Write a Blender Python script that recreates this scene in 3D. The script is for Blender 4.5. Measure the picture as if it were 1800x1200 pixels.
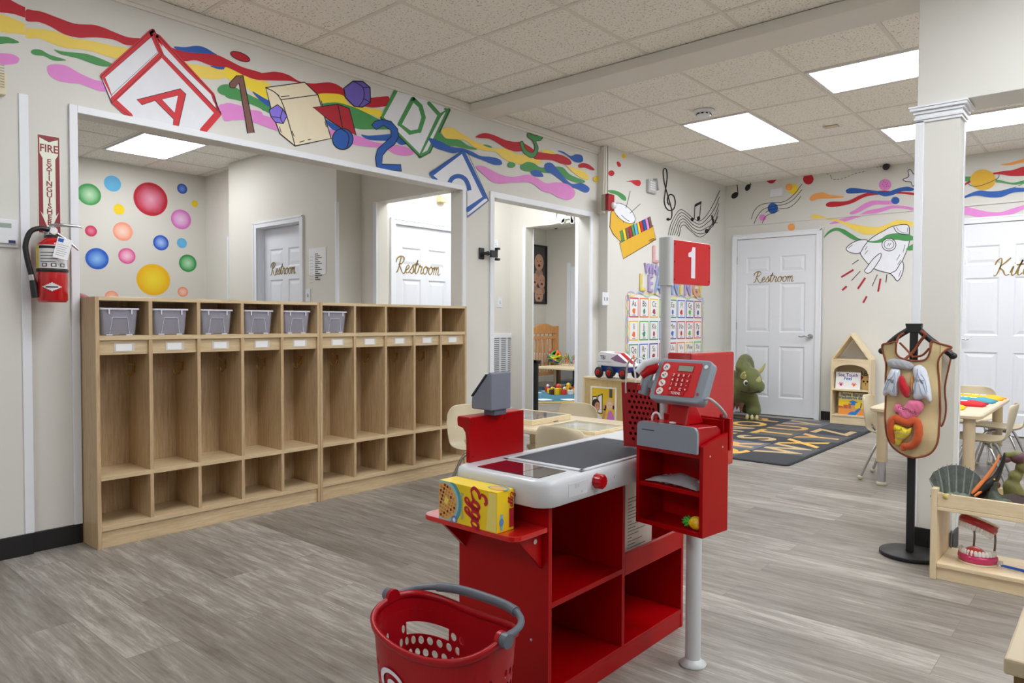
import bpy, bmesh, math, random
from mathutils import Vector, Matrix, Quaternion
random.seed(7)
for o in list(bpy.data.objects): bpy.data.objects.remove(o)
S = bpy.context.scene
C = S.collection
PI = math.pi

# ---------------------------------------------------------------- camera
FPX = 1250.0; CAMH = 1.10
YAW, PITCH, ROLL = math.radians(41.0), math.radians(1.604), math.radians(0.211)
_cy, _sy, _cp, _sp = math.cos(YAW), math.sin(YAW), math.cos(PITCH), math.sin(PITCH)
CF = Vector((-_sy*_cp, _cy*_cp, -_sp)); _r0 = Vector((_cy, _sy, 0)); _u0 = _r0.cross(CF)
CR = _r0*math.cos(ROLL)+_u0*math.sin(ROLL); CU = -_r0*math.sin(ROLL)+_u0*math.cos(ROLL)
cam = bpy.data.cameras.new('camera'); cam_o = bpy.data.objects.new('camera', cam); C.objects.link(cam_o)
M = Matrix((CR, CU, -CF)).transposed().to_4x4(); M.translation = Vector((0, 0, CAMH))
cam_o.matrix_world = M
cam.sensor_width = 36; cam.lens = FPX/1800*36; cam.clip_start = 0.05; cam.clip_end = 60
S.camera = cam_o
S.view_settings.view_transform = 'Standard'; S.view_settings.look = 'None'
S.view_settings.exposure = 0.16; S.view_settings.gamma = 1.0
try: S.view_settings.use_curve_mapping = False
except Exception: pass

# ---------------------------------------------------------------- world (dim neutral light from the rest of the building)
w = bpy.data.worlds.new('world'); S.world = w; w.use_nodes = True
w.node_tree.nodes['Background'].inputs[0].default_value = (1, 1, 1, 1)
w.node_tree.nodes['Background'].inputs[1].default_value = 0.3
PANEL_STRENGTH = 12.5      # recessed 2x4 ft ceiling panels
ZC = 2.775                # ceiling height
PANELS = [  # x0,x1,y0,y1, rows of recessed panels: those in view, those behind the camera, unseen ones added to brighten column and header
    (-2.90, -2.34, 5.55, 6.71), (-1.665, -0.50, 4.945, 5.475), (-1.665, -0.50, 6.775, 7.305),
    (-0.44, 0.72, 6.775, 7.305), (0.80, 1.96, 4.945, 5.475),
    (-2.28, -1.12, -1.8, -1.24), (0.15, 1.31, 1.90, 2.46),
    (1.9, 2.46, 1.9, 3.06), (-0.45, 0.71, -2.4, -1.84), (-2.90, -2.34, 1.27, 2.43), (-0.45, 0.71, 2.65, 3.21)]
BACK_PANELS = [(-7.60, -6.70, 2.68, 3.235), (-4.90, -4.3, 4.45, 5.6), (-6.9, -5.4, 7.2, 8.3), (-5.9,-4.9,0.6,1.1), (-6.6, -5.4, -.8, -.2)]  # nursery and nearer playroom panels are unseen, added to brighten those rooms

# ---------------------------------------------------------------- photo pixel -> place on a known plane
def ray(px, py): return CF + CR*((px-900)/FPX) - CU*((py-600)/FPX)
CAM = Vector((0, 0, CAMH))
def onz(px, py, z=0.0):
    r = ray(px, py); return CAM + r*((z-CAMH)/r.z)
def onx(px, py, x):
    r = ray(px, py); return CAM + r*(x/r.x)
def ony(px, py, y):
    r = ray(px, py); return CAM + r*(y/r.y)
def atd(px, py, d): return CAM + ray(px, py)*d

# ---------------------------------------------------------------- materials
def lin(c):
    c = c/255.0
    return c/12.92 if c <= 0.04045 else ((c+0.055)/1.055)**2.4
def rgb(r, g, b): return (lin(r), lin(g), lin(b), 1)
MATS = {}
def mat(name, col, rough=0.5, metal=0.0, noise=0.0, nscale=40, bump=0.0, bscale=None, spec=0.5, alpha=1.0, trans=0.0, sheen=0.0, coat=0.0, stretch=None):
    if name in MATS: return MATS[name]
    m = bpy.data.materials.new(name); m.use_nodes = True; MATS[name] = m
    nt = m.node_tree; b = nt.nodes['Principled BSDF']
    c = rgb(*col)
    b.inputs['Base Color'].default_value = c; b.inputs['Roughness'].default_value = rough
    b.inputs['Metallic'].default_value = metal; b.inputs['Specular IOR Level'].default_value = spec
    b.inputs['Alpha'].default_value = alpha; b.inputs['Transmission Weight'].default_value = trans
    b.inputs['Coat Weight'].default_value = coat
    if sheen: b.inputs['Sheen Weight'].default_value = sheen
    if noise or bump:
        tc = nt.nodes.new('ShaderNodeTexCoord'); mp = nt.nodes.new('ShaderNodeMapping')
        nt.links.new(tc.outputs['Object'], mp.inputs[0])
        if stretch: mp.inputs['Scale'].default_value = stretch
        n = nt.nodes.new('ShaderNodeTexNoise'); n.inputs['Scale'].default_value = nscale; n.inputs['Detail'].default_value = 4
        nt.links.new(mp.outputs[0], n.inputs['Vector'])
        if noise:
            mx = nt.nodes.new('ShaderNodeMix'); mx.data_type = 'RGBA'
            mx.inputs[6].default_value = tuple(max(0, v*(1-noise)) for v in c[:3])+(1,)
            mx.inputs[7].default_value = tuple(min(1, v*(1+noise)) for v in c[:3])+(1,)
            nt.links.new(n.outputs['Fac'], mx.inputs[0]); nt.links.new(mx.outputs[2], b.inputs['Base Color'])
        if bump:
            n2 = n
            if bscale:
                n2 = nt.nodes.new('ShaderNodeTexNoise'); n2.inputs['Scale'].default_value = bscale; n2.inputs['Detail'].default_value = 3
                nt.links.new(mp.outputs[0], n2.inputs['Vector'])
            bp = nt.nodes.new('ShaderNodeBump'); bp.inputs['Strength'].default_value = bump; bp.inputs['Distance'].default_value = 0.002
            nt.links.new(n2.outputs['Fac'], bp.inputs['Height']); nt.links.new(bp.outputs[0], b.inputs['Normal'])
    return m
def emis(name, col, s):
    m = bpy.data.materials.new(name); m.use_nodes = True; MATS[name] = m; nt = m.node_tree
    b = nt.nodes['Principled BSDF']; b.inputs['Base Color'].default_value = (.8, .8, .8, 1)
    b.inputs['Emission Color'].default_value = col; b.inputs['Emission Strength'].default_value = s
    return m
def N(nt, t, **k):
    n = nt.nodes.new(t)
    for a, v in k.items(): setattr(n, a, v)
    return n

WALL = mat('wall_paint', (221, 220, 215), 0.6, noise=0.02, nscale=3, bump=0.08, bscale=120)
WALL2 = mat('wall_paint_warm', (222, 219, 211), 0.6, noise=0.02, nscale=3, bump=0.08, bscale=120)
TRIM = mat('trim_gloss_white', (236, 239, 246), 0.35, noise=0.01, nscale=8)
DOORM = mat('door_white', (230, 233, 241), 0.4, noise=0.01, nscale=5)
BLACKBASE = mat('rubber_base_black', (22, 22, 25), 0.45, noise=0.2, nscale=12)
GRIDM = mat('ceiling_grid', (226, 222, 213), 0.5, noise=0.03, nscale=10)
BEAMM = mat('beam_paint', (228, 225, 217), 0.6, noise=0.03, nscale=6)
RED = mat('red_laminate', (166, 2, 8), 0.32, noise=0.06, nscale=6, coat=0.03, spec=.22)
REDP = mat('red_plastic', (176, 4, 18), 0.30, noise=0.04, nscale=10, coat=0.1, spec=.35)
REDD = mat('red_mesh_bag', (165, 8, 18), 0.6)
WPL = mat('white_plastic', (232, 234, 240), 0.3, noise=0.01, nscale=9)
LGP = mat('light_grey_pole', (205, 209, 211), 0.35, noise=0.01, nscale=9)
GREY = mat('grey_plastic', (140, 150, 163), 0.35, noise=0.03, nscale=9)
DGREY = mat('dark_grey', (84, 90, 100), 0.4, noise=0.03, nscale=20)
BLK = mat('black_plastic', (26, 27, 30), 0.4, noise=0.1, nscale=20)
BLKM = mat('black_powder_metal', (24, 25, 28), 0.5, noise=0.1, nscale=60)
CHROME = mat('chrome', (200, 202, 205), 0.18, metal=1.0, noise=0.02, nscale=5)
BRASS = mat('brass_hook', (190, 150, 90), 0.3, metal=1.0, noise=0.02)
TAN = mat('tan_plastic', (208, 196, 168), 0.4, noise=0.02, nscale=6)
TAN2 = mat('tan_table_top', (214, 196, 166), 0.35, noise=0.05, nscale=3, stretch=(1, 8, 1))
TAND = mat('tan_leg', (208, 188, 156), 0.45, noise=0.03, nscale=6)
WHITE = mat('white_paper', (240, 240, 242), 0.7, noise=0.01)
BLACKINK = mat('black_ink', (25, 25, 30), 0.7, noise=0.02)
GOLD = mat('gold_lettering', (146, 122, 58), 0.45, noise=0.15, nscale=60)

def wood(name, c1, c2, stretch, scale=6, rough=0.45):
    m = bpy.data.materials.new(name); m.use_nodes = True; nt = m.node_tree; b = nt.nodes['Principled BSDF']; MATS[name] = m
    tc = N(nt, 'ShaderNodeTexCoord'); mp = N(nt, 'ShaderNodeMapping'); mp.inputs['Scale'].default_value = stretch
    nt.links.new(tc.outputs['Object'], mp.inputs[0])
    n = N(nt, 'ShaderNodeTexNoise'); n.inputs['Scale'].default_value = scale; n.inputs['Detail'].default_value = 6; n.inputs['Roughness'].default_value = 0.65
    nt.links.new(mp.outputs[0], n.inputs['Vector'])
    n2 = N(nt, 'ShaderNodeTexNoise'); n2.inputs['Scale'].default_value = scale*5; n2.inputs['Detail'].default_value = 3
    nt.links.new(mp.outputs[0], n2.inputs['Vector'])
    ad = N(nt, 'ShaderNodeMath', operation='MULTIPLY_ADD'); ad.inputs[1].default_value = 0.35
    nt.links.new(n2.outputs['Fac'], ad.inputs[0]); nt.links.new(n.outputs['Fac'], ad.inputs[2])
    cr = N(nt, 'ShaderNodeValToRGB'); cr.color_ramp.elements[0].position = 0.45; cr.color_ramp.elements[1].position = 0.85
    cr.color_ramp.elements[0].color = rgb(*c1); cr.color_ramp.elements[1].color = rgb(*c2)
    nt.links.new(ad.outputs[0], cr.inputs[0]); nt.links.new(cr.outputs[0], b.inputs['Base Color'])
    b.inputs['Roughness'].default_value = rough
    return m
OAKV = wood('oak_vertical', (172, 144, 108), (208, 182, 144), (14, 14, 0.9))
OAKE = wood('oak_edge', (198, 170, 126), (226, 202, 162), (6, 6, 1.2))
OAKH = wood('oak_horizontal', (194, 168, 130), (220, 198, 160), (12, 0.9, 12))
MAPLE = wood('maple', (222, 200, 160), (238, 220, 186), (1.2, 8, 8), 4)
MAPLEV = wood('maple_vertical', (222, 200, 160), (238, 220, 186), (8, 8, 1.0), 4)
BIRCH = wood('birch_brown', (196, 168, 112), (214, 188, 134), (6, 6, 1.0), 4)
CRIBW = wood('crib_wood', (186, 128, 70), (206, 150, 92), (8, 8, 1.2), 4)

# floor : grey-brown vinyl planks running along X
def floor_mat():
    m = bpy.data.materials.new('vinyl_planks'); m.use_nodes = True; nt = m.node_tree; b = nt.nodes['Principled BSDF']
    L = nt.links.new
    tc = N(nt, 'ShaderNodeTexCoord')
    br = N(nt, 'ShaderNodeTexBrick'); br.offset = 0.37; br.inputs['Scale'].default_value = 1.0
    br.inputs['Brick Width'].default_value = 1.22; br.inputs['Row Height'].default_value = 0.18
    br.inputs['Mortar Size'].default_value = 0.0012; br.inputs['Mortar Smooth'].default_value = 0.3
    br.inputs['Color1'].default_value = (0, 0, 0, 1); br.inputs['Color2'].default_value = (1, 1, 1, 1); br.inputs['Mortar'].default_value = (0.5, .5, .5, 1)
    L(tc.outputs['Object'], br.inputs['Vector'])
    # per plank offset for grain
    sc = N(nt, 'ShaderNodeVectorMath', operation='SCALE'); sc.inputs['Scale'].default_value = 7.0
    L(br.outputs['Color'], sc.inputs[0])
    ad = N(nt, 'ShaderNodeVectorMath', operation='ADD'); L(tc.outputs['Object'], ad.inputs[0]); L(sc.outputs[0], ad.inputs[1])
    mp = N(nt, 'ShaderNodeMapping'); mp.inputs['Scale'].default_value = (1.3, 11, 1); L(ad.outputs[0], mp.inputs[0])
    n = N(nt, 'ShaderNodeTexNoise'); n.inputs['Scale'].default_value = 2.2; n.inputs['Detail'].default_value = 7; n.inputs['Roughness'].default_value = 0.74; n.inputs['Distortion'].default_value = 0.35
    L(mp.outputs[0], n.inputs['Vector'])
    mp2 = N(nt, 'ShaderNodeMapping'); mp2.inputs['Scale'].default_value = (3, 70, 1); L(ad.outputs[0], mp2.inputs[0])
    n2 = N(nt, 'ShaderNodeTexNoise'); n2.inputs['Scale'].default_value = 2; n2.inputs['Detail'].default_value = 4; L(mp2.outputs[0], n2.inputs['Vector'])
    s1 = N(nt, 'ShaderNodeMath', operation='MULTIPLY_ADD'); s1.inputs[1].default_value = 0.38; L(n2.outputs['Fac'], s1.inputs[0]); L(n.outputs['Fac'], s1.inputs[2])
    sep = N(nt, 'ShaderNodeSeparateColor'); L(br.outputs['Color'], sep.inputs[0])
    s2 = N(nt, 'ShaderNodeMath', operation='MULTIPLY_ADD'); s2.inputs[1].default_value = 0.20; L(sep.outputs[0], s2.inputs[0]); L(s1.outputs[0], s2.inputs[2])
    cr = N(nt, 'ShaderNodeValToRGB'); e = cr.color_ramp.elements
    e[0].position = 0.42; e[0].color = rgb(90, 84, 78); e[1].position = 1.0; e[1].color = rgb(182, 177, 170)
    k = e.new(0.66); k.color = rgb(124, 117, 110); k = e.new(0.86); k.color = rgb(150, 144, 137)
    L(s2.outputs[0], cr.inputs[0])
    mx = N(nt, 'ShaderNodeMix', data_type='RGBA'); L(br.outputs['Fac'], mx.inputs[0]); L(cr.outputs[0], mx.inputs[6]); mx.inputs[7].default_value = rgb(120, 112, 104)
    L(mx.outputs[2], b.inputs['Base Color']); b.inputs['Roughness'].default_value = 0.38; b.inputs['Specular IOR Level'].default_value = 0.4
    bp = N(nt, 'ShaderNodeBump'); bp.inputs['Strength'].default_value = 0.15; bp.inputs['Distance'].default_value = 0.002
    L(s1.outputs[0], bp.inputs['Height']); L(bp.outputs[0], b.inputs['Normal'])
    return m
FLOOR = floor_mat()
def tile_mat():
    m = bpy.data.materials.new('acoustic_tile'); m.use_nodes = True; nt = m.node_tree; b = nt.nodes['Principled BSDF']; L = nt.links.new
    tc = N(nt, 'ShaderNodeTexCoord')
    n = N(nt, 'ShaderNodeTexNoise'); n.inputs['Scale'].default_value = 85; n.inputs['Detail'].default_value = 2; L(tc.outputs['Object'], n.inputs['Vector'])
    cr = N(nt, 'ShaderNodeValToRGB'); e = cr.color_ramp.elements
    e[0].position = 0.33; e[0].color = rgb(186, 180, 168); e[1].position = 0.41; e[1].color = rgb(246, 243, 235)
    L(n.outputs['Fac'], cr.inputs[0]); L(cr.outputs[0], b.inputs['Base Color']); b.inputs['Roughness'].default_value = 0.9
    return m
TILE = tile_mat()

# ---------------------------------------------------------------- mesh builder
class MB:
    def __init__(s): s.v = []; s.f = []; s.mi = []; s.sm = []; s.mats = []
    def m(s, mt):
        if mt not in s.mats: s.mats.append(mt)
        return s.mats.index(mt)
    def add(s, vs, fs, mt, smooth=False, T=None):
        o = len(s.v)
        s.v += [tuple(T @ Vector(p)) if T else tuple(p) for p in vs]
        i = s.m(mt)
        for f in fs: s.f.append([k+o for k in f]); s.mi.append(i); s.sm.append(smooth)
    def box(s, x0, x1, y0, y1, z0, z1, mt, T=None):
        vs = [(x0,y0,z0),(x1,y0,z0),(x1,y1,z0),(x0,y1,z0),(x0,y0,z1),(x1,y0,z1),(x1,y1,z1),(x0,y1,z1)]
        s.add(vs, [(3,2,1,0),(4,5,6,7),(0,1,5,4),(1,2,6,5),(2,3,7,6),(3,0,4,7)], mt, False, T); return s
    def prism(s, poly, a, b, mt, axis='z', T=None, smooth=False):
        n = len(poly)
        def P(p, h):
            if axis == 'z': return (p[0], p[1], h)
            if axis == 'y': return (p[0], h, p[1])
            return (h, p[0], p[1])
        vs = [P(p, a) for p in poly]+[P(p, b) for p in poly]
        fs = [tuple(range(n))[::-1], tuple(range(n, 2*n))]
        o = len(s.v); s.add(vs, fs, mt, False, T)
        i = s.m(mt)
        for k in range(n):
            s.f.append([o+k, o+(k+1) % n, o+n+(k+1) % n, o+n+k]); s.mi.append(i); s.sm.append(smooth)
        return s
    def cyl(s, p0, p1, r0, mt, r1=None, n=20, caps=True, T=None):
        r1 = r0 if r1 is None else r1
        p0 = Vector(p0); p1 = Vector(p1); d = (p1-p0).normalized()
        a = d.orthogonal().normalized(); b = d.cross(a)
        vs = []
        for p, r in ((p0, r0), (p1, r1)):
            for k in range(n):
                t = 2*PI*k/n; vs.append(p+a*(r*math.cos(t))+b*(r*math.sin(t)))
        s.add(vs, [(k, (k+1) % n, n+(k+1) % n, n+k) for k in range(n)], mt, True, T)
        if caps: s.add(vs[:n], [tuple(range(n))[::-1]], mt, False, T); s.add(vs[n:], [tuple(range(n))], mt, False, T)
        return s
    def tube(s, pts, r, mt, n=10, T=None, closed=False, caps=True):
        P = [Vector(p) for p in pts]; R = r if isinstance(r, (list, tuple)) else [r]*len(P)
        k = len(P); vs = []; up = None
        for i in range(k):
            a = P[(i-1) % k] if (closed or i) else P[0]; b = P[(i+1) % k] if (closed or i < k-1) else P[-1]
            d = (b-a).normalized()
            if up is None: up = d.orthogonal().normalized()
            up = (up-d*up.dot(d)).normalized(); sd = d.cross(up)
            for j in range(n):
                t = 2*PI*j/n; vs.append(P[i]+up*(R[i]*math.cos(t))+sd*(R[i]*math.sin(t)))
        fs = []
        for i in range(k if closed else k-1):
            i2 = (i+1) % k
            for j in range(n): fs.append((i*n+j, i*n+(j+1) % n, i2*n+(j+1) % n, i2*n+j))
        s.add(vs, fs, mt, True, T)
        if not closed and caps:
            s.add(vs[:n], [tuple(range(n))[::-1]], mt, False, T); s.add(vs[-n:], [tuple(range(n))], mt, False, T)
        return s
    def lathe(s, prof, mt, c=(0,0,0), n=28, axis='z', T=None):
        vs = []; k = len(prof)
        for (r, h) in prof:
            for j in range(n):
                t = 2*PI*j/n; x = r*math.cos(t); y = r*math.sin(t)
                p = (x, y, h) if axis == 'z' else ((x, h, y) if axis == 'y' else (h, x, y))
                vs.append((p[0]+c[0], p[1]+c[1], p[2]+c[2]))
        fs = [(i*n+j, i*n+(j+1) % n, (i+1)*n+(j+1) % n, (i+1)*n+j) for i in range(k-1) for j in range(n)]
        s.add(vs, fs, mt, True, T)
        if prof[0][0] > 1e-6: s.add(vs[:n], [tuple(range(n))], mt, False, T)
        if prof[-1][0] > 1e-6: s.add(vs[-n:], [tuple(range(n))], mt, False, T)
        return s
    def ell(s, c, r, mt, n=16, T=None, rot=None):
        if not isinstance(r, (tuple, list)): r = (r, r, r)
        vs = []; k = n//2
        for i in range(k+1):
            ph = PI*i/k
            for j in range(n):
                t = 2*PI*j/n; p = Vector((r[0]*math.sin(ph)*math.cos(t), r[1]*math.sin(ph)*math.sin(t), r[2]*math.cos(ph)))
                if rot: p = rot @ p
                vs.append(p+Vector(c))
        s.add(vs, [(i*n+j, i*n+(j+1) % n, (i+1)*n+(j+1) % n, (i+1)*n+j) for i in range(k) for j in range(n)], mt, True, T); return s
    def build(s, name, parent=None, bev=0, loc=None, rot=None, weld=False, sub=0, solid=0):
        me = bpy.data.meshes.new(name); me.from_pydata([tuple(p) for p in s.v], [], s.f)
        for mt in s.mats: me.materials.append(mt)
        me.polygons.foreach_set('material_index', s.mi); me.polygons.foreach_set('use_smooth', s.sm)
        bm = bmesh.new(); bm.from_mesh(me)
        if weld: bmesh.ops.remove_doubles(bm, verts=bm.verts, dist=1e-5)
        bmesh.ops.recalc_face_normals(bm, faces=bm.faces); bm.to_mesh(me); bm.free()
        me.update()
        o = bpy.data.objects.new(name, me); C.objects.link(o)
        if parent: o.parent = parent
        if loc: o.location = loc
        if rot: o.rotation_euler = rot
        if bev:
            md = o.modifiers.new('bevel', 'BEVEL'); md.width = bev; md.segments = 2; md.limit_method = 'ANGLE'; md.angle_limit = 0.7
            if hasattr(md, 'harden_normals'): md.harden_normals = False
        if solid:
            md = o.modifiers.new('solid', 'SOLIDIFY'); md.thickness = solid; md.offset = 0
        if sub:
            md = o.modifiers.new('sub', 'SUBSURF'); md.levels = sub; md.render_levels = sub
        return o
def tag(o, label=None, cat=None, group=None, kind=None):
    if label: o['label'] = label
    if cat: o['category'] = cat
    if group: o['group'] = group
    if kind: o['kind'] = kind
    return o
def thing(name, label, cat, loc=(0,0,0), rz=0, group=None, rot=None):
    o = bpy.data.objects.new(name, None); C.objects.link(o); o.empty_display_size = 0.05
    o.location = loc; o.rotation_euler = rot if rot else (0, 0, rz)
    return tag(o, label, cat, group)
def struct(o): o['kind'] = 'structure'; return o
def dup(o, parent=None):
    c = o.copy(); C.objects.link(c)
    if parent: c.parent = parent
    for ch in list(o.children): dup(ch, c)
    return c
def rrect(x0, x1, y0, y1, r, n=5):
    pts = []
    for cx, cy, a0 in ((x1-r, y1-r, 0), (x0+r, y1-r, 90), (x0+r, y0+r, 180), (x1-r, y0+r, 270)):
        for k in range(n+1):
            a = math.radians(a0+90*k/n); pts.append((cx+r*math.cos(a), cy+r*math.sin(a)))
    return pts
def cat_rom(P, closed=True, n=6):
    out = []; k = len(P)
    rng = range(k) if closed else range(k-1)
    for i in rng:
        if closed: p0, p1, p2, p3 = P[(i-1) % k], P[i], P[(i+1) % k], P[(i+2) % k]
        else: p0, p1, p2, p3 = P[max(i-1, 0)], P[i], P[i+1], P[min(i+2, k-1)]
        for j in range(n):
            t = j/n
            out.append(tuple(0.5*((2*p1[a])+(-p0[a]+p2[a])*t+(2*p0[a]-5*p1[a]+4*p2[a]-p3[a])*t*t+(-p0[a]+3*p1[a]-3*p2[a]+p3[a])*t**3) for a in range(len(P[0]))))
    if not closed: out.append(tuple(P[-1]))
    return out
_uid = [0]
def blob(name, elems, mt, parent=None, res=0.02, loc=None, rot=None, thr=0.3):
    """one continuous soft body from balls/ellipsoids: (co, radius, (sx,sy,sz) or None, quat or None)"""
    _uid[0] += 1
    mb = bpy.data.metaballs.new('mb%s' % chr(97+_uid[0] % 26)*(_uid[0]//26+2)); ob = bpy.data.objects.new('q%dq' % _uid[0], mb); C.objects.link(ob)
    mb.resolution = res; mb.render_resolution = res; mb.threshold = thr
    for e in elems:
        co, r = e[0], e[1]; el = mb.elements.new(); el.co = co; el.radius = r*1.35; el.stiffness = 2
        if len(e) > 2 and e[2]:
            el.type = 'ELLIPSOID'; el.size_x, el.size_y, el.size_z = e[2]
            el.radius = r*1.35
        if len(e) > 3 and e[3]: el.rotation = e[3]
    dg = bpy.context.evaluated_depsgraph_get(); dg.update()
    me = bpy.data.meshes.new_from_object(ob.evaluated_get(dg), depsgraph=dg)
    bpy.data.objects.remove(ob); bpy.data.metaballs.remove(mb)
    me.name = name; me.materials.clear(); me.materials.append(mt)
    me.polygons.foreach_set('use_smooth', [True]*len(me.polygons))
    o = bpy.data.objects.new(name, me); C.objects.link(o)
    if parent: o.parent = parent
    if loc: o.location = loc
    if rot: o.rotation_euler = rot
    return o
def text_faces(s, size=0.1, align='CENTER', bold=False):
    """flat text as (verts, faces) in the XY plane, from the built-in font"""
    cu = bpy.data.curves.new('t', 'FONT'); cu.body = s; cu.size = size; cu.align_x = align; cu.align_y = 'CENTER'; cu.resolution_u = 3
    if bold: cu.offset = size*0.02
    ob = bpy.data.objects.new('t', cu); C.objects.link(ob)
    dg = bpy.context.evaluated_depsgraph_get(); dg.update()
    me = bpy.data.meshes.new_from_object(ob.evaluated_get(dg), depsgraph=dg)
    vs = [v.co.copy() for v in me.vertices]; fs = [tuple(p.vertices) for p in me.polygons]
    bpy.data.objects.remove(ob); bpy.data.curves.remove(cu); bpy.data.meshes.remove(me)
    return vs, fs
def frame(o, x, y):
    """matrix mapping local XY plane to plane at o with axes x,y"""
    x = Vector(x).normalized(); y = Vector(y); y = (y-x*y.dot(x)).normalized(); z = x.cross(y)
    m = Matrix((x, y, z)).transposed().to_4x4(); m.translation = Vector(o); return m
def put_text(mb, s, size, T, mt, align='CENTER', bold=False, sx=1.0, off=0.0006, shear=0.0):
    vs, fs = text_faces(s, size, align, bold)
    mb.add([(v.x*sx+v.y*shear, v.y, off) for v in vs], fs, mt, False, T)
def ribbon(pts, w, closed=False):
    """flat stroke polygon quads in XY from a polyline; w number or list"""
    k = len(pts); W = w if isinstance(w, (list, tuple)) else [w]*k; L = []; R = []
    for i in range(k):
        a = Vector(pts[(i-1) % k] if (closed or i) else pts[0]); b = Vector(pts[(i+1) % k] if (closed or i < k-1) else pts[-1])
        d = (b-a); d = d.normalized() if d.length > 1e-9 else Vector((1, 0)); n = Vector((-d.y, d.x)); p = Vector(pts[i])
        L.append(p+n*W[i]/2); R.append(p-n*W[i]/2)
    vs = [tuple(p) for p in L+R]; fs = [(i, (i+1) % k, k+(i+1) % k, k+i) for i in range(k if closed else k-1)]
    return vs, fs
GLY = {  # simple brush-script strokes
 'R': ([[(0.02,0.60),(0.06,0.84),(0.30,1.0),(0.58,0.95),(0.62,0.76),(0.46,0.57),(0.27,0.50),(0.42,0.30),(0.58,0.05),(0.74,-0.04),(0.84,0.08)], [(0.36,0.95),(0.30,0.5),(0.22,0.08),(0.08,0.0)]], 0.80),
 'K': ([[(0.02,0.62),(0.08,0.86),(0.26,0.98),(0.30,0.6),(0.20,0.06),(0.06,0.0)], [(0.70,1.0),(0.50,0.75),(0.28,0.48),(0.46,0.28),(0.62,0.02),(0.80,0.06)]], 0.82),
 'E': ([[(0.62,0.86),(0.50,1.0),(0.26,0.92),(0.22,0.68),(0.44,0.56),(0.20,0.48),(0.06,0.22),(0.24,0.0),(0.52,0.06),(0.70,0.22)]], 0.66),
 'e': ([[(0,0.16),(0.2,0.26),(0.30,0.42),(0.2,0.50),(0.08,0.35),(0.08,0.12),(0.2,0),(0.38,0.12)]], 0.36),
 's': ([[(0,0.12),(0.2,0.45),(0.25,0.54),(0.30,0.30),(0.30,0.08),(0.18,0),(0.06,0.08)], [(0.30,0.08),(0.40,0.12)]], 0.37),
 't': ([[(0,0.12),(0.2,0.85),(0.12,0.4),(0.10,0.12),(0.18,0),(0.32,0.12)], [(-0.04,0.58),(0.34,0.62)]], 0.30),
 'r': ([[(0,0.12),(0.12,0.54),(0.16,0.42),(0.32,0.46),(0.26,0.15),(0.34,0),(0.44,0.12)]], 0.42),
 'o': ([[(0.22,0.50),(0.06,0.35),(0.06,0.12),(0.2,0),(0.34,0.14),(0.34,0.38),(0.22,0.50),(0.30,0.40),(0.46,0.42)]], 0.44),
 'm': ([[(0.0,0.42),(0.06,0.48),(0.05,0.0)], [(0.06,0.3),(0.17,0.5),(0.24,0.4),(0.23,0.0)], [(0.24,0.3),(0.36,0.5),(0.43,0.4),(0.42,0.08),(0.50,0.0),(0.60,0.1)]], 0.60),
 'i': ([[(0,0.14),(0.10,0.50),(0.08,0.10),(0.16,0.0),(0.28,0.12)], [(0.13,0.66),(0.14,0.70)]], 0.26),
 'c': ([[(0.32,0.42),(0.20,0.50),(0.06,0.34),(0.08,0.10),(0.20,0.0),(0.38,0.12)]], 0.36),
 'h': ([[(0,0.14),(0.20,0.70),(0.22,0.98),(0.12,0.80),(0.06,0.0)], [(0.08,0.28),(0.20,0.50),(0.28,0.40),(0.27,0.08),(0.34,0.0),(0.44,0.12)]], 0.42),
 'n': ([[(0.0,0.42),(0.06,0.48),(0.05,0.0)], [(0.06,0.3),(0.17,0.5),(0.24,0.4),(0.24,0.08),(0.32,0.0),(0.40,0.1)]], 0.40),
 'g': ([[(0.34,0.44),(0.20,0.52),(0.06,0.36),(0.08,0.12),(0.20,0.04),(0.32,0.20),(0.38,0.50),(0.36,0.0),(0.26,-0.34),(0.10,-0.40),(0.04,-0.26),(0.20,-0.12),(0.48,0.10)]], 0.46)}
def put_script(mb, s, height, T, mt, w=0.07, off=0.001, slant=0.18):
    x = 0; tot = sum(GLY[c][1] for c in s)
    for c in s:
        st, adv = GLY[c]
        for q in st:
            P = cat_rom([(p[0]+x-tot/2+slant*p[1], p[1]-0.3) for p in q], False, 6)
            n = len(P); W = [w*height*(0.55+0.6*abs(math.sin(2.2*i/n*PI+0.6))) for i in range(n)]
            vs, fs = ribbon([(p[0]*height, p[1]*height) for p in P], W)
            mb.add([(v[0], v[1], off) for v in vs], fs, mt, False, T)
        x += adv
def perf_cells(nu, nv, holefn, hr=0.32, n=12):
    """unit grid cells nu x nv (rows staggered) each with a round hole where holefn(i,j); returns verts in (u,v) cell units, faces"""
    vs = []; fs = []
    for j in range(nv):
        off = 0.5*(j % 2)
        for i in range(nu):
            x0 = i+off; x1 = x0+1
            if off and i == nu-1: x1 = nu
            o = len(vs); hf = holefn(i, j)
            if hf == 2: continue
            if off and i == 0:
                vs += [(0, j), (off, j), (off, j+1), (0, j+1)]; fs.append((o, o+1, o+2, o+3)); o = len(vs)
            if x1-x0 < 0.99 or not hf:
                vs += [(x0, j), ((x0+x1)/2, j), (x1, j), (x1, j+1), ((x0+x1)/2, j+1), (x0, j+1)]
                fs.append((o, o+1, o+2, o+3, o+4, o+5)); continue
            cx, cy = x0+0.5, j+0.5; R = []; Q = []
            for k in range(n):
                a = 2*PI*k/n+PI/4; R.append((cx+hr*math.cos(a), cy+hr*math.sin(a)))
                c, s_ = math.cos(a), math.sin(a); q = 0.5/max(abs(c), abs(s_)); Q.append((cx+q*c, cy+q*s_))
            vs += R+Q
            for k in range(n): fs.append((o+k, o+(k+1) % n, o+n+(k+1) % n, o+n+k))
    return vs, fs

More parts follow.
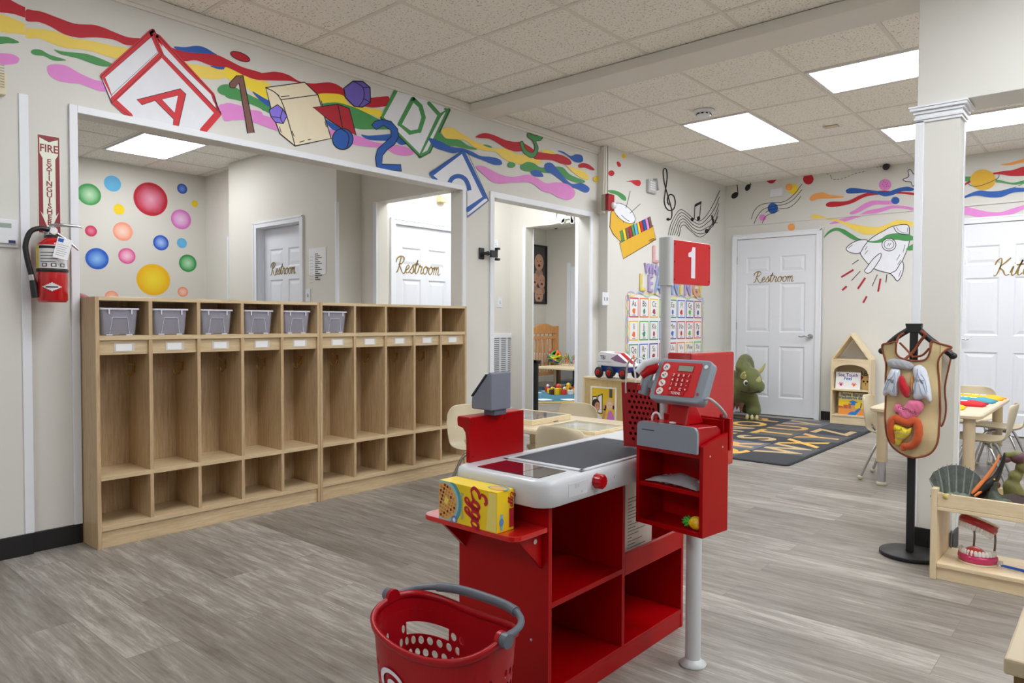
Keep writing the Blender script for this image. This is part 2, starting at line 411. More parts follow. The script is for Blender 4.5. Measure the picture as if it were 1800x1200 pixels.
# ================================================================ ROOM SHELL
XL, XL2, YB = -3.90, -3.80, 8.38     # main left wall, its far section, back wall
XR, YF = 3.2, -3.2
XB = -8.2                            # far wall of the rooms behind the openings
O1 = (1.242, 3.893, 2.11); O2 = (4.25, 5.60, 2.10)
mb = MB(); mb.box(XB-.1, XR+.1, YF-.1, 10.5, -0.1, 0, FLOOR); struct(mb.build('floor'))
mb = MB(); mb.box(XB-.1, XR+.1, YF-.1, 10.5, ZC+.004, ZC+.1, TILE); ceil = struct(mb.build('ceiling'))
mb = MB()
def bars(x0, x1, y0, y1, gx, gy, skip):
    k = math.ceil((x0-gx)/.61)
    while gx+k*.61 < x1:
        x = gx+k*.61; k += 1
        mb.box(x-.012, x+.012, y0, y1, ZC, ZC+.01, GRIDM)
    k = math.ceil((y0-gy)/.61)
    while gy+k*.61 < y1:
        y = gy+k*.61; k += 1
        mb.box(x0, x1, y-.012, y+.012, ZC+.0005, ZC+.01, GRIDM)
bars(XL, XR, YF, 3.95, -2.93, 2.47, 0); bars(XL, XR, 4.2, YB, -2.93, 2.47+.01, 0)
bars(XB, XL-.12, YF, 3.95, -7.66, 2.64, 0)
mb.build('ceiling_grid', ceil)

mb = MB()
mb.box(-4.02, XL, YF, O1[0], 0, ZC+.01, WALL); mb.box(XL, -3.878, YF, 1.03, 0, ZC+.01, WALL)
mb.box(-4.02, XL, O1[0], O1[1], O1[2], ZC+.01, WALL); mb.box(-4.02, XL, O1[1], O2[0], 0, ZC+.01, WALL)
mb.box(-4.02, XL, O2[0], O2[1], O2[2], ZC+.01, WALL); mb.box(-4.02, XL, O2[1], 5.765, 0, ZC+.01, WALL)
wall_left = struct(mb.build('wall_left'))
mb = MB(); mb.box(-4.02, XL2, 5.765, YB+.1, 0, ZC+.01, WALL); wall_left_far = struct(mb.build('wall_left_far'))
mb = MB(); mb.box(XL2, XR, YB, YB+.1, 0, ZC+.01, WALL); wall_back = struct(mb.build('wall_back'))
mb = MB(); mb.box(XR, XR+.1, YF, YB+.1, 0, ZC+.01, WALL); struct(mb.build('wall_right'))
mb = MB(); mb.box(XB-.1, XR+.1, YF-.1, YF, 0, ZC+.01, WALL); struct(mb.build('wall_front'))
# rooms seen through the openings
mb = MB(); mb.box(XB-.1, XB, YF, 3.95, 0, ZC+.01, WALL2); wall_bub = struct(mb.build('wall_playroom'))
D2 = (-6.735, -5.935, 2.045)
mb = MB(); mb.box(XB-.1, -7.31, 3.95, 4.05, 0, ZC+.01, WALL2)
mb.box(-7.31, D2[0], 3.78, 4.05, 0, ZC+.01, WALL2); mb.box(D2[0], D2[1], 3.78, 4.05, D2[2], ZC+.01, WALL2)
mb.box(D2[0], D2[1], 3.9, 4.05, 0, D2[2], WALL2); mb.box(D2[1], -5.365, 3.78, 4.05, 0, ZC+.01, WALL2)
struct(mb.build('wall_hall_far'))
D3 = (4.44, 5.24, 2.045)
mb = MB(); mb.box(-5.365-.15, -5.365, 4.05, D3[0], 0, ZC+.01, WALL2); mb.box(-5.515, -5.365, D3[0], D3[1], D3[2], ZC+.01, WALL2)
mb.box(-5.515, -5.45, D3[0], D3[1], 0, D3[2], WALL2); mb.box(-5.515, -5.365, D3[1], 6.26, 0, ZC+.01, WALL2)
struct(mb.build('wall_hall_side'))
ox0 = ony(663, 500, 4.05).x; ox1 = -4.10
mb = MB(); mb.box(-5.365, ox0, 4.05, 4.17, 0, ZC+.01, WALL2); mb.box(ox0, ox1, 4.05, 4.17, 2.17, ZC+.01, WALL2); mb.box(ox1, -4.02, 4.05, 4.17, 0, ZC+.01, WALL2)
struct(mb.build('wall_hall_near'))
nx0, nx1 = ony(924, 500, 6.14).x, ony(1012, 500, 6.14).x
mb = MB(); mb.box(-5.365, nx0, 6.14, 6.26, 0, ZC+.01, WALL2); mb.box(nx0, nx1, 6.14, 6.26, 2.155, ZC+.01, WALL2); mb.box(nx1, -4.02, 6.14, 6.26, 0, ZC+.01, WALL2)
wall_nur = struct(mb.build('wall_nursery_front'))
mb = MB(); mb.box(XB-.1, -8.13, 6.26, 10.4, 0, ZC+.01, WALL2); mb.box(-8.13, -4.02, 10.3, 10.4, 0, ZC+.01, WALL2); mb.box(-8.13, -5.365, 6.16, 6.26, 0, ZC+.01, WALL2)
mb.box(-4.02, -3.92, YB+.1, 10.4, 0, ZC+.01, WALL2)
struct(mb.build('wall_nursery_back'))

# crown, trims, base
tn = [0]
def trim(boxes, mt=TRIM, bev=0.002, name='trim'):
    tn[0] += 1; m_ = MB()
    for b in boxes: m_.box(*b, mt)
    return struct(m_.build('%s_%d' % (name, tn[0]), bev=bev))
trim([(XL, -3.872, YF, 5.76, 2.722, ZC), (XL, -3.886, YF, 5.76, 2.705, 2.724)], BEAMM)
tw = .034
trim([(XL, -3.886, O1[0]-tw, O1[0]+.002, 0.096, O1[2]+tw), (XL, -3.886, O1[1]-.002, O1[1]+tw, 0, O1[2]+tw), (XL, -3.886, O1[0]+.002, O1[1]-.002, O1[2]-.002, O1[2]+tw)])
tw = .045
trim([(XL, -3.886, O2[0]-tw, O2[0]+.002, 0, O2[2]+tw), (XL, -3.886, O2[1]-.002, O2[1]+tw, 0, O2[2]+tw), (XL, -3.886, O2[0]+.002, O2[1]-.002, O2[2]-.002, O2[2]+tw)])
ya = onx(37, 500, -3.878).y; yb_ = onx(54, 500, -3.878).y
trim([(-3.878, -3.872, ya, yb_, .1, 2.14)])
trim([(XL, -3.83, 5.735, 5.765, 2.14, ZC-.001)], BEAMM)
trim([(ox0-.045, ox0+.002, 4.038, 4.05, 0, 2.172), (ox1-.004, ox1+.04, 4.038, 4.05, 0, 2.2)])
trim([(nx0-.04, nx0+.002, 6.128, 6.14, 0, 2.158), (nx1-.002, nx1+.04, 6.128, 6.14, 0, 2.18), (nx0+.0, nx0+.012, 6.26, 6.272, 0, 2.15)])
trim([(-5.372, -5.353, 3.766, 3.80, 0, 2.16)]); trim([(-7.325, -7.31, 3.766, 3.79, 0, 2.0)])
trim([(XL2, XR, YB-.012, YB, 2.268, 2.278)], WALL, 0)  # wall-coloured strip added to cast the shadow line below the upper wall
def base(b, n):
    m_ = MB(); m_.box(*b, BLACKBASE); return struct(m_.build('baseboard_'+n, bev=.003))
base((-3.878, -3.868, YF, 1.03, 0, .1), 'left'); base((XL, -3.89, 1.03, O1[0], 0, .096), 'left_inner'); base((XL, -3.89, O1[1]+.036, O2[0]-.048, 0, .1), 'left_middle')
base((XL2, -3.79, 5.78, YB, 0, .1), 'left_far')
base((-2.63, -1.47, YB-.01, YB, 0, .1), 'back'); base((-.35, XR, YB-.01, YB, 0, .1), 'back_right'); base((-3.79, -3.715, YB-.01, YB, 0, .1), 'back_corner')
base((-5.365, -5.353, 5.34, 6.128, 0, .1), 'hall')

# beam, header and column
mb = MB(); mb.box(XL, -.81, 3.95, 4.2, 2.71, ZC, BEAMM); struct(mb.build('ceiling_beam', bev=.004))
mb = MB(); mb.box(-.81, XR, 3.95, 4.2, 2.157, ZC, WALL); struct(mb.build('wall_header', bev=.003))
CX0, CX1, CY0, CY1 = -.808, -.628, 3.95, 4.08
mb = MB(); mb.box(CX0, CX1, CY0, CY1, 0, 2.157, WALL); col = struct(mb.build('wall_column'))
mb = MB()
mb.box(CX0-.003, CX0+.03, CY0-.008, CY0, .095, 2.085, TRIM); mb.box(CX0-.008, CX0, CY0-.008, CY0+.035, .095, 2.085, TRIM)
mb.box(CX1, CX1+.004, CY1-.03, CY1+.004, .095, 2.085, TRIM)
for (e, z0, z1) in ((.008, 2.075, 2.088), (.014, 2.088, 2.10), (.010, 2.10, 2.115), (.018, 2.115, 2.13), (.03, 2.13, 2.143), (.034, 2.143, 2.153)):
    mb.box(CX0-e, CX1+e, CY0-e, CY1+e, z0, z1, TRIM)
mb.build('capital_trim', col, bev=.003)
mb = MB(); mb.box(CX0-.008, CX1+.008, CY0-.008, CY1+.008, 0, .093, BLACKBASE); mb.build('column_base', col, bev=.003)

# ---------------------------------------------------------------- doors (local: x width, front face at y=0 facing -y, z up)
dn = [0]
def door(loc, rz, w, h, handle, letters=None, lx=0.5, lz=1.62, lh=0.11, frame_w=.06, reveal=.0):
    dn[0] += 1; t = .035; m_ = MB(); st = .105*w/.85; mid = .11*w/.85
    pw = (w-2*st-mid)/2; xs = [(st, st+pw), (st+pw+mid, w-st)]
    k = h/2.04; zs = [(.21*k, .80*k), (.96*k, 1.52*k), (1.645*k, 1.83*k)]
    # frame of stiles and rails
    for (a, b) in ((0, st), (st+pw, st+pw+mid), (w-st, w)): m_.box(a, b, 0, t, 0.012, h, DOORM)
    zz = [0.012]+[v for p in zs for v in p]+[h]
    for i in range(0, len(zz), 2):
        for (a, b) in xs: m_.box(a, b, 0, t, zz[i], zz[i+1], DOORM)
    for (a, b) in xs:
        for (c, d) in zs:
            R = [(0, 0), (.014, .009), (.022, .009), (.05, .002), (.05, .002)]
            vs = []
            for (e, dp) in R: vs += [(a+e, dp, c+e), (b-e, dp, c+e), (b-e, dp, d-e), (a+e, dp, d-e)]
            fs = [(4*i+j, 4*i+(j+1) % 4, 4*i+4+(j+1) % 4, 4*i+4+j) for i in range(3) for j in range(4)]+[(12, 13, 14, 15)]
            m_.add(vs, fs, DOORM)
            m_.box(a, b, .02, t, c, d, DOORM)
    o = struct(m_.build('door_%d' % dn[0], loc=loc, rot=(0, 0, rz)))
    fw = frame_w; m2 = MB(); y0 = -.015-reveal
    for (a, b, c, d) in ((-fw-.004, -.004, 0, h+.004+fw), (w+.004, w+.004+fw, 0, h+.004+fw), (-.004, w+.004, h+.006, h+.004+fw)):
        m2.box(a, b, y0, .0-reveal, c, d, TRIM)
    for (a, b, c, d) in ((-fw-.004, -fw+.014, 0, h+.004+fw), (w+fw-.014, w+.004+fw, 0, h+.004+fw), (-.004-fw, w+.004+fw, h+fw-.014, h+.004+fw)):
        m2.box(a, b, y0-.005, y0, c, d, TRIM)
    if reveal:
        m2.box(-.004, 0, -reveal, .03, 0, h+.006, TRIM); m2.box(w, w+.004, -reveal, .03, 0, h+.006, TRIM); m2.box(-.004, w+.004, -reveal, .03, h+.002, h+.006, TRIM)
    m2.build('door_frame', o, bev=.002)
    if handle is not None:
        m3 = MB(); sgn = 1 if handle < 0.5 else -1; hx = handle*w; hz = .94
        m3.cyl((hx, 0, hz), (hx, -.012, hz), .032, CHROME, n=24); m3.cyl((hx, -.012, hz), (hx, -.045, hz), .011, CHROME)
        P = [(hx, -.045, hz), (hx+sgn*.02, -.05, hz+.002), (hx+sgn*.05, -.05, hz+.006), (hx+sgn*.085, -.048, hz-.002), (hx+sgn*.115, -.045, hz+.004)]
        m3.tube(cat_rom(P, False, 4), .008, CHROME); m3.build('door_handle', o)
    m4 = MB(); hz_ = 0.004 if (handle is None or handle > .5) else w-.004
    for z in (.25, 1.03*k, 1.8*k): m4.cyl((hz_-.006, -.006, z-.045), (hz_-.006, -.006, z+.045), .006, TRIM if not handle else CHROME, n=10)
    m4.build('hinges', o)
    if letters:
        m5 = MB(); put_script(m5, letters, lh, frame((lx*w, -.003, lz), (1, 0, 0), (0, 0, 1)), GOLD, off=.0)
        md = m5.build('lettering', o); md.modifiers.new('s', 'SOLIDIFY').thickness = .004
        md['label'] = 'gold cursive lettering on the white door'
    return o
door((-3.625, YB-.035, 0), 0, .925, 2.095, .945, 'Restroom', lx=.47, lz=1.615, lh=.13)
door((-1.375, YB-.035, 0), 0, .925, 2.08, .055, 'Kitchen', lx=.64, lz=1.615, lh=.17)
door((D2[0]+.01, 3.86, 0), 0, .78, 2.03, None, 'Restroom', lx=.43, lz=1.60, lh=.125, reveal=.08)
door((-5.365-.01, D3[0]+.01, 0), PI/2, .78, 2.03, None, 'Restroom', lx=.38, lz=1.62, lh=.16, reveal=.01)

# ---------------------------------------------------------------- ceiling lights
LITE = emis('light_diffuser', (.95, .975, 1, 1), PANEL_STRENGTH)
FRM = mat('light_frame', (225, 225, 228), .4, noise=.01)
ln = {(-2.90): 'recessed ceiling light panel nearest the far left corner, running away from camera',
      (-1.665): None}
labs = ['square-looking lit ceiling panel left of centre, beside the smoke detector',
        'long lit ceiling panel just left of the beam header above the column', 'long lit ceiling panel running behind the white column, nearest back wall',
        'lit ceiling panel right of the column, above the kitchen door area', 'lit ceiling panel behind the header, out at the right',
        'ceiling panel at the rear left of the room', 'ceiling panel over the near right side', 'ceiling panel along the right wall', 'ceiling panel at the very back of the room', 'ceiling panel over the cubbies, just out of view', 'unseen ceiling panel added to brighten the header face']
def lightpanel(p, lab, z=ZC):
    x0, x1, y0, y1 = p; t = thing('ceiling_light', lab, 'ceiling light', ((x0+x1)/2, (y0+y1)/2, z), group='recessed fluorescent ceiling panels')
    a, b = (x1-x0)/2, (y1-y0)/2; f = .022; m_ = MB()
    for q in ((-a-f, -a, -b-f, b+f), (a, a+f, -b-f, b+f), (-a, a, -b-f, -b), (-a, a, b, b+f)): m_.box(q[0], q[1], q[2], q[3], -.006, .003, FRM)
    m_.build('light_frame', t)
    m_ = MB(); m_.box(-a, a, -b, b, -.003, .002, LITE); m_.build('diffuser', t)
for p, l in zip(PANELS, labs): lightpanel(p, l)
for p, l in zip(BACK_PANELS, ['lit ceiling panel seen through the big opening above the bubble wall', 'lit ceiling panel in the hall outside the restroom', 'unseen ceiling panel added to brighten the nursery', 'unseen ceiling panel added to brighten the middle of the playroom', 'unseen ceiling panel added to brighten the near end of the playroom']): lightpanel(p, l)

# ================================================================ PAINTED MURALS (flat paint on the walls)
COL = {'red': (193, 24, 44), 'yel': (247, 216, 98), 'yel2': (250, 222, 60), 'grn': (74, 150, 84), 'blu': (38, 92, 178), 'pnk': (228, 140, 214), 'wht': (234, 236, 244),
       'blk': (28, 26, 30), 'brn': (128, 88, 76), 'tan': (240, 228, 200), 'pur': (112, 96, 192), 'dred': (176, 32, 50), 'org': (250, 170, 90), 'gld': (226, 178, 50), 'bred': (212, 44, 56), 'ylo': (242, 205, 30),
       'sky': (98, 184, 232), 'plg': (100, 180, 110), 'vio': (140, 120, 230)}
PM = {}
def pmat(k):
    if k not in PM: PM[k] = mat('paint_'+k, COL[k] if k in COL else k, .6, noise=.05, nscale=14)
    return PM[k]
class Mural:
    def __init__(s, plane, off): s.pl = plane; s.mb = MB(); s.n = 0; s.off = off; s.T = (0, 0, 1)
    def t(s, ox, oy, k): s.T = (ox, oy, k)
    def P(s, p):
        a, b = s.T[0]+p[0]/s.T[2], s.T[1]+p[1]/s.T[2]
        return onx(a, b, s.pl[1]) if s.pl[0] == 'x' else ony(a, b, s.pl[1])
    def lift(s, v):
        d = s.off+s.n*0.00004
        return (v.x+d, v.y, v.z) if s.pl[0] == 'x' else (v.x, v.y-d, v.z)
    def poly(s, c, pts, smooth=True, line=None, lw=2.0):
        s.n += 1; q = cat_rom(pts, True, 5) if smooth else pts
        s.mb.add([s.lift(s.P(p)) for p in q], [tuple(range(len(q)))], pmat(c))
        if line: s.stroke(line, pts, lw, True, smooth)
    def stroke(s, c, pts, w, closed=False, smooth=True):
        """w in photo pixels * zoom"""
        s.n += 1; q = cat_rom(pts, closed, 6) if smooth else pts
        vs, fs = ribbon(q, w, closed); s.mb.add([s.lift(s.P(p)) for p in vs], fs, pmat(c))
        if not smooth:
            s.n += 1
            for p in pts:
                a = [(p[0]+w/2*math.cos(t*PI/4), p[1]+w/2*math.sin(t*PI/4)) for t in range(8)]
                s.mb.add([s.lift(s.P(v)) for v in a], [tuple(range(8))], pmat(c))
    def lines(s, c, segs, w):
        for g in segs: s.stroke(c, g, w, False, True)
    def ell(s, c, x, y, rx, ry, a=0, line=None, lw=2):
        ca, sa = math.cos(a), math.sin(a)
        pts = [(x+rx*math.cos(t)*ca-ry*math.sin(t)*sa, y+rx*math.cos(t)*sa+ry*math.sin(t)*ca) for t in [2*PI*k/28 for k in range(28)]]
        s.poly(c, pts, False)
        if line: s.stroke(line, pts, lw, True, True)
    def done(s, wall, lab):
        o = s.mb.build('mural', wall); o['label'] = lab; return o

m = Mural(('x', -3.878), .001); m.t(0, 0, 4)
m.poly('red', [(-90,-60),(-20,-30),(30,-18),(75,0),(120,25),(177,52),(177,125),(100,100),(50,92),(0,88),(-60,70)], False)
m.poly('yel', [(-60,85),(0,98),(60,118),(110,138),(177,168),(177,245),(110,235),(50,232),(0,222),(-60,215)], False)
m.poly('grn', [(-50,250),(0,256),(60,262),(135,296),(100,306),(50,305),(0,310),(-50,310)])
m.poly('pnk', [(-60,370),(0,373),(80,380),(130,405),(132,430),(110,448),(50,455),(0,455),(-60,452)])
m.done(wall_left, 'painted red, yellow, green and pink wavy stripes left of the wall step')

m = Mural(('x', XL), .0015); m.t(0, 0, 4)
m.poly('red', [(182,70),(240,74),(300,85),(420,130),(520,165),(600,172),(660,175),(730,195),(800,225),(900,262),(1000,275),(1010,330),(940,320),(880,315),(800,280),(700,265),(620,264),(550,265),(450,240),(350,185),(270,155),(182,145)], True)
m.poly('yel', [(182,205),(260,203),(330,210),(430,235),(520,270),(620,285),(700,300),(800,325),(920,350),(870,420),(800,410),(720,385),(640,360),(560,345),(450,335),(350,300),(270,270),(182,266)], True)
m.poly('grn', [(216,360),(240,347),(290,352),(350,385),(460,420),(440,427),(370,424),(310,395),(250,388),(225,378)])
m.poly('grn', [(378,348),(420,358),(500,368),(600,378),(680,402),(770,440),(800,460),(760,468),(700,462),(640,445),(560,415),(480,395),(420,380)])
m.poly('pnk', [(330,480),(345,458),(400,452),(470,465),(560,515),(660,560),(740,580),(760,640),(700,640),(640,620),(560,590),(480,582),(400,565),(345,525)])
m.poly('blu', [(1220,330),(1300,332),(1380,322),(1440,335),(1500,370),(1520,388),(1420,400),(1300,380)])
m.poly('red', [(1150,320),(1190,330),(1300,365),(1420,375),(1520,385),(1600,420),(1700,470),(1800,500),(1840,515),(1880,560),(1800,550),(1700,530),(1600,480),(1480,460),(1380,425),(1300,430),(1230,410)])
m.poly('yel', [(1280,450),(1350,452),(1440,465),(1540,480),(1660,500),(1760,530),(1840,560),(1900,600),(1880,700),(1800,690),(1760,620),(1660,540),(1560,555),(1460,555),(1360,530)])
m.poly('blu', [(1475,463),(1540,468),(1600,476),(1580,487),(1530,486)])
m.ell('red', 1688, 398, 72, 27, .38, 'blk', 5)
m.poly('grn', [(1530,620),(1560,597),(1620,597),(1700,640),(1800,690),(1860,720),(1860,780),(1800,740),(1700,700),(1620,680),(1560,665),(1532,645)])
m.poly('pnk', [(1540,740),(1600,732),(1680,750),(1760,770),(1840,790),(1840,850),(1760,835),(1680,845),(1600,840),(1550,800)])
m.t(400, 0, 3)
m.poly('red', [(-20,310),(20,330),(80,365),(170,385),(250,378),(320,395),(380,430),(450,440),(540,435),(600,460),(640,500),(700,515),(760,515),(830,508),(850,512),(855,550),(800,565),(740,565),(660,540),(600,510),(560,495),(480,497),(430,460),(350,430),(250,425),(150,420),(80,395),(0,365)])
m.poly('yel2', [(-15,355),(60,385),(130,425),(200,450),(240,520),(280,560),(210,535),(150,500),(80,450),(0,415)])
m.poly('yel2', [(475,498),(550,493),(610,505),(640,550),(720,565),(810,585),(812,625),(760,605),(680,590),(600,560),(560,540),(490,540)])
m.poly('blu', [(130,482),(180,510),(240,545),(300,590),(260,590),(210,560),(160,520)])
m.poly('grn', [(-20,450),(60,475),(130,520),(230,570),(230,600),(150,560),(60,530),(-10,510)])
m.poly('grn', [(490,552),(560,540),(620,550),(700,580),(790,625),(850,650),(860,680),(760,682),(680,678),(600,640),(520,590)])
m.poly('pnk', [(-20,548),(60,555),(130,590),(230,620),(290,650),(290,690),(230,680),(150,650),(60,630),(-20,635)])
m.poly('blu', [(505,625),(570,660),(640,690),(640,720),(560,690)])
m.poly('pnk', [(530,680),(600,700),(700,720),(760,745),(840,760),(920,770),(975,795),(975,815),(930,822),(880,812),(820,780),(740,775),(650,760),(560,730)])
m.poly('blu', [(703,710),(740,715),(800,712),(880,705),(950,715),(980,740),(920,765),(880,745),(810,742),(740,735)])
m.poly('brn', [(8,440),(45,400),(80,398),(140,698),(105,702),(60,440),(35,465),(12,462)], False, 'blk', 5)
# tan block
m.poly('tan', [(200,462),(405,434),(475,500),(545,730),(355,770),(275,705),(235,600)], False, 'blk', 6)
m.lines('blk', [[(200,462),(280,526),(355,768)], [(280,526),(475,500)]], 5)
m.lines('blk', [[(378,750),(405,742)], [(422,738),(438,734)], [(250,490),(272,505)], [(280,510),(325,506)], [(492,530),(505,575)], [(512,640),(520,670)], [(272,668),(282,700)], [(338,690),(350,720)]], 4)
m.poly('vio', [(218,580),(262,552),(290,575),(312,612),(292,652),(250,645),(228,615)], False, 'blk', 5)
m.lines('blk', [[(290,575),(278,622),(292,652)], [(278,622),(228,615)]], 4)
m.poly('dred', [(450,567),(580,550),(640,572),(676,712),(605,680),(530,630)], False, 'blk', 5)
m.lines('blk', [[(580,550),(606,680)]], 5)
m.ell('blu', 606, 733, 54, 55, 0, 'blk', 5); m.lines('blk', [[(600,680),(632,705),(638,740),(625,785)]], 5)
m.poly('pur', [(612,465),(660,428),(712,430),(750,462),(752,540),(710,565),(668,562),(620,515)], False, 'blk', 6)
m.lines('blk', [[(660,428),(712,462),(716,520),(690,562)], [(712,462),(750,462)], [(716,520),(750,540)]], 4)
# D block
m.poly('wht', [(880,480),(1000,510),(1130,560),(1170,578),(1065,805),(1012,830),(805,622)], False)
m.stroke('grn', [(884,482),(812,622),(1012,820),(1115,610),(1165,580),(1060,800),(1012,826)], 21, False, False)
m.stroke('grn', [(1060,545),(1115,606)], 21, False, False); m.stroke('grn', [(1145,575),(1165,582)], 12, False, False)
m.stroke('blk', [(805,620),(1012,830),(1065,806),(1170,578)], 4, False, False)
m.stroke('grn', [(975,522),(905,655),(960,700),(1010,690),(1032,620),(1015,560),(975,522)], 24, True, False)
m.poly('blu', [(758,660),(775,640),(815,630),(860,640),(895,680),(900,720),(880,760),(840,790),(815,820),(812,865),(912,868),(916,902),(830,898),(785,885),(778,830),(790,785),(830,750),(862,720),(858,685),(820,662),(782,684)], False, 'blk', 4)
# A block on top of the stripes
m.t(0, 0, 4)
m.poly('wht', [(1070,210),(1490,660),(1552,805),(1420,925),(925,822),(785,720),(708,540)], False)
m.stroke('bred', [(1068,225),(722,535),(795,700),(1130,385),(1068,225)], 44, False, False)
m.stroke('bred', [(1100,255),(1145,395),(1530,800),(1490,668),(1110,260)], 34, False, False)
m.stroke('bred', [(1530,800),(1425,920)], 50, False, False); m.stroke('bred', [(795,710),(910,815)], 42, False, False)
m.stroke('blk', [(785,725),(708,540),(1070,210),(1490,660),(1553,805)], 5, False, False)
m.stroke('blk', [(1080,240),(1135,390),(785,725),(920,822)], 4, False, False); m.stroke('blk', [(1135,370),(1545,795)], 4, False, False)
m.poly('wht', [(1115,300),(1150,345),(1480,665),(1495,710),(1460,700),(1150,385)], False)
m.poly('wht', [(735,545),(1060,262),(1105,370),(785,665)], False, 'blk', 3)
m.poly('bred', [(960,702),(1265,625),(1304,662),(1252,888),(1215,885),(1218,838),(1088,708),(995,738)], False, 'blk', 5)
m.poly('wht', [(1135,700),(1250,672),(1225,795)], False, 'blk', 4)
# right part, stripes above the second doorway
m.t(740, 180, 4.617)
m.poly('yel', [(160,240),(190,208),(260,212),(340,260),(440,320),(540,355),(580,372),(680,375),(780,420),(880,430),(970,470),(960,500),(860,505),(740,490),(660,450),(600,400),(500,390),(430,365),(360,310),(280,300),(210,300)])
m.poly('grn', [(120,255),(160,255),(190,290),(250,298),(310,305),(370,345),(450,378),(420,384),(340,370),(270,355),(200,355),(130,330)])
m.poly('blu', [(60,290),(160,320),(240,360),(330,372),(410,400),(480,435),(560,442),(630,460),(655,490),(640,508),(580,503),(500,470),(420,440),(340,400),(260,412),(190,395),(100,360)])
m.poly('red', [(438,282),(480,256),(530,250),(600,270),(680,305),(750,320),(810,322),(880,360),(940,400),(1040,415),(1130,425),(1200,460),(1218,495),(1190,508),(1130,495),(1060,470),(960,465),(910,455),(840,400),(760,398),(680,370),(620,330),(550,295),(480,290)])
m.poly('grn', [(500,344),(540,346),(575,364),(545,366)])
m.poly('yel', [(960,395),(1010,383),(1060,395),(1090,420),(1030,415)]); m.poly('yel', [(1180,515),(1230,530),(1300,548),(1350,590),(1355,625),(1300,615),(1240,575)])
m.ell('grn', 730, 508, 32, 23); m.poly('grn', [(805,515),(850,485),(910,492),(960,525),(1020,530),(1090,520),(1150,530),(1200,580),(1260,610),(1325,635),(1310,655),(1240,645),(1180,620),(1100,575),(1020,575),(940,560),(850,560),(812,540)])
m.poly('blu', [(1000,515),(1020,490),(1060,495),(1110,550),(1160,610),(1220,660),(1300,655),(1360,690),(1355,725),(1320,728),(1260,700),(1190,680),(1130,630),(1060,580),(1010,560)])
m.poly('blu', [(888,570),(910,548),(960,555),(988,590),(980,605),(920,600)]); m.poly('blu', [(1105,393),(1150,400),(1210,435),(1250,422),(1300,430),(1312,470),(1290,488),(1240,480),(1180,430)])
m.poly('red', [(1275,510),(1310,492),(1360,505),(1405,545),(1380,548),(1330,530),(1285,530)])
m.poly('pnk', [(440,522),(500,518),(560,545),(640,585),(740,605),(860,587),(930,610),(1010,655),(1100,648),(1190,665),(1240,710),(1240,760),(1190,792),(1110,770),(1050,735),(980,718),(900,655),(820,648),(720,652),(640,660),(570,640),(520,600)])
m.ell('ylo', 1420, 622, 26, 24)
m.poly('grn', [(865,250),(930,270),(975,260),(982,290),(960,312),(930,318),(948,370),(930,430),(890,450),(840,420),(810,370),(802,322),(825,320),(840,370),(880,405),(910,400),(920,360),(900,310),(862,282)], True, 'blk', 4)
m.poly('wht', [(330,395),(545,795),(375,932),(370,720),(350,690),(120,636),(70,578)], False)
m.stroke('blu', [(112,632),(82,580),(335,400),(515,765),(375,870)], 40, False, False); m.stroke('blu', [(335,395),(542,795),(375,925)], 9, False, False)
m.stroke('blk', [(70,580),(330,392),(370,398),(546,796),(375,935)], 3, False, False)
m.stroke('blu', [(225,655),(250,615),(300,598),(350,620),(378,670),(388,715)], 36)
m.done(wall_left, 'painted stripes, letter blocks A, D and C, numbers 1, 2 and 5 and toy shapes over the openings')

m = Mural(('x', XL2), .001); m.t(1040, 260, 3.158)
m.ell('ylo', 178, 45, 13, 12); m.poly('red', [(138,80),(150,76),(162,92),(160,103),(145,102)], True); m.ell('red', 109, 140, 17, 16)
m.poly('bred', [(188,186),(225,180),(262,178),(273,195),(262,212),(240,205),(215,188)]); m.poly('grn', [(88,236),(125,235),(160,248),(188,270),(190,292),(170,288),(140,262),(105,250)])
m.poly('gld', [(105,360),(130,318),(240,410),(205,470),(160,520),(120,480),(100,440)], False, 'blk', 4)
m.ell('wht', 180, 362, 74, 38, .72, 'blk', 3); m.lines('blk', [[(214,238),(190,335)], [(270,310),(212,362)], [(165,372),(185,392),(210,408)], [(140,372),(146,386)], [(172,402),(178,414)]], 3)
m.poly('gld', [(155,528),(340,430),(355,508),(175,615)], False, 'blk', 4)
cs = ['grn', 'ylo', 'brn', 'dred', 'grn', 'sky', 'ylo', 'bred', 'blu', 'pnk', 'brn']
for i, c in enumerate(cs):
    x = 155+i*15.6; y = 460-i*7.6; m.poly(c, [(x, y+2), (x+13, y-4), (x+25, y+56-2), (x+12, y+62)], False, 'blk', 1.5)
m.lines('blk', [[(315,515),(345,500)], [(322,520),(348,506)]], 3)
m.stroke('blk', [(404,112),(396,130),(399,170),(410,225),(428,285),(442,340),(444,375),(436,396),(420,400)], 6); m.ell('blk', 423, 396, 10, 8)
m.stroke('blk', [(404,112),(414,122),(418,155),(414,200),(406,250),(402,295),(412,332),(434,348),(456,335),(463,300),(455,268),(436,258),(422,275),(420,300),(430,318)], 6.5)
for k in range(6):
    m.stroke('blk', [(424+k*11, 485), (440+k*9, 420+k*13), (470+k*5, 362+k*15), (495+k*4, 342+k*17), (530, 362+k*16), (560, 388+k*18 if k < 5 else 470), (600, 405+k*18 if k < 5 else 495), (640, 368+k*24 if k < 5 else 470), (680, 300+k*38 if k < 4 else 420), (712-k*3, 235+k*36)], 3)
m.lines('blk', [[(572,318),(568,395)], [(607,298),(597,388)]], 4); m.poly('blk', [(572,312),(608,294),(606,310),(572,328)], False); m.ell('blk', 557, 397, 9, 10); m.ell('blk', 592, 391, 9, 12)
m.stroke('blk', [(668,370),(672,410),(645,455)], 4); m.ell('blk', 637, 461, 10, 13); m.poly('blk', [(660,368),(680,400),(674,440),(666,400)], False)
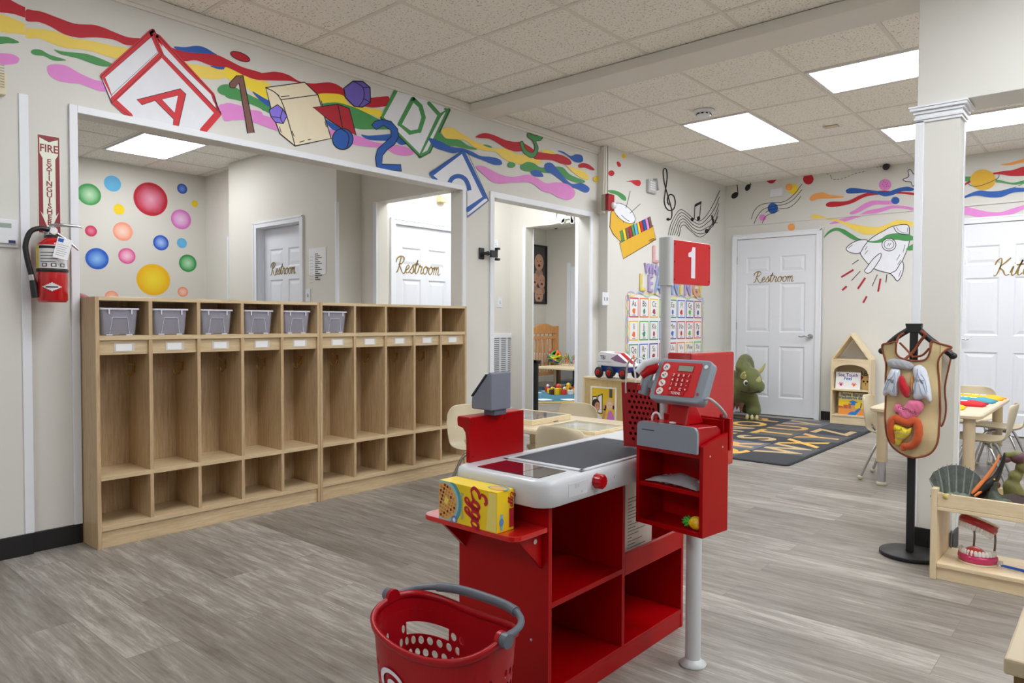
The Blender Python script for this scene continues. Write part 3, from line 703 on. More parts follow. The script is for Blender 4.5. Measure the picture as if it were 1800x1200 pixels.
m.done(wall_left_far, 'painted drum, xylophone, treble clef and music notes on the far part of the left wall')

m = Mural(('y', YB), .0012); m.t(1270, 260, 4)
m.stroke('blk', [(101,238),(106,290),(109,320)], 6); m.ell('blk', 87, 333, 28, 19, -.7); m.stroke('blk', [(190,228),(196,248),(200,262)], 6); m.ell('blk', 178, 278, 26, 17, -1.0)
m.poly('red', [(305,207),(382,202),(378,225),(355,248),(325,245),(308,225)]); m.poly('blu', [(408,196),(450,192),(445,206),(430,215),(415,208)])
m.ell('red', 604, 219, 37, 38); m.ell('yel2', 497, 289, 38, 37); m.ell('org', 468, 275, 26, 24)
m.ell('blu', 354, 424, 36, 38); m.ell('pnk', 283, 490, 24, 23)
for q in ([(202,500),(225,440),(270,400),(340,385),(430,378),(500,330),(560,252)], [(220,540),(245,480),(290,430),(370,408),(440,395),(500,360),(560,292)], [(303,455),(340,432),(400,428),(470,418),(520,380),(552,338)], [(280,532),(300,485),(340,462),(400,440)]): m.stroke('blk', q, 4)
m.poly('org', [(612,355),(640,325),(700,312),(760,330),(850,340),(840,350),(760,355),(680,358),(630,372)])
for i in range(22):
    x = 682+i*25; P = lambda t: (682+t*25, 170+26*math.sin(t*.42-.4)*(1 if t < 17 else .5)+ (26 if 3 < t < 13 else 0) - max(0, t-12)*9)
    m.stroke('blk', [P(i), P(i+.55)], 3)
m.poly('red', [(728,395),(760,378),(850,376),(900,365),(960,335),(1030,312),(1110,300),(1180,302),(1260,308),(1366,318),(1366,333),(1260,322),(1180,325),(1080,330),(1000,345),(920,385),(850,405),(780,415),(738,412)])
m.ell('pnk', 1144, 259, 44, 41)
for i in range(9): m.ell('dred', 1144+26*math.cos(i*2.4)*(.4+.08*i), 259+26*math.sin(i*2.4)*(.4+.08*i), 3, 3)
m.poly('blu', [(868,298),(900,282),(960,285),(1030,295),(1090,302),(1160,308),(1230,285),(1300,272),(1348,288),(1330,302),(1260,305),(1200,330),(1140,340),(1090,325),(1010,315),(920,320),(878,318)])
m.poly('pnk', [(895,455),(940,430),(1000,390),(1060,370),(1140,372),(1200,370),(1240,385),(1160,398),(1080,398),(1020,420),(960,452),(910,468)])
m.poly('pnk', [(750,535),(800,510),(880,488),(960,470),(1020,440),(1100,425),(1180,405),(1250,405),(1320,415),(1366,432),(1366,446),(1280,428),(1200,425),(1110,452),(1030,468),(960,485),(880,512),(800,530)])
m.ell('blu', 1216, 369, 29, 26)
m.poly('yel', [(620,480),(660,468),(740,490),(820,505),(900,530),(1000,548),(1090,555),(1160,535),(1220,508),(1290,508),(1340,525),(1366,540),(1366,556),(1300,545),(1230,548),(1150,590),(1080,605),(1000,608),(920,575),(840,530),(750,505),(640,495)])
m.ell('org', 485, 557, 25, 26)
m.poly('wht', [(968,735),(1000,680),(1060,625),(1130,585),(1200,550),(1300,540),(1315,600),(1310,680),(1280,760),(1250,820),(1205,878),(1150,875),(1070,850),(1020,810)], True, 'blk', 5)
m.poly('grn', [(713,632),(740,590),(790,562),(850,570),(910,605),(970,640),(1050,655),(1110,640),(1160,610),(1220,600),(1290,605),(1340,622),(1342,645),(1290,655),(1220,645),(1150,660),(1070,668),(990,655),(920,645),(860,610),(810,582),(760,595)])
m.poly('grn', [(1300,700),(1330,680),(1366,665),(1366,705),(1330,720),(1295,718)])
m.poly('wht', [(870,712),(900,675),(960,648),(1020,650),(990,700),(965,738),(910,738)], True, 'blk', 5)
m.poly('wht', [(1260,800),(1275,830),(1262,890),(1232,935),(1205,905),(1185,880),(1220,860)], True, 'blk', 5)
m.poly('wht', [(1000,862),(1015,840),(1060,780),(1110,740),(1115,765),(1090,810),(1045,870),(1015,880)], True, 'blk', 5)
m.ell('wht', 1171, 680, 49, 44, 0, 'blk', 5); m.ell('wht', 1171, 678, 34, 32, 0, 'blk', 4)
m.stroke('blk', [(1203,555),(1225,590),(1262,606),(1312,608)], 5); m.stroke('blk', [(1220,550),(1245,585),(1285,598),(1314,598)], 3)
m.lines('blk', [[(1005,715),(1018,690)], [(1000,748),(1022,720)], [(1270,735),(1285,680)], [(1225,790),(1248,750)], [(1232,820),(1256,785)], [(1300,590),(1304,560)], [(1160,690),(1170,670)], [(1172,692),(1185,668)], [(885,705),(915,680)], [(1240,905),(1255,860)]], 3.5)
m.lines('blk', [[(912,818),(958,786)], [(908,932),(970,866)], [(1052,972),(1090,890)], [(1150,945),(1157,887)]], 5)
m.lines('dred', [[(836,908),(922,856)], [(952,990),(1005,912)], [(1095,1010),(1112,918)], [(842,1000),(874,972)], [(990,1088),(1015,1042)]], 13)
m.poly('wht', [(1270,222),(1310,200),(1305,160),(1325,155),(1350,185),(1420,170),(1440,190),(1400,225),(1420,262),(1370,240),(1340,270),(1325,240),(1290,235)], True, 'blk', 5)
m.t(1600, 180, 4)
m.poly('org', [(630,438),(700,425),(780,402),(860,380),(860,410),(780,425),(700,442)]); m.poly('grn', [(340,525),(420,522),(500,530),(560,535),(640,548),(720,565),(800,548),(900,540),(900,562),(800,572),(730,578),(640,565),(520,558),(340,552)])
m.poly('red', [(340,600),(400,560),(460,530),(540,505),(640,485),(720,475),(800,450),(900,430),(900,505),(800,515),(700,516),(600,505),(480,540),(400,575),(340,620)])
m.ell('gld', 512, 544, 90, 72); m.stroke('blk', [(625,502),(618,530),(560,562),(480,588),(430,585),(408,568),(415,556)], 4)
m.poly('blu', [(330,690),(400,650),(480,620),(560,625),(640,620),(720,600),(800,600),(900,590),(900,620),(800,628),(720,635),(640,665),(560,668),(470,655),(400,668),(330,700)])
m.poly('pnk', [(330,735),(400,735),(480,755),(560,770),(640,770),(720,745),(800,722),(900,700),(900,730),(800,750),(700,790),(600,798),(480,805),(400,790),(330,790)])
m.lines('blk', [[(720,602),(745,592)], [(760,585),(785,578)]], 3)
m.done(wall_back, 'painted notes, planet, wavy stripes, star and rocket on the back wall')

# bubbles on the playroom wall: soft rings of paint
def bubble_mat(name, c1, c2):
    m_ = bpy.data.materials.new(name); m_.use_nodes = True; nt = m_.node_tree; b = nt.nodes['Principled BSDF']; b.inputs['Roughness'].default_value = .6
    uv = N(nt, 'ShaderNodeUVMap'); ln_ = N(nt, 'ShaderNodeVectorMath', operation='LENGTH'); nt.links.new(uv.outputs[0], ln_.inputs[0])
    tc = N(nt, 'ShaderNodeTexCoord'); n = N(nt, 'ShaderNodeTexNoise'); n.inputs['Scale'].default_value = 9; nt.links.new(tc.outputs['Object'], n.inputs['Vector'])
    ma = N(nt, 'ShaderNodeMath', operation='MULTIPLY_ADD'); ma.inputs[1].default_value = .25; nt.links.new(n.outputs['Fac'], ma.inputs[0]); nt.links.new(ln_.outputs['Value'], ma.inputs[2])
    cr = N(nt, 'ShaderNodeValToRGB'); e = cr.color_ramp.elements; e[0].position = .15; e[0].color = rgb(*c2); e[1].position = 1.02; e[1].color = rgb(*c1)
    mid = tuple((a+b_)/2 for a, b_ in zip(c1, c2)); k = e.new(.72); k.color = rgb(*mid)
    nt.links.new(ma.outputs[0], cr.inputs[0]); nt.links.new(cr.outputs[0], b.inputs['Base Color']); return m_
BUB = [(553,429,74,67,(64,158,80),(196,232,196)), (698,362,53,49,(98,184,232),(108,190,234)), (935,459,104,103,(196,28,52),(240,170,196)), (1130,394,31,31,(42,84,190),(120,160,240)),
       (738,522,34,33,(246,212,20),(248,216,30)), (1208,487,20,20,(246,212,20),(248,216,30)), (1123,584,62,61,(220,120,200),(244,214,244)), (564,656,37,34,(206,44,84),(232,130,160)),
       (762,659,61,58,(250,160,130),(252,222,206)), (998,729,48,47,(36,84,196),(170,200,250)), (1128,731,31,31,(98,184,232),(108,190,234)), (602,828,72,66,(32,92,200),(150,196,250)),
       (787,811,53,49,(226,90,150),(250,205,225)), (1165,856,54,54,(50,150,72),(190,232,196)), (952,958,103,97,(244,186,10),(250,226,60)), (1134,1033,32,31,(250,150,120),(252,216,196)), (692,1062,42,36,(250,160,130),(252,200,170))]
bo = bpy.data.meshes.new('bubble_mural'); bm = bmesh.new(); uvl = bm.loops.layers.uv.new('UVMap')
for i, (x, y, rx, ry, c1, c2) in enumerate(BUB):
    bo.materials.append(bubble_mat('bubble_paint_%d' % i, c1, c2))
    cx, cy = x/3.529, 220+y/3.529; c = onx(cx, cy, XB); e1 = onx(cx+rx/3.529, cy, XB)-c; e2 = onx(cx, cy-ry/3.529, XB)-c
    ry_, rz_ = abs(e1.y), abs(e2.z); q = []
    for k in range(36):
        t = 2*PI*k/36; q.append((math.cos(t), math.sin(t)))
    vs = [bm.verts.new((XB+.0015, c.y+a*ry_, c.z+b*rz_)) for a, b in q]; f = bm.faces.new(vs); f.material_index = i
    for l, (a, b) in zip(f.loops, q): l[uvl].uv = (a, b)
bm.to_mesh(bo); bm.free(); bub = bpy.data.objects.new('bubble_mural', bo); C.objects.link(bub); bub.parent = wall_bub
bub['label'] = 'painted multicoloured bubbles on the far playroom wall'

# ================================================================ CUBBIES
PT = .018
def cubby_unit(y0, y1, lab):
    """open locker unit of five columns, front face toward +X"""
    t = thing('cubby_unit', lab, 'cubby', (-3.70, (y0+y1)/2, 0), group=None)
    L = y1-y0; a = -L/2; D = .27; H = 1.212
    def part(n, *b, mt=OAKV):
        m_ = MB(); m_.box(*b, mt); return m_.build(n, t, bev=.001)
    part('side_panel', -D, 0, a, a+PT, 0, H); part('side_panel', -D, 0, a+L-PT, a+L, 0, H)
    part('back_panel', -D, -D+.008, a+PT, a+L-PT, .06, H-PT)
    part('top_panel', -D, 0, a+PT, a+L-PT, H-PT, H, mt=OAKH)
    part('kick_board', -.03, -.012, a+PT, a+L-PT, 0, .084, mt=OAKH)
    for z in (.084, .328, 1.003): part('shelf', -D+.008, 0, a+PT, a+L-PT, z, z+(.022 if z > .2 else .024), mt=OAKH)
    w = (L-PT*6)/5
    for i in range(1, 5):
        y = a+PT+i*(w+PT)-PT
        m_ = MB()
        for z0, z1 in ((.108, .328), (.350, 1.003), (1.025, H-PT)): m_.box(-D+.008, 0, y, y+PT, z0, z1, OAKV)
        m_.build('divider', t, bev=.001)
    for i in range(5):
        y = a+PT+i*(w+PT)
        part('name_rail', -.03, -.014, y, y+w, .932, 1.003, mt=OAKH)
        m_ = MB(); m_.box(-.0135, -.012, y+w*.30, y+w*.72, .946, .990, mat('card_sleeve', (214, 206, 196), .15, noise=.02)); m_.box(-.012, -.0112, y+w*.34, y+w*.66, .950, .984, WHITE)
        m_.build('name_card', t)
        m_ = MB(); yc = y+w-.004; zx = .83; xh = -.175
        m_.box(xh-.008, xh+.008, y+w-.004, y+w, zx, zx+.05, BRASS)
        for s_ in (-1, 1):
            m_.tube(cat_rom([(xh, yc, zx+.02), (xh+s_*.006, yc-.018, zx-.012), (xh+s_*.016, yc-.033, zx-.014), (xh+s_*.022, yc-.038, zx+.008)], False, 4), .0028, BRASS, n=8)
        m_.tube([(xh, yc, zx+.04), (xh, yc-.028, zx+.05), (xh, yc-.038, zx+.065)], .0028, BRASS, n=8)
        m_.build('coat_hook', t)
    return t
cubby_unit(1.247, 2.484, 'left oak cubby unit of five lockers with a clear bin in every top slot')
cubby_unit(2.486, 3.745, 'right oak cubby unit of five lockers with only one bin')
CLR = mat('clear_bin_plastic', (206, 206, 224), .18, noise=.01, alpha=.34, spec=.5)
CLRE = mat('clear_bin_edge', (226, 226, 240), .2, noise=.01, alpha=.85)
def bin_(y, lab):
    t = thing('storage_bin', lab, 'bin', (-3.80, y, 1.026), group='clear bins in the top slots of the cubbies')
    h = .125; m_ = MB()
    def ring(e, z): return [(x, y_, z) for x, y_ in rrect(-.085-e, .085+e, -.075-e, .075+e, .018, 4)]
    n = len(ring(0, 0)); R = [ring(0, 0), ring(.003, .01), ring(.011, h)]; Q = [ring(-.003, .003), ring(.0085, h)]
    vs = sum(R, []); m_.add(vs, [(i*n+j, i*n+(j+1) % n, (i+1)*n+(j+1) % n, (i+1)*n+j) for i in range(2) for j in range(n)]+[tuple(range(n))], CLR, True)
    vs = sum(Q, []); m_.add(vs, [(j, (j+1) % n, n+(j+1) % n, n+j) for j in range(n)]+[tuple(range(n))], CLR, True)
    m_.build('bin_body', t)
    m_ = MB(); a = ring(.017, h); b = ring(.017, h+.008); c = ring(.006, h+.008); d = ring(.006, h); vs = a+b+c+d
    m_.add(vs, [(i*n+j, i*n+(j+1) % n, ((i+1) % 4)*n+(j+1) % n, ((i+1) % 4)*n+j) for i in range(4) for j in range(n)], CLRE)
    for s_ in (-.05, .052): m_.box(.10, .104, s_-.003, s_+.003, h-.022, h, CLRE)
    m_.build('rim', t)
    m_ = MB(); P = [(.0895, -.045, .008), (.096, -.034, h*.70), (.096, .034, h*.70), (.0895, .045, .008)]
    for i in range(3): m_.tube([P[i], P[i+1]], .0016, CLRE, n=6)
    m_.build('embossed_arch', t)
    m_ = MB()
    for s_ in (-1, 1): m_.box(.075, .089, .045*s_-.014, .045*s_+.014, 0, .006, CLRE); m_.box(-.08, -.07, .045*s_-.014, .045*s_+.014, 0, .006, CLRE)
    m_.build('foot_ledge', t)
w_ = (1.237-PT*6)/5; ordn = ['clear plastic bin in the top slot nearest the fire extinguisher', 'second clear plastic bin from the fire extinguisher', 'third clear plastic bin from the fire extinguisher', 'clear plastic bin in the fourth top slot from the left', 'clear plastic bin in the rightmost slot of the left cubby unit']
for i in range(5): bin_(1.247+PT+i*(w_+PT)+.093, ordn[i])
bin_(2.486+PT+.093, 'clear plastic bin alone in the first slot of the right cubby unit')
m_ = MB(); m_.box(-3.95, -3.75, 1.33, 1.55, 1.2125, 1.2155, WHITE); tag(m_.build('paper_sheets'), 'flat white papers lying on top of the cubbies under the bubbles', 'paper')

# ================================================================ items on the left wall
# extinguisher sign
SGC = mat('sign_cream', (238, 242, 226), .4, noise=.01); SGR = mat('sign_maroon', (140, 26, 44), .4, noise=.02)
def wallT(px, py, X=-3.878): # frame on left wall, x axis -> +Y (right in the picture), y axis -> up
    p = onx(px, py, X); return frame((X, p.y, p.z), (0, 1, 0), (0, 0, 1)), p
T, p = wallT(86, 317, XL)
ya, yb_ = onx(65.5, 300, XL).y, onx(106, 300, XL).y; zt, zb = onx(86, 238, XL).z, onx(86, 400, XL).z-.03
sg = MB(); W_ = (yb_-ya)/2; H_ = (zt-zb)/2; T = frame((XL, (ya+yb_)/2, (zt+zb)/2), (0, 1, 0), (0, 0, 1))
sg.box(-W_, W_, -H_, H_, 0, .002, SGC, T); sg.box(-W_*.93, W_*.93, -H_*.985, H_*.985, .002, .0024, SGR, T)
def fl(pts, mt, z, mb_=None, T_=None): (mb_ or sg).add([(a, b, z) for a, b in pts], [tuple(range(len(pts)))], mt, False, T_ or T)
fl([(-W_*.8, H_*.62), (-W_*.8, H_*.93), (0, H_*.86), (W_*.8, H_*.93), (W_*.8, H_*.62), (W_*.55, H_*.52), (W_*.55, -H_*.62), (W_*.8, -H_*.55), (0, -H_*.98), (-W_*.8, -H_*.55), (-W_*.55, -H_*.62), (-W_*.55, H_*.52)], SGC, .0028)
put_text(sg, 'FIRE', .050, T @ Matrix.Translation((0, H_*.72, .003)), SGR, bold=True, sx=.85)
for i, ch in enumerate('EXTINGUISHER'): put_text(sg, ch, .034, T @ Matrix.Translation((0, H_*.46-i*.0262, .003)), SGR, bold=True, sx=1.05)
tag(sg.build('fire_sign'), 'tall cream and maroon fire extinguisher sign with downward arrow', 'sign')

# fire extinguisher
EXR = mat('extinguisher_red', (196, 16, 28), .2, noise=.03, coat=.6)
pc = onx(92, 475, -3.80); y0 = pc.y; zb = onx(92, 531, -3.80).z; zt = onx(92, 418, -3.80).z
t = thing('fire_extinguisher', 'red fire extinguisher with white tag hanging on wall below its sign', 'fire extinguisher', (-3.80, y0, zb))
R = .062; H = zt-zb
m_ = MB(); m_.lathe([(0, 0), (R*.9, 0), (R, .012), (R, H-.05), (R*.93, H-.028), (R*.7, H-.010), (R*.42, H), (0, H)], EXR); m_.build('cylinder', t)
m_ = MB(); LBL = mat('label_white', (226, 226, 230), .4, noise=.02)
def arc(a0, a1, z0, z1, mt, r=R+.0008, n=14, mb_=None):
    vs = []; 
    for k in range(n+1):
        a = math.radians(a0+(a1-a0)*k/n); vs += [(r*math.cos(a), r*math.sin(a), z0), (r*math.cos(a), r*math.sin(a), z1)]
    (mb_ or m_).add(vs, [(2*k, 2*k+2, 2*k+3, 2*k+1) for k in range(n)], mt, True)
arc(-95, 55, .155, .262, LBL); arc(-95, -72, .155, .262, mat('label_yellow', (236, 216, 60), .4, noise=.01), R+.0014); arc(-68, 50, .246, .258, BLACKINK, R+.0014)
for k in range(4):
    arc(-62, 20-k*8, .225-.014*k, .228-.014*k, BLACKINK, R+.0014)
for k in range(3): arc(-55+k*34, -35+k*34, .162, .178, BLACKINK, R+.0014); arc(-51+k*34, -39+k*34, .165, .175, LBL, R+.0018)

m_.build('label', t); m_ = MB()
for k in range(-5, 6):
    q = 36*(1-abs(k+.0)/5.5); arc(-18-q, -18+q, .068+k*.0036, .0716+k*.0036, LBL, R+.0016)
arc(-40, 4, .0665, .0715, BLACKINK, R+.0026)
m_.build('maker_label', t)
m_ = MB(); m_.lathe([(R+.001, .138), (R+.003, .14), (R+.003, .152), (R+.001, .154)], BLK); m_.build('strap', t)
m_ = MB(); m_.cyl((0, 0, H-.005), (0, 0, H+.012), .025, BLK); m_.cyl((0, 0, H+.012), (0, 0, H+.05), .016, CHROME); m_.cyl((.01, 0, H+.03), (.03, 0, H+.03), .017, CHROME); m_.cyl((.03, 0, H+.03), (.031, 0, H+.03), .013, WHITE)
m_.build('valve', t)
m_ = MB(); m_.tube([(0, -.01, H+.055), (.01, .03, H+.062), (.02, .10, H+.062), (.02, .12, H+.058)], [.008, .008, .006, .004], CHROME); m_.tube([(0, .01, H+.03), (.01, .05, H+.0), (.02, .105, H-.05)], [.007, .008, .005], CHROME); m_.build('handle', t)
m_ = MB(); m_.tube(cat_rom([(0, -.01, H+.035), (0, -.045, H+.04), (.0, -.085, H+.02), (.0, -.105, H-.04), (.0, -.10, H-.10), (.0, -.088, H-.16), (0, -.080, H-.20)], False, 6), .0115, BLK); m_.tube([(0, -.080, H-.195), (0, -.075, H-.225), (0, -.068, H-.28)], [.013, .016, .018], BLK); m_.cyl((0, -.084, H-.175), (0, -.080, H-.20), .0135, CHROME); m_.build('hose', t)
m_ = MB(); T = frame((.068, .035, H-.005), (.25, 1, -.25), (-.15, .2, 1)); m_.box(-.03, .03, -.10, .0, 0, .0015, WHITE, T)
m_.box(-.026, -.004, -.022, -.005, .0016, .002, mat('tag_blue', (30, 90, 180), .5), T)
for k in range(6): m_.box(-.024, .02-.004*(k % 3), -.036-.01*k, -.034-.01*k, .0016, .002, mat('tag_grey', (150, 150, 160), .5), T)
m_.build('inspection_tag', t)
m_ = MB(); m_.box(-.08, -R*.9, -.015, .015, H-.05, H+.04, CHROME); m_.box(-.08, .0, -.012, .012, H+.014, H+.02, CHROME); m_.build('wall_bracket', t)

# thermostat, chime box
a = onx(-25, 382, -3.878); b = onx(31, 436, -3.878)
t = thing('thermostat', 'white wall thermostat at the far left edge', 'thermostat', (-3.878, (a.y+b.y)/2, (a.z+b.z)/2)); hw, hh = (b.y-a.y)/2, (a.z-b.z)/2
m_ = MB(); m_.box(0, .012, -hw, hw, -hh, hh, WPL); m_.box(.012, .028, -hw*.9, hw*.85, -hh*.75, hh*.97, WPL); m_.build('casing', t, bev=.003)
m_ = MB(); m_.box(.028, .029, -.02, hw*.5, hh*.35, hh*.68, mat('lcd', (150, 164, 160), .3)); m_.build('display', t)
m_ = MB(); m_.box(.028, .029, hw*.3, hw*.75, -hh*.72, -hh*.5, mat('navy', (40, 50, 100), .4)); m_.build('badge', t)
a = onx(-20, 126, -3.878); b = onx(7, 170, -3.878)
m_ = MB(); m_.box(-3.878, -3.84, a.y, b.y, b.z, a.z, mat('cream_plastic', (226, 216, 188), .5)); 
for k in range(9): m_.box(-3.84, -3.836, a.y, b.y-.006, b.z+.03+k*.012, b.z+.036+k*.012, mat('cream_plastic2', (200, 190, 160), .5))
tag(m_.build('door_chime', bev=.002), 'cream ribbed chime box cut off by left edge above thermostat', 'chime')

# black phone-holder arm on the wall between the openings
a = onx(850, 446, XL); t = thing('tablet_holder', 'black swivel device clamp mounted on the wall between two openings', 'wall mount', (XL, a.y-.03, a.z))
m_ = MB(); m_.box(0, .012, -.028, .028, -.045, .045, BLK); m_.build('wall_plate', t, bev=.004)
m_ = MB(); m_.tube([(.01, 0, 0), (.05, .01, 0), (.06, .05, 0)], .012, BLK); m_.ell((.055, .02, 0), .018, BLK); m_.build('arm', t)
m_ = MB(); m_.box(.05, .065, .05, .13, -.028, .028, BLK)
for z in (-.05, .035): m_.box(.05, .078, .115, .145, z, z+.018, BLK); m_.box(.045, .062, .11, .135, z-.0 if z < 0 else z-.02, z+.02 if z < 0 else z+.018, BLK)
m_.build('clamp', t, bev=.003)

def plate(px, py, X, lab, w=.075, h=.12, n=1, axis='x', depth=.006):
    p = onx(px, py, X) if axis == 'x' else ony(px, py, X)
    rz = 0 if axis == 'x' else -PI/2
    t = thing('light_switch', lab, 'light switch', tuple(p), rz)
    m_ = MB(); m_.box(0, depth, -w/2, w/2, -h/2, h/2, WPL); m_.build('switch_plate', t, bev=.002)
    for k in range(n):
        y = (k-(n-1)/2)*.045; m_ = MB(); m_.box(depth, depth+.012, y-.005, y+.005, -.008, .012, WPL); m_.box(depth, depth+.001, y-.008, y+.008, -.016, .016, mat('sw_grey', (150, 150, 155), .5)); m_.build('toggle', t)
plate(1064, 525, XL2, 'double light switch on the left wall below the painted drum', .11, .125, 2)
plate(878.5, 531, -5.365, 'white light switch on the hall wall below the taller upper plate')
plate(871, 430, -5.365, 'small white switch plate high up in the hall doorway, above the other')
plate(542, 519, 3.78, 'white light switch just above the cubbies beside the notice', axis='y')

# fire alarm strobe with conduit, keypad
p = onx(1062, 357, XL2); t = thing('fire_alarm', 'red fire alarm strobe on the left wall beside the conduit', 'fire alarm', (XL2, p.y, p.z))
m_ = MB(); m_.box(0, .045, -.05, .05, -.075, .075, mat('alarm_back', (168, 158, 138), .5)); m_.build('back_box', t, bev=.003)
m_ = MB(); m_.box(.045, .085, -.052, .052, -.078, .078, mat('alarm_red', (160, 20, 30), .3)); m_.build('housing', t, bev=.008)
m_ = MB(); m_.ell((.09, .02, -.03), (.03, .034, .034), mat('strobe_lens', (225, 228, 230), .1, spec=.8)); m_.build('strobe_lens', t)
p2 = onx(1060, 300, XL2); m_ = MB(); m_.cyl((XL2+.014, p.y, p.z+.076), (XL2+.014, p.y, ZC-.001), .011, BEAMM); tag(m_.build('conduit'), 'painted metal conduit running from fire alarm up to ceiling', 'conduit')
p = onx(1143, 328, XL2); t = thing('alarm_keypad', 'grey alarm keypad with open flap on the upper left wall', 'keypad', (XL2, p.y, p.z))
KG = mat('keypad_grey', (186, 188, 190), .4, noise=.02)
m_ = MB(); m_.box(0, .035, -.085, .075, -.07, .065, KG); m_.build('keypad_body', t, bev=.006)
m_ = MB(); m_.box(.0, .05, .078, .084, -.06, .065, KG, Matrix.Rotation(.0, 4, 'Z')); m_.build('flap', t, rot=(.35, 0, 0))
m_ = MB()
for i in range(4):
    for j in range(3): m_.box(.035, .04, -.062+j*.036, -.036+j*.036, .028-i*.024, .045-i*.024, WHITE)
m_.build('keys', t, bev=.001)

# ================================================================ alphabet chart
pa = onx(1104, 512, XL2); pb = onx(1233, 512, XL2); zt = onx(1110, 518, XL2).z
Yc, Yd = pa.y, pb.y; zb = onx(1104, 652, XL2).z
t = thing('alphabet_chart', 'alphabet letter cards in a white board with twisted pastel border', 'chart', (XL2+.004, Yc, zb))
W_ = Yd-Yc; H_ = zt-zb
m_ = MB(); m_.box(0, .003, 0, W_, 0, H_, WHITE); m_.build('backing', t)
PC = [mat('pastel_%d' % i, c, .5, noise=.03) for i, c in enumerate([(206, 190, 226), (244, 232, 140), (240, 180, 190), (180, 196, 232), (250, 214, 170), (180, 220, 190)])]
m_ = MB()
def twist(p0, p1, n):
    p0 = Vector(p0); p1 = Vector(p1); d = (p1-p0); L = d.length; d.normalize(); u = Vector((0, -d.z, d.y))
    for k in range(n):
        for s_ in (1, -1):
            pts = []
            for j in range(7):
                q = (k+j/6)/n; pts.append(p0+d*(L*q)+u*(s_*.022*math.sin(PI*j/6)*(1 if k % 2 else -1))+Vector((.004+.004*s_, 0, 0)))
            vs = []
            for v in pts: vs += [v-u*.008, v+u*.008]
            m_.add(vs, [(2*j, 2*j+1, 2*j+3, 2*j+2) for j in range(6)], PC[(k*2+(s_ > 0)) % 6])
twist((0, -.02, 0), (0, -.02, H_), 11); twist((0, W_+.02, 0), (0, W_+.02, H_), 11); twist((0, -.02, H_+.01), (0, W_+.02, H_+.01), 11)
m_.build('twisted_border', t)
let = ['Aa','Bb','Cc','Dd','Ee','Ff','Gg','Hh','Ii','Jj','Kk','Ll','Mm','Nn','Oo','Pp','Qq','Rr','Ss','Tt','Uu','Vv','Ww','Xx']
cc = [(200,40,60),(236,120,50),(240,200,40),(90,180,70),(60,150,120),(50,110,210),(60,60,150),(170,60,90)]
cw = W_/8; ch_ = .235
CARDM = [mat('card_%d' % i, c, .5, noise=.03) for i, c in enumerate(cc)]
for r in range(3):
    for c in range(8):
        i = r*8+c; m_ = MB(); y = c*cw+.012; z = H_-.012-ch_*(r+1)+.02; w2, h2 = cw-.024, ch_-.035; k = CARDM[(c+r*2) % 8 if r else c]
        m_.box(.003, .0045, y, y+w2, z, z+h2, k); m_.box(.0045, .005, y+.012, y+w2-.012, z+.012, z+h2-.012, WHITE)
        put_text(m_, let[i], .085, frame((.0055, y+w2/2, z+h2*.70), (0, 1, 0), (0, 0, 1)), BLACKINK, sx=.9)
        q = CARDM[(i*3+1) % 8]; yy, zz = y+w2/2, z+h2*.32
        s_ = [(math.cos(a)*(.022+.008*((j*(i+2)) % 3)), math.sin(a)*(.026+.007*((j+i) % 2))) for j, a in enumerate([2*PI*j/9 for j in range(9)])]
        m_.add([(.0056, yy+a, zz+b) for a, b in s_], [tuple(range(9))], q)
        m_.box(.0052, .0056, yy-.03, yy+.03, z+.02, z+.026, CARDM[6]); m_.build('letter_card', t)
# balloon letters (LET'S SEE WHAT WE'RE LEARNING)
BAL = [mat('balloon_pink', (226, 172, 176), .2, coat=.5), mat('balloon_lilac', (178, 160, 212), .2, coat=.5), mat('balloon_yellow', (232, 210, 110), .2, coat=.5), mat('balloon_blue', (150, 168, 216), .2, coat=.5), mat('balloon_peach', (226, 170, 136), .2, coat=.5)]
def balloon(ch, px, py, hpx, k, lab, group='foil balloon letters over the alphabet chart', sx=1.0):
    a = onx(px, py-hpx/2, XL2); b = onx(px, py+hpx/2, XL2); h = a.z-b.z
    vs, fs = text_faces(ch, h*1.38, 'CENTER', True)
    me = bpy.data.meshes.new('banner_letter'); zc = (max(v.y for v in vs)+min(v.y for v in vs))/2; xc = (max(v.x for v in vs)+min(v.x for v in vs))/2
    me.from_pydata([(.004, (v.x-xc)*sx, v.y-zc) for v in vs], [], fs); me.materials.append(BAL[k])
    o = bpy.data.objects.new('banner_letter', me); C.objects.link(o); o.location = (XL2, a.y, (a.z+b.z)/2)
    s_ = o.modifiers.new('s', 'SOLIDIFY'); s_.thickness = .022; s_.offset = 0; bv = o.modifiers.new('b', 'BEVEL'); bv.width = .008; bv.segments = 3; bv.limit_method = 'ANGLE'; bv.angle_limit = .8
    o.location.x = XL2+.008; tag(o, lab, 'letter', group)
balloon('L', 1151, 447, 30, 0, 'pale pink balloon letter L at the top of the banner')
balloon('E', 1166, 449, 30, 1, 'lilac balloon letter E in the top word, mostly behind the pole')
balloon('W', 1138, 472, 18, 1, 'small lilac balloon letter W starting the middle row')
balloon('H', 1149, 474, 18, 1, 'small lilac balloon letter H in the middle row')
balloon('A', 1158, 476, 18, 3, 'small blue balloon letter A in the middle row')
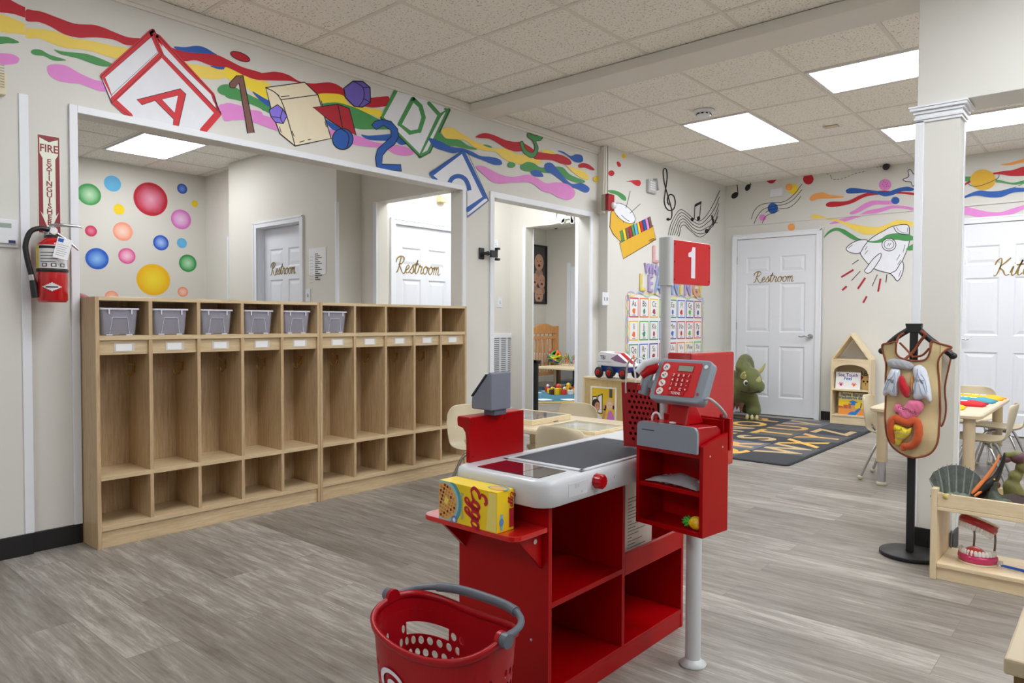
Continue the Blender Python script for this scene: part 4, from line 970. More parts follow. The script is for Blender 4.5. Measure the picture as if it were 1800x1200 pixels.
for i, (ch, x, y, k) in enumerate([('L', 1128, 496, 2), ('E', 1142, 498, 1), ('A', 1155, 501, 3), ('R', 1169, 502, 0), ('N', 1185, 504, 3), ('I', 1195, 505, 2), ('N', 1207, 506, 1), ('G', 1221, 508, 4), ('!', 1229, 509, 2)]):
    balloon(ch, x, y, 31-i*.5, k, {'L': 'yellow balloon letter L starting the bottom word', 'E': 'lilac balloon letter E in the bottom word', 'A': 'blue balloon letter A in the bottom word', 'R': 'pink balloon letter R behind the white pole', 'I': 'yellow balloon letter I in the bottom word', 'G': 'peach balloon letter G near the end of the banner', '!': 'yellow balloon exclamation mark ending the banner'}.get(ch, 'blue balloon letter N right of the white pole' if k == 3 else 'lilac balloon letter N between I and G'), sx=.85)

# ================================================================ back wall devices and ceiling devices
p = ony(1366, 339, YB-.001); m_ = MB(); m_.box(p.x-.07, p.x+.07, YB-.03, YB, p.z-.045, p.z+.045, WPL); m_.box(p.x-.02, p.x+.02, YB-.034, YB-.03, p.z-.03, p.z+.045, WPL)
tag(m_.build('junction_box', bev=.003), 'small white cover box on back wall between the painted notes', 'junction box')
def camera_dev(px, py, Y, lab, off=.06):
    p = ony(px, py, Y-off); t = thing('security_camera', lab, 'security camera', (p.x, Y, p.z))
    m_ = MB(); m_.box(-.03, .03, -.02, 0, -.01, .06, BLK); m_.build('mount', t, bev=.004)
    m_ = MB(); m_.cyl((-.0, -.03, .0), (.01, -.09, -.02), .034, BLK); m_.ell((.01, -.09, -.02), (.034, .014, .034), BLK); m_.build('lens_housing', t)
camera_dev(1557, 291, YB, 'black security camera high on back wall above the wavy stripes')
camera_dev(978, 398, 10.3, 'black security camera in the nursery seen through two doorways')
p = onz(1237, 195, ZC); t = thing('smoke_detector', 'round white smoke detector on ceiling beside the lit panel', 'smoke detector', (p.x, p.y, ZC))
m_ = MB(); m_.lathe([(0, 0), (.085, 0), (.085, -.012), (.075, -.02), (0, -.022)], WPL); m_.build('base_ring', t)
m_ = MB(); m_.lathe([(0, -.02), (.055, -.02), (.057, -.034), (.045, -.042), (0, -.044)], WPL); m_.build('sensor_dome', t)
m_ = MB()
for k in range(10):
    a = 2*PI*k/10; m_.box(-.009, .009, -.002, .002, -.034, -.024, BLK, Matrix.Translation((.0565*math.cos(a), .0615*math.sin(a), 0)) @ Matrix.Rotation(a+PI/2, 4, 'Z'))
m_.build('vent_slots', t)
p = onz(1461, 222, ZC); m_ = MB(); m_.box(p.x-.06, p.x+.06, p.y-.035, p.y+.035, ZC-.008, ZC, mat('sprinkler_cover', (206, 196, 170), .5)); tag(m_.build('ceiling_sensor', bev=.003), 'small flat beige sensor plate on ceiling between lit panels', 'sensor')
# notice paper on the playroom wall
a = ony(543, 437, 3.777); b = ony(573, 481, 3.777); m_ = MB(); m_.box(a.x, b.x, 3.776, 3.7775, b.z, a.z, WHITE)
for k in range(14):
    m_.box(a.x+.10, a.x+.10+.05+.03*(k % 3), 3.7755, 3.776, a.z-.06-k*.018, a.z-.053-k*.018, BLACKINK)
for k in range(9): m_.box(a.x+.02, a.x+.07, 3.7755, 3.776, a.z-.08-k*.03, a.z-.077-k*.03, mat('tag_grey', (150, 150, 160), .5))
tag(m_.build('wall_notice'), 'white printed notice taped beside the playroom restroom door', 'paper notice')
# letters over the nursery opening
m_ = MB()
for ch, px in (('C', 984), ('A', 999), ('R', 1013), ('E', 1026)):
    q = ony(px, 380, 6.135); put_text(m_, ch, .24, frame((q.x, 6.134, q.z), (1, 0, 0), (0, 0, 1)), mat('white_letter', (232, 232, 228), .4), bold=True, off=0)
o = m_.build('wall_letters'); o.modifiers.new('s', 'SOLIDIFY').thickness = .018; tag(o, 'raised white letters mounted above the nursery opening', 'letters')
q = onx(774, 351, -5.365); m_ = MB(); m_.box(-5.365, -5.30, q.y-.05, q.y+.05, q.z-.03, q.z+.03, mat('fixture_yellow', (236, 224, 160), .4, noise=.02)); tag(m_.build('wall_fixture', bev=.004), 'small pale yellow fixture above the hall restroom door', 'wall fixture')
# return air grille in the hall wall
a = onx(866, 594, -5.365); b = onx(899, 714, -5.365)
t = thing('air_grille', 'white louvred return air grille low on the hall wall', 'air vent', (-5.365, a.y, b.z)); W_ = b.y-a.y+.02; H_ = a.z-b.z
m_ = MB(); m_.box(0, .02, -.05, W_+.03, H_, H_+.05, TRIM); m_.box(0, .012, -.03, .0, 0, H_, TRIM); m_.box(0, .012, W_, W_+.03, 0, H_, TRIM); m_.box(0, .03, -.03, W_+.05, -.05, 0, TRIM); m_.build('grille_frame', t, bev=.002)
m_ = MB(); m_.box(0, .002, 0, W_, 0, H_, mat('vent_dark', (110, 110, 112), .7)); n = 36
for k in range(n): m_.box(.002, .012, 0, W_, H_*k/n, H_*k/n+.012, WPL, None)
for k in (1, 2): m_.box(.002, .014, W_*k/3-.012, W_*k/3+.012, 0, H_, WPL)
m_.build('louvres', t)
# red plush chair back in the playroom, peeking over the cubbies
p = atd(140, 500, 4.3)
t = thing('plush_chair', 'dark red soft chair back peeking over the cubbies at far left', 'chair', (p.x, p.y, 0))
m_ = blob('upholstery', [((0, 0, .95), .2, (1, .9, 1.6)), ((0, .04, 1.05), .16), ((.0, -.06, 1.15), .12), ((0, 0, .5), .35, (1, .9, 1.3)), ((0, 0, .2), .35)], mat('plush_red', (150, 14, 38), .8, sheen=.4), t, .05)

# ================================================================ TOY CHECKOUT LANE
X0, X1, Y0, Y1 = -1.552, -1.202, 1.54, 2.332
cs_ = thing('checkout_stand', 'red toy checkout counter with white top, black belt and round pole sign 1', 'play checkout', (X1, Y0, 0))
def cp(n, *b, mt=RED, par=None, bev=.0012):   # world-coordinate box as a part of the stand
    m_ = MB(); x, y = X1, Y0; m_.box(b[0]-x, b[1]-x, b[2]-y, b[3]-y, b[4], b[5], mt); return m_.build(n, par or cs_, bev=bev)
p_ = .016
end_ = cp('end_panel', X0, X1, Y0, Y0+p_, 0, .598)
cp('back_panel', X0, X0+.012, Y0+p_, Y1-p_, .05, .598)
cp('divider', X0+.012, X1, 1.92, 1.936, .065, .598)
cp('side_panel', X0, X1, Y1-p_, Y1, 0, .36)
cp('kick_board', X1-.018, X1-.002, Y0+p_, Y1-p_, 0, .05)
cp('shelf', X0+.012, X1, Y0+p_, Y1-p_, .05, .066)
cp('shelf', X0+.012, X1, Y0+p_, 1.92, .300, .316)
cp('shelf', X0+.012, X1-.015, 1.936, Y1-p_, .290, .304)
cp('front_rail', X1-.014, X1, 1.936, Y1-p_, .289, .357)
m_ = MB(); SCR = mat('screw', (210, 200, 200), .3, metal=.6)
for (x, z) in ((-.30, .27), (-.06, .20), (-.30, .09), (-.06, .05), (-.03, .47)): m_.cyl((x, .0005, z), (x, -.0015, z), .004, SCR, n=10)
m_.build('screws', end_)
# side shelf
zs = .531
q = rrect(-1.575, -1.205, 1.402, 1.60, .035, 6); q = [(x-X1, y-Y0) for x, y in q if True]
q = [(x, min(y, 0)) for x, y in q]
m_ = MB(); m_.prism(q, zs-.014, zs, mat('red_shelf', (206, 30, 28), .18, coat=.4)); m_.build('bagging_shelf', cs_, bev=.002)
m_ = MB(); m_.prism([(-.11, zs-.014), (0, zs-.014), (0, zs-.12)], -1.535-X1, -1.523-X1, RED, axis='x'); m_.prism([(-.11, zs-.014), (0, zs-.014), (0, zs-.12)], -1.235-X1, -1.223-X1, RED, axis='x')
m_.build('shelf_bracket', cs_)
m_ = MB(); m_.cyl((-1.222-X1, -.035, zs-.035), (-1.2205-X1, -.035, zs-.035), .007, SCR, n=12); m_.build('bracket_screw', cs_)
# white counter
zt_ = .67
WCT = mat('white_counter', (214, 217, 223), .3, noise=.01, coat=.1)
m_ = MB(); o_ = rrect(-1.525-X1, -1.160-X1, 1.474-Y0, 2.46-Y0, .055, 7); n = len(o_)
def sc(e): 
    return rrect(-1.525-X1+e, -1.160-X1-e, 1.474-Y0+e, 2.46-Y0-e, max(.055-e, .01), 7)
R_ = [(.006, .597), (0, .602), (0, .655), (.004, .666), (.012, zt_)]
vs = []
for e, z in R_: vs += [(x, y, z) for x, y in sc(e)]
m_.add(vs, [(i*n+j, i*n+(j+1) % n, (i+1)*n+(j+1) % n, (i+1)*n+j) for i in range(len(R_)-1) for j in range(n)], WCT, True)
m_.add([(x, y, .597) for x, y in sc(.006)], [tuple(range(n))[::-1]], WCT); m_.add([(x, y, zt_) for x, y in sc(.012)], [tuple(range(n))], WCT)
top = m_.build('counter_top', cs_)
m_ = MB(); a, b, c, d = -1.455-X1, -1.19-X1, 1.66-Y0, 2.20-Y0   # raised belt surround
m_.box(a-.02, b+.015, c, c+.02, zt_, zt_+.005, WCT); m_.box(a-.022, a, c, d, zt_, zt_+.007, WCT); m_.box(b, b+.015, c, d, zt_, zt_+.005, WCT); m_.box(a-.02, b+.015, d-.01, d+.01, zt_, zt_+.005, WCT)
m_.build('belt_surround', top, bev=.002)
BELT = mat('belt_black', (60, 64, 75), .6, noise=.08, nscale=160, bump=.2, bscale=300)
m_ = MB(); m_.box(a, b, c+.02, d-.01, zt_, zt_+.003, BELT); m_.build('conveyor_belt', cs_)
m_ = MB(); GLS = mat('scanner_glass', (60, 20, 34), .06, coat=1.0); m_.box(-1.448-X1, -1.216-X1, 1.512-Y0, 1.640-Y0, zt_, zt_+.0015, mat('glass_dark', (48, 34, 46), .05, coat=1.0)); m_.box(-1.448-X1, -1.30-X1, 1.5125-Y0, 1.6395-Y0, zt_+.0015, zt_+.002, mat('glass_maroon', (92, 22, 48), .08, coat=1.0)); m_.build('scanner_window', cs_)
kx, ky, kz = -1.160-X1, 1.709-Y0, .640
m_ = MB(); prof = []
vs = []; nn = 36
for h, r in ((0, .021), (.022, .021), (.027, .017)):
    for k in range(nn): rr = r*(1+.05*math.cos(12*2*PI*k/nn)); vs.append((kx+h, ky+rr*math.cos(2*PI*k/nn), kz+rr*math.sin(2*PI*k/nn)))
m_.add(vs, [(i*nn+j, i*nn+(j+1) % nn, (i+1)*nn+(j+1) % nn, (i+1)*nn+j) for i in range(2) for j in range(nn)]+[tuple(range(2*nn, 3*nn))], REDP); m_.build('belt_knob', cs_)
m_ = MB(); LG2 = mat('counter_detail', (200, 202, 206), .4)
m_.box(kx, kx+.001, ky-.135, ky-.045, kz-.025, kz+.012, WCT); m_.box(kx, kx+.0016, ky-.105, ky-.085, kz-.004, kz+.008, LG2); m_.cyl((kx, ky-.07, kz-.018), (kx+.0016, ky-.07, kz-.018), .004, LG2)
m_.build('battery_cover', cs_)
m_ = MB(); m_.cyl((kx, ky+.10, kz-.004), (kx+.0016, ky+.10, kz-.004), .006, LG2); m_.build('screw_cap', cs_)
# red bracket with customer display
XP = -1.505
ya_, yb2 = onx(825.5, 780, XP).y, onx(921, 760, XP).y; zp = onx(830, 733, XP).z; xl = ony(804, 735, ya_).x
pr = [(XP, zt_), (XP, zp), (xl, zp), (xl-.002, zp-.01), (xl, zp-.030), (XP-.03, zp-.036), (XP-.020, zp-.048), (XP-.016, zp-.07), (XP-.016, zt_)]
m_ = MB(); m_.prism([(x-X1, z) for x, z in pr], ya_-Y0, yb2-Y0, RED, axis='y'); brk = m_.build('display_bracket', cs_, bev=.003)
m_ = MB()
for yy, zz in ((.012, .015), (.10, .012), (.16, .018), (.24, .01), (.015, .12), (.24, .10)): m_.cyl((XP-X1, ya_-Y0+yy, zp-zz), (XP-X1+.0015, ya_-Y0+yy, zp-zz), .0035, mat('screw_red', (110, 0, 8), .5), n=8)
m_.build('screws', brk)
# grey customer display (wedge, screen toward -X)
XD = -1.475; yd0 = onx(864, 700, XD).y; yd1 = onx(898.4, 700, XD).y; zb_ = onx(864, 722, XD).z; ztp = onx(864, 656, XD).z; xw = ony(829, 720, yd0).x
DISP = mat('display_grey', (128, 134, 150), .4, noise=.02)
pr = [(XD, zb_), (XD, ztp), (XD-.012, ztp+.003), (xw+.0, zb_+.035), (xw-.002, zb_+.015), (xw, zb_)]
m_ = MB(); m_.prism([(x-X1, z) for x, z in pr], yd0-Y0, yd1-Y0, DISP, axis='y'); dsp = m_.build('customer_display', cs_, bev=.004)
m_ = MB(); m_.box(XD-.05-X1, XD-.006-X1, yd0+.02-Y0, yd0+.075-Y0, zp, zb_+.001, mat('display_dark', (92, 98, 114), .4)); m_.build('display_foot', dsp)
m_ = MB(); dxx, dzz = xw-(XD-.012), (zb_+.035)-(ztp+.003); L_ = math.hypot(dxx, dzz); T = frame((XD-.014-X1+dxx*.5, (yd0+yd1)/2-Y0, ztp+dzz*.5), (0, -1, 0), (-dxx, 0, -dzz))
m_.box(-.05, .05, -L_*.42, L_*.42, 0, .004, mat('display_screen', (60, 66, 80), .2), T); m_.build('display_screen', dsp)

# register tower: local frame, +x along its open front, +y away from the cashier side
O_ = atd(1118, 850, 2.2)
RZ = -math.radians(7.2)
def TP(x, y, z):  # local point -> stand coordinates
    v = Matrix.Rotation(RZ, 3, 'Z') @ Vector((x, y, 0)); return Vector((O_.x+v.x-X1, O_.y+v.y-Y0, z))
TM = Matrix.Translation((O_.x-X1, O_.y-Y0, 0)) @ Matrix.Rotation(RZ, 4, 'Z')
TW = Matrix.Translation((O_.x, O_.y, 0)) @ Matrix.Rotation(RZ, 4, 'Z')
def tp(n, boxes, mt=RED, bev=.0012, T=TM, par=None):
    m_ = MB()
    for b in boxes: m_.box(*b, mt, T)
    return m_.build(n, par or cs_, bev=bev)
W_, D_ = .238, .132; zb0, zt0 = .483, .722
cab = tp('cabinet_side', [(0, .012, 0, D_, zb0, .752)]); 
m_ = MB(); m_.prism([(0, zb0), (D_, zb0), (D_, .775), (0, .746)], W_-.012, W_, RED, axis='x', T=TM); m_.build('cabinet_side', cs_, bev=.0012)
tp('cabinet_back', [(.012, W_-.012, D_-.01, D_, zb0, .81), (.11, W_+.003, D_, D_+.012, .72, .815)])
tp('cabinet_shelf', [(.012, W_-.012, 0, D_-.01, zb0, zb0+.014)]); tp('cabinet_shelf', [(.012, W_-.012, 0, D_-.01, .600, .612)]); tp('cabinet_shelf', [(.012, W_-.012, 0, D_-.01, zt0-.012, zt0)])
m_ = MB()
for q in ((W_+.0005, .035, .715), (W_+.0005, .10, .735)): m_.cyl((W_, q[1], q[2]), (W_+.0015, q[1], q[2]), .003, SCR, n=8, T=TM)
m_.cyl((.205, D_-.0105, .655), (.205, D_-.013, .655), .008, SCR, n=12, T=TM); m_.build('screws', cs_)
hs = tp('tower_housing', [(.021, .112, .125, .372, .63, 1.004)], mat('red_housing', (190, 22, 30), .12, coat=.6), .006)
m_ = MB(); m_.lathe([(.04, 0), (.043, .006), (.030, .014), (.026, .022), (0, .022)], LGP, c=tuple(TP(.08, .197, 0))); m_.build('pole_foot', cs_)
m_ = MB(); c_ = TP(.08, .197, 0); m_.cyl((c_.x, c_.y, .0), (c_.x, c_.y, .632), .0245, LGP, n=28); m_.build('support_pole', cs_)
m_ = MB(); a_ = TP(-.012, .16, 0); m_.cyl((a_.x, a_.y, .672), (a_.x, a_.y, 1.22), .0165, LGP, n=28); m_.build('sign_pole', cs_)
m_ = MB(); m_.prism(rrect(-.034, .010, .142, .180, .014, 5), 1.218, 1.372, LGP, T=TM); pc_ = m_.build('sign_bracket', cs_)
m_ = MB(); pl = rrect(.168, .385, 1.224, 1.366, .010, 4); 
SGN = mat('sign_red', (204, 26, 34), .3, noise=.02, coat=.3)
m_.prism(pl, -.006, .008, SGN, axis='x', T=TM); sg_ = m_.build('lane_sign', cs_, bev=.002)
m_ = MB(); 
one = [(-.010, -.048), (.012, -.048), (.012, .050), (-.004, .050), (-.010, .036), (-.026, .030), (-.026, .018), (-.010, .018)]
T = TM @ frame((.0085, .28, 1.296), (0, 1, 0), (0, 0, 1)); m_.add([(x*1.05, z*1.05, .0006) for x, z in one], [tuple(range(8))], mat('sign_white', (232, 228, 236), .4), False, T); m_.build('numeral', sg_)
m_ = MB()
for y, z in ((.178, 1.352), (.178, 1.238), (.178, 1.295), (.376, 1.352), (.376, 1.238)): m_.cyl((.008, y, z), (.0095, y, z), .003, mat('screw_red', (110, 0, 8), .5), n=8, T=TM)
m_.build('screws', sg_)

# cash register (rests in the top of the tower cabinet)
cr = thing('cash_register', 'red and grey toy cash register with tilted keypad screen and scanner', 'cash register', (O_.x, O_.y, zt0), RZ)
def B(n, boxes, mt, bev=.001, par=None, T=None):
    m_ = MB()
    for b in boxes: m_.box(*b, mt, T)
    return m_.build(n, par or cr, bev=bev)
m_ = MB(); m_.prism([(-.004, .001), (.118, .001), (.118, .06), (.10, .072), (.0, .076), (-.004, .07)], .018, .222, REDP, axis='x'); m_.build('drawer_case', cr, bev=.004)
m_ = MB(); q = [(.013, .002), (.226, .002), (.226, .060)]+[(.226-.018*(1-math.cos(a)), .060+.018*math.sin(a)) for a in (.5, 1.0, 1.57)]+[(.031, .078)]+[(.013+.018*(1-math.cos(a)), .060+.018*math.sin(a)) for a in (1.57, 1.0, .5)]+[(.013, .060)]
m_.prism(q, -.014, -.004, GREY, axis='y'); dr = m_.build('drawer_front', cr, bev=.002)
B('receipt_slot', [(.032, .078, -.0145, -.0138, .052, .0545)], BLK, 0, dr)
m_ = MB(); m_.lathe([(0, .077), (.011, .077), (.011, .081), (0, .082)], WHITE, c=(.12, .02, 0)); m_.build('lock_button', cr)
m_ = MB(); m_.prism([(.02, .074), (.115, .074), (.085, .12), (.075, .135), (.04, .135)], .10, .165, REDP, axis='x'); m_.build('neck', cr, bev=.004)
m_ = MB(); m_.tube(cat_rom([(.03, .04, .07), (.03, .04, .088), (.036, .045, .098), (.044, .05, .096), (.05, .055, .08)], False, 4), .0035, WPL, n=8); m_.build('receipt_hook', cr)
# head
HT = Matrix.Translation((.045, -.004, .868-zt0)) @ frame((0, 0, 0), (1, 0, 0), (0, .060, .120)); HWd, HHt = .185, .136
m_ = MB(); m_.prism(rrect(0, HWd, 0, HHt, .016, 5), -.034, 0, GREY, T=HT); head = m_.build('keypad_screen', cr, bev=.004)
m_ = MB(); m_.prism(rrect(.017, .157, .016, HHt-.012, .006, 3), 0, .0012, mat('register_red', (214, 32, 38), .3), T=HT); m_.build('red_face', head)
ICN = [mat('icon_%d' % i, c, .5) for i, c in enumerate([(220, 150, 60), (60, 80, 190), (90, 160, 70), (210, 120, 40), (200, 50, 80)])]
for i in range(4):
    m_ = MB(); x, y = .036, HHt-.030-i*.026; m_.cyl((x, y, .001), (x, y, .004), .0112, WHITE, n=24, T=HT)
    for k in range(4): m_.cyl((x-.004+.0035*(k % 3), y-.003+.0028*((k*2+i) % 3), .004), (x-.004+.0035*(k % 3), y-.003+.0028*((k*2+i) % 3), .0045), .0025, ICN[(i+k) % 5], n=8, T=HT)
    m_.build('picture_button', head)
B('lcd_display', [(.076, .132, HHt-.042, HHt-.020, .001, .002)], mat('register_red2', (170, 16, 24), .3), 0, head, HT); B('lcd_screen', [(.079, .129, HHt-.040, HHt-.023, .002, .0026)], mat('lcd_green', (152, 166, 150), .2), 0, head, HT)
for r, row in enumerate(['789/', '456x', '123-', '0.C+']):
    for c, ch in enumerate(row):
        m_ = MB(); x, y = .070+c*.0175, HHt-.055-r*.0145; m_.box(x-.006, x+.006, y-.005, y+.005, .001, .0035, mat('key_red', (190, 20, 30), .3), HT)
        put_text(m_, ch, .012, HT @ Matrix.Translation((x, y, .0037)), WHITE, bold=True, off=.0002); m_.build('key', head)
m_ = MB(); x, y = .094, HHt-.055-4*.0145+.001; m_.box(x-.028, x+.028, y-.005, y+.005, .001, .0035, MATS['key_red'], HT); put_text(m_, 'TOTAL', .011, HT @ Matrix.Translation((x, y, .0037)), WHITE, bold=True, off=.0002); m_.build('total_key', head)
m_ = MB(); m_.cyl((.170, HHt-.022, 0), (.170, HHt-.022, .002), .006, WHITE, T=HT, n=16); m_.cyl((.166, .028, 0), (.166, .028, .002), .0045, mat('led_rose', (190, 60, 90), .3), T=HT, n=16); m_.build('side_buttons', head)
# scanner gun with coiled cable
m_ = MB(); SX = .012; P = [(SX-.004, .02, .155), (SX+.004, .03, .205), (SX+.010, .034, .222)]; m_.tube(P, [.0155, .0165, .014], GREY, n=16); m_.box(SX-.012, SX+.000, .0, .006, .168, .186, mat('trigger_red', (200, 20, 30), .3)); sc_ = m_.build('scanner', cr, bev=.002)
m_ = MB(); m_.tube([(SX-.006, .014, .212), (SX+.01, .03, .230), (SX+.028, .052, .240)], [.014, .018, .015], REDP, n=16); m_.build('scanner_head', sc_)
m_ = MB(); m_.tube([(SX-.014, .004, .222), (SX+.00, .02, .248), (SX+.03, .05, .262)], [.010, .013, .012], mat('scanner_white', (214, 216, 222), .3), n=12); m_.build('scanner_cap', sc_)
m_ = MB(); m_.box(.026, .05, .02, .04, .175, .20, GREY); m_.build('scanner_cradle', cr, bev=.003)
m_ = MB(); e0 = HT @ Vector((HWd, .02, -.015)); m_.tube(cat_rom([tuple(e0), (e0.x+.018, e0.y+.0, e0.z+.002), (e0.x+.03, e0.y+.03, e0.z-.022), (e0.x+.022, e0.y+.075, e0.z-.05), (.225, .122, .098)], False, 6), .0042, mat('cable_grey', (176, 178, 182), .4), n=8); m_.ell((.225, .122, .10), .011, REDP); m_.build('cable', cr)

# perforated red shopping bag hanging from the tower
bg = thing('shopping_bag', 'flat red perforated shopping bag with white handles hanging beside cash register', 'shopping bag', tuple(TW @ Vector((-.178, .143, .680))), RZ)
cu, cv = 8, 12; vs, fs = perf_cells(cu, cv, lambda i, j: 1 <= i <= 6 and 0 < j < 11, .30, 12)
def bagp(u, v, dy): # u 0..1, v 0..1
    return ((u-.0)*.145+(1-v)*.012, dy+.012*math.sin(u*PI)*(1-v*.2), v*.215)
m_ = MB(); m_.add([bagp(u/cu, v/cv, 0) for u, v in vs], fs, REDD)
o = m_.build('bag_front', bg, weld=True, solid=.0012)
m_ = MB(); DK = mat('bag_inside', (84, 4, 10), .8); m_.add([bagp(u, v, .014) for v in (0, 1) for u in (0, .33, .66, 1)], [(0, 1, 5, 4), (1, 2, 6, 5), (2, 3, 7, 6)], DK); m_.build('bag_back', bg, solid=.001)
m_ = MB(); m_.add([(.0, 0, .213), (-.0, .05, .213), (.012, .05, 0), (.012, 0, 0)], [(0, 1, 2, 3)], REDD); m_.build('bag_gusset', bg, solid=.001)
m_ = MB()
for s_, dy in ((.0, 0), (.0, .03)):
    P = cat_rom([(.02+dy*.5, dy, .18), (.02+dy*.5, dy, .235), (.045, dy-.02, .285), (.085, dy-.03, .305), (.115, dy-.02, .28), (.125, dy, .23), (.125, dy, .18)], False, 6)
    vs = []
    for p in P: vs += [(p[0], p[1]-.004, p[2]), (p[0], p[1]+.004, p[2])]
    m_.add(vs, [(2*k, 2*k+1, 2*k+3, 2*k+2) for k in range(len(P)-1)], mat('strap_white', (226, 226, 230), .6, noise=.02))
m_.build('strap', bg, solid=.0016)

# waffle box
wb = thing('waffle_box', 'yellow waffle carton lying on its side on the red bagging shelf', 'food box', (-1.497, 1.404, zs), math.radians(-1))
L_, D2_, H2 = .229, .068, .112
YEL = mat('carton_yellow', (250, 214, 8), .3, noise=.01, coat=.3); 
m_ = MB(); m_.box(0, L_, 0, D2_, 0, H2, YEL); bx = m_.build('carton', wb, bev=.0015)
FT = frame((0, -.0004, 0), (1, 0, 0), (0, 0, 1))  # front face, x right, y up
m_ = MB(); TEAL = mat('plate_teal', (84, 160, 172), .4); WAF = mat('waffle', (228, 172, 96), .6, noise=.12, nscale=30); BUT = mat('butter', (250, 226, 110), .3); SYR = mat('syrup', (110, 40, 20), .2)
def disc(cx, cy, r, mt, z, x0=0, y0=0, x1=L_, y1=H2, n=48, rx=1):
    P = [(min(max(cx+r*rx*math.cos(2*PI*k/n), x0), x1), min(max(cy+r*math.sin(2*PI*k/n), y0), y1)) for k in range(n)]
    m_.add([(a, b, z) for a, b in P], [tuple(range(n))], mt, False, FT)
disc(.026, .056, .068, TEAL, .0002); disc(.022, .056, .060, mat('plate_teal2', (150, 205, 214), .4), .0003); disc(.022, .055, .052, WAF, .0004)
for i in range(-4, 5):
    for j in range(-4, 5):
        x, y = .022+i*.0105+j*.0035, .055+j*.0105-i*.0035
        if math.hypot(x-.022, y-.055) < .046 and x > .004 and 0.006 < y < .11:
            k = SYR if (i*3+j*5) % 4 == 0 or (i == -1 and j > -1) else mat('waffle_dark', (196, 138, 66), .6)
            a = .0038; m_.add([(x-a, y-a, .0006), (x+a, y-a, .0006), (x+a, y+a, .0006), (x-a, y+a, .0006)], [(0, 1, 2, 3)], k, False, FT)
m_.add([(x, y, .0008) for x, y in ((.020, .052), (.034, .046), (.042, .062), (.028, .070))], [(0, 1, 2, 3)], BUT, False, FT)
disc(.064, .008, .012, mat('badge_blue', (110, 130, 190), .4), .0009, n=20); disc(.064, .008, .006, WHITE, .001, n=20)
EG = mat('carton_red', (196, 20, 44), .4)
put_script(m_, 'Eggo', .058, FT @ Matrix.Translation((.150, .058, .0006)) @ Matrix.Rotation(-PI/2, 4, 'Z'), EG, w=.16, off=.0003)
put_text(m_, 'Buttermilk', .0165, FT @ Matrix.Translation((.096, .052, .0006)) @ Matrix.Rotation(-PI/2, 4, 'Z'), mat('carton_teal', (120, 170, 160), .4), off=.0003, sx=1.1)
m_.add([(L_*.80+.006, .004, .0003), (L_-.001, .004, .0003), (L_-.001, H2-.004, .0003), (L_*.80+.016, H2-.004, .0003)], [(0, 1, 2, 3)], mat('carton_cream', (246, 226, 120), .3), False, FT)
m_.build('front_print', bx)
m_ = MB(); ET = frame((L_+.0004, 0, 0), (0, 1, 0), (0, 0, 1))
put_script(m_, 'Eggo', .020, ET @ Matrix.Translation((.058, .085, .0004)) @ Matrix.Rotation(-PI/2, 4, 'Z'), EG, w=.16, off=.0002)
m_.add([(.048, .008, .0004), (.066, .008, .0004), (.066, .060, .0004), (.048, .060, .0004)], [(0, 1, 2, 3)], EG, False, ET)
m_.add([(x, y, .0005) for x, y in ((.012, .006), (.022, .006), (.022, .050), (.012, .050))], [(0, 1, 2, 3)], mat('badge_sky', (120, 190, 220), .4), False, ET)
m_.add([(.017+.009*math.cos(k), .028+.011*math.sin(k), .0006) for k in [2*PI*i/16 for i in range(16)]], [tuple(range(16))], mat('badge_sky2', (90, 150, 200), .4), False, ET)
m_.build('end_print', bx)
m_ = MB(); UT = frame((0, 0, H2+.0004), (1, 0, 0), (0, 1, 0)); m_.add([(.20+.035*math.cos(k), .035+.028*math.sin(k)*(1 if math.sin(k) > 0 else .6), .0002) for k in [2*PI*i/24 for i in range(24)]], [tuple(range(24))], TEAL, False, UT)
m_.add([(.20+.028*math.cos(k), .036+.018*math.sin(k), .0004) for k in [2*PI*i/24 for i in range(24)]], [tuple(range(24))], WAF, False, UT); m_.build('top_print', bx)

# things in the tower cabinet
CB = mat('coin_bag_plastic', (205, 200, 210), .15, alpha=.45); 
cbg = thing('coin_bag', 'clear plastic bag of play coins on the middle tower shelf', 'bag', tuple(TW @ Vector((.03, .01, .612))), RZ)
m_ = MB(); vs = []; nx, ny = 14, 6
for j in range(ny+1):
    for i in range(nx+1):
        u, v = i/nx, j/ny; vs.append((u*.185, v*.10-.006, .004+.022*math.sin(PI*u)**.5*math.sin(PI*v)**.5*(.8+.2*math.sin(9*u+5*v))+.006*math.sin(u*PI)))
m_.add(vs, [(j*(nx+1)+i, j*(nx+1)+i+1, (j+1)*(nx+1)+i+1, (j+1)*(nx+1)+i) for j in range(ny) for i in range(nx)], CB, True); m_.build('plastic_film', cbg, solid=.0006)
m_ = MB()
for k in range(60):
    x, y = .02+.145*random.random(), .008+.075*random.random(); T = Matrix.Translation((x, y, .003+.012*random.random())) @ Matrix.Rotation(random.random()*.6, 4, 'X'); m_.cyl((0, 0, 0), (0, 0, .0015), .007, mat('coin', (196, 190, 176), .3, metal=.5), n=10, T=T)
o = m_.build('coins', cbg); o['kind'] = 'stuff'
pa_ = thing('toy_pineapple', 'small yellow toy pineapple with green leaves on lowest tower shelf', 'toy fruit', tuple(TW @ Vector((.205, .022, zb0+.014+.020))), RZ)
m_ = MB(); m_.ell((0, 0, 0), (.026, .019, .020), mat('pineapple_yellow', (244, 190, 20), .3, noise=.15, nscale=120, bump=1, bscale=150)); m_.build('fruit', pa_)
m_ = MB(); PG = mat('pineapple_green', (60, 180, 60), .3)
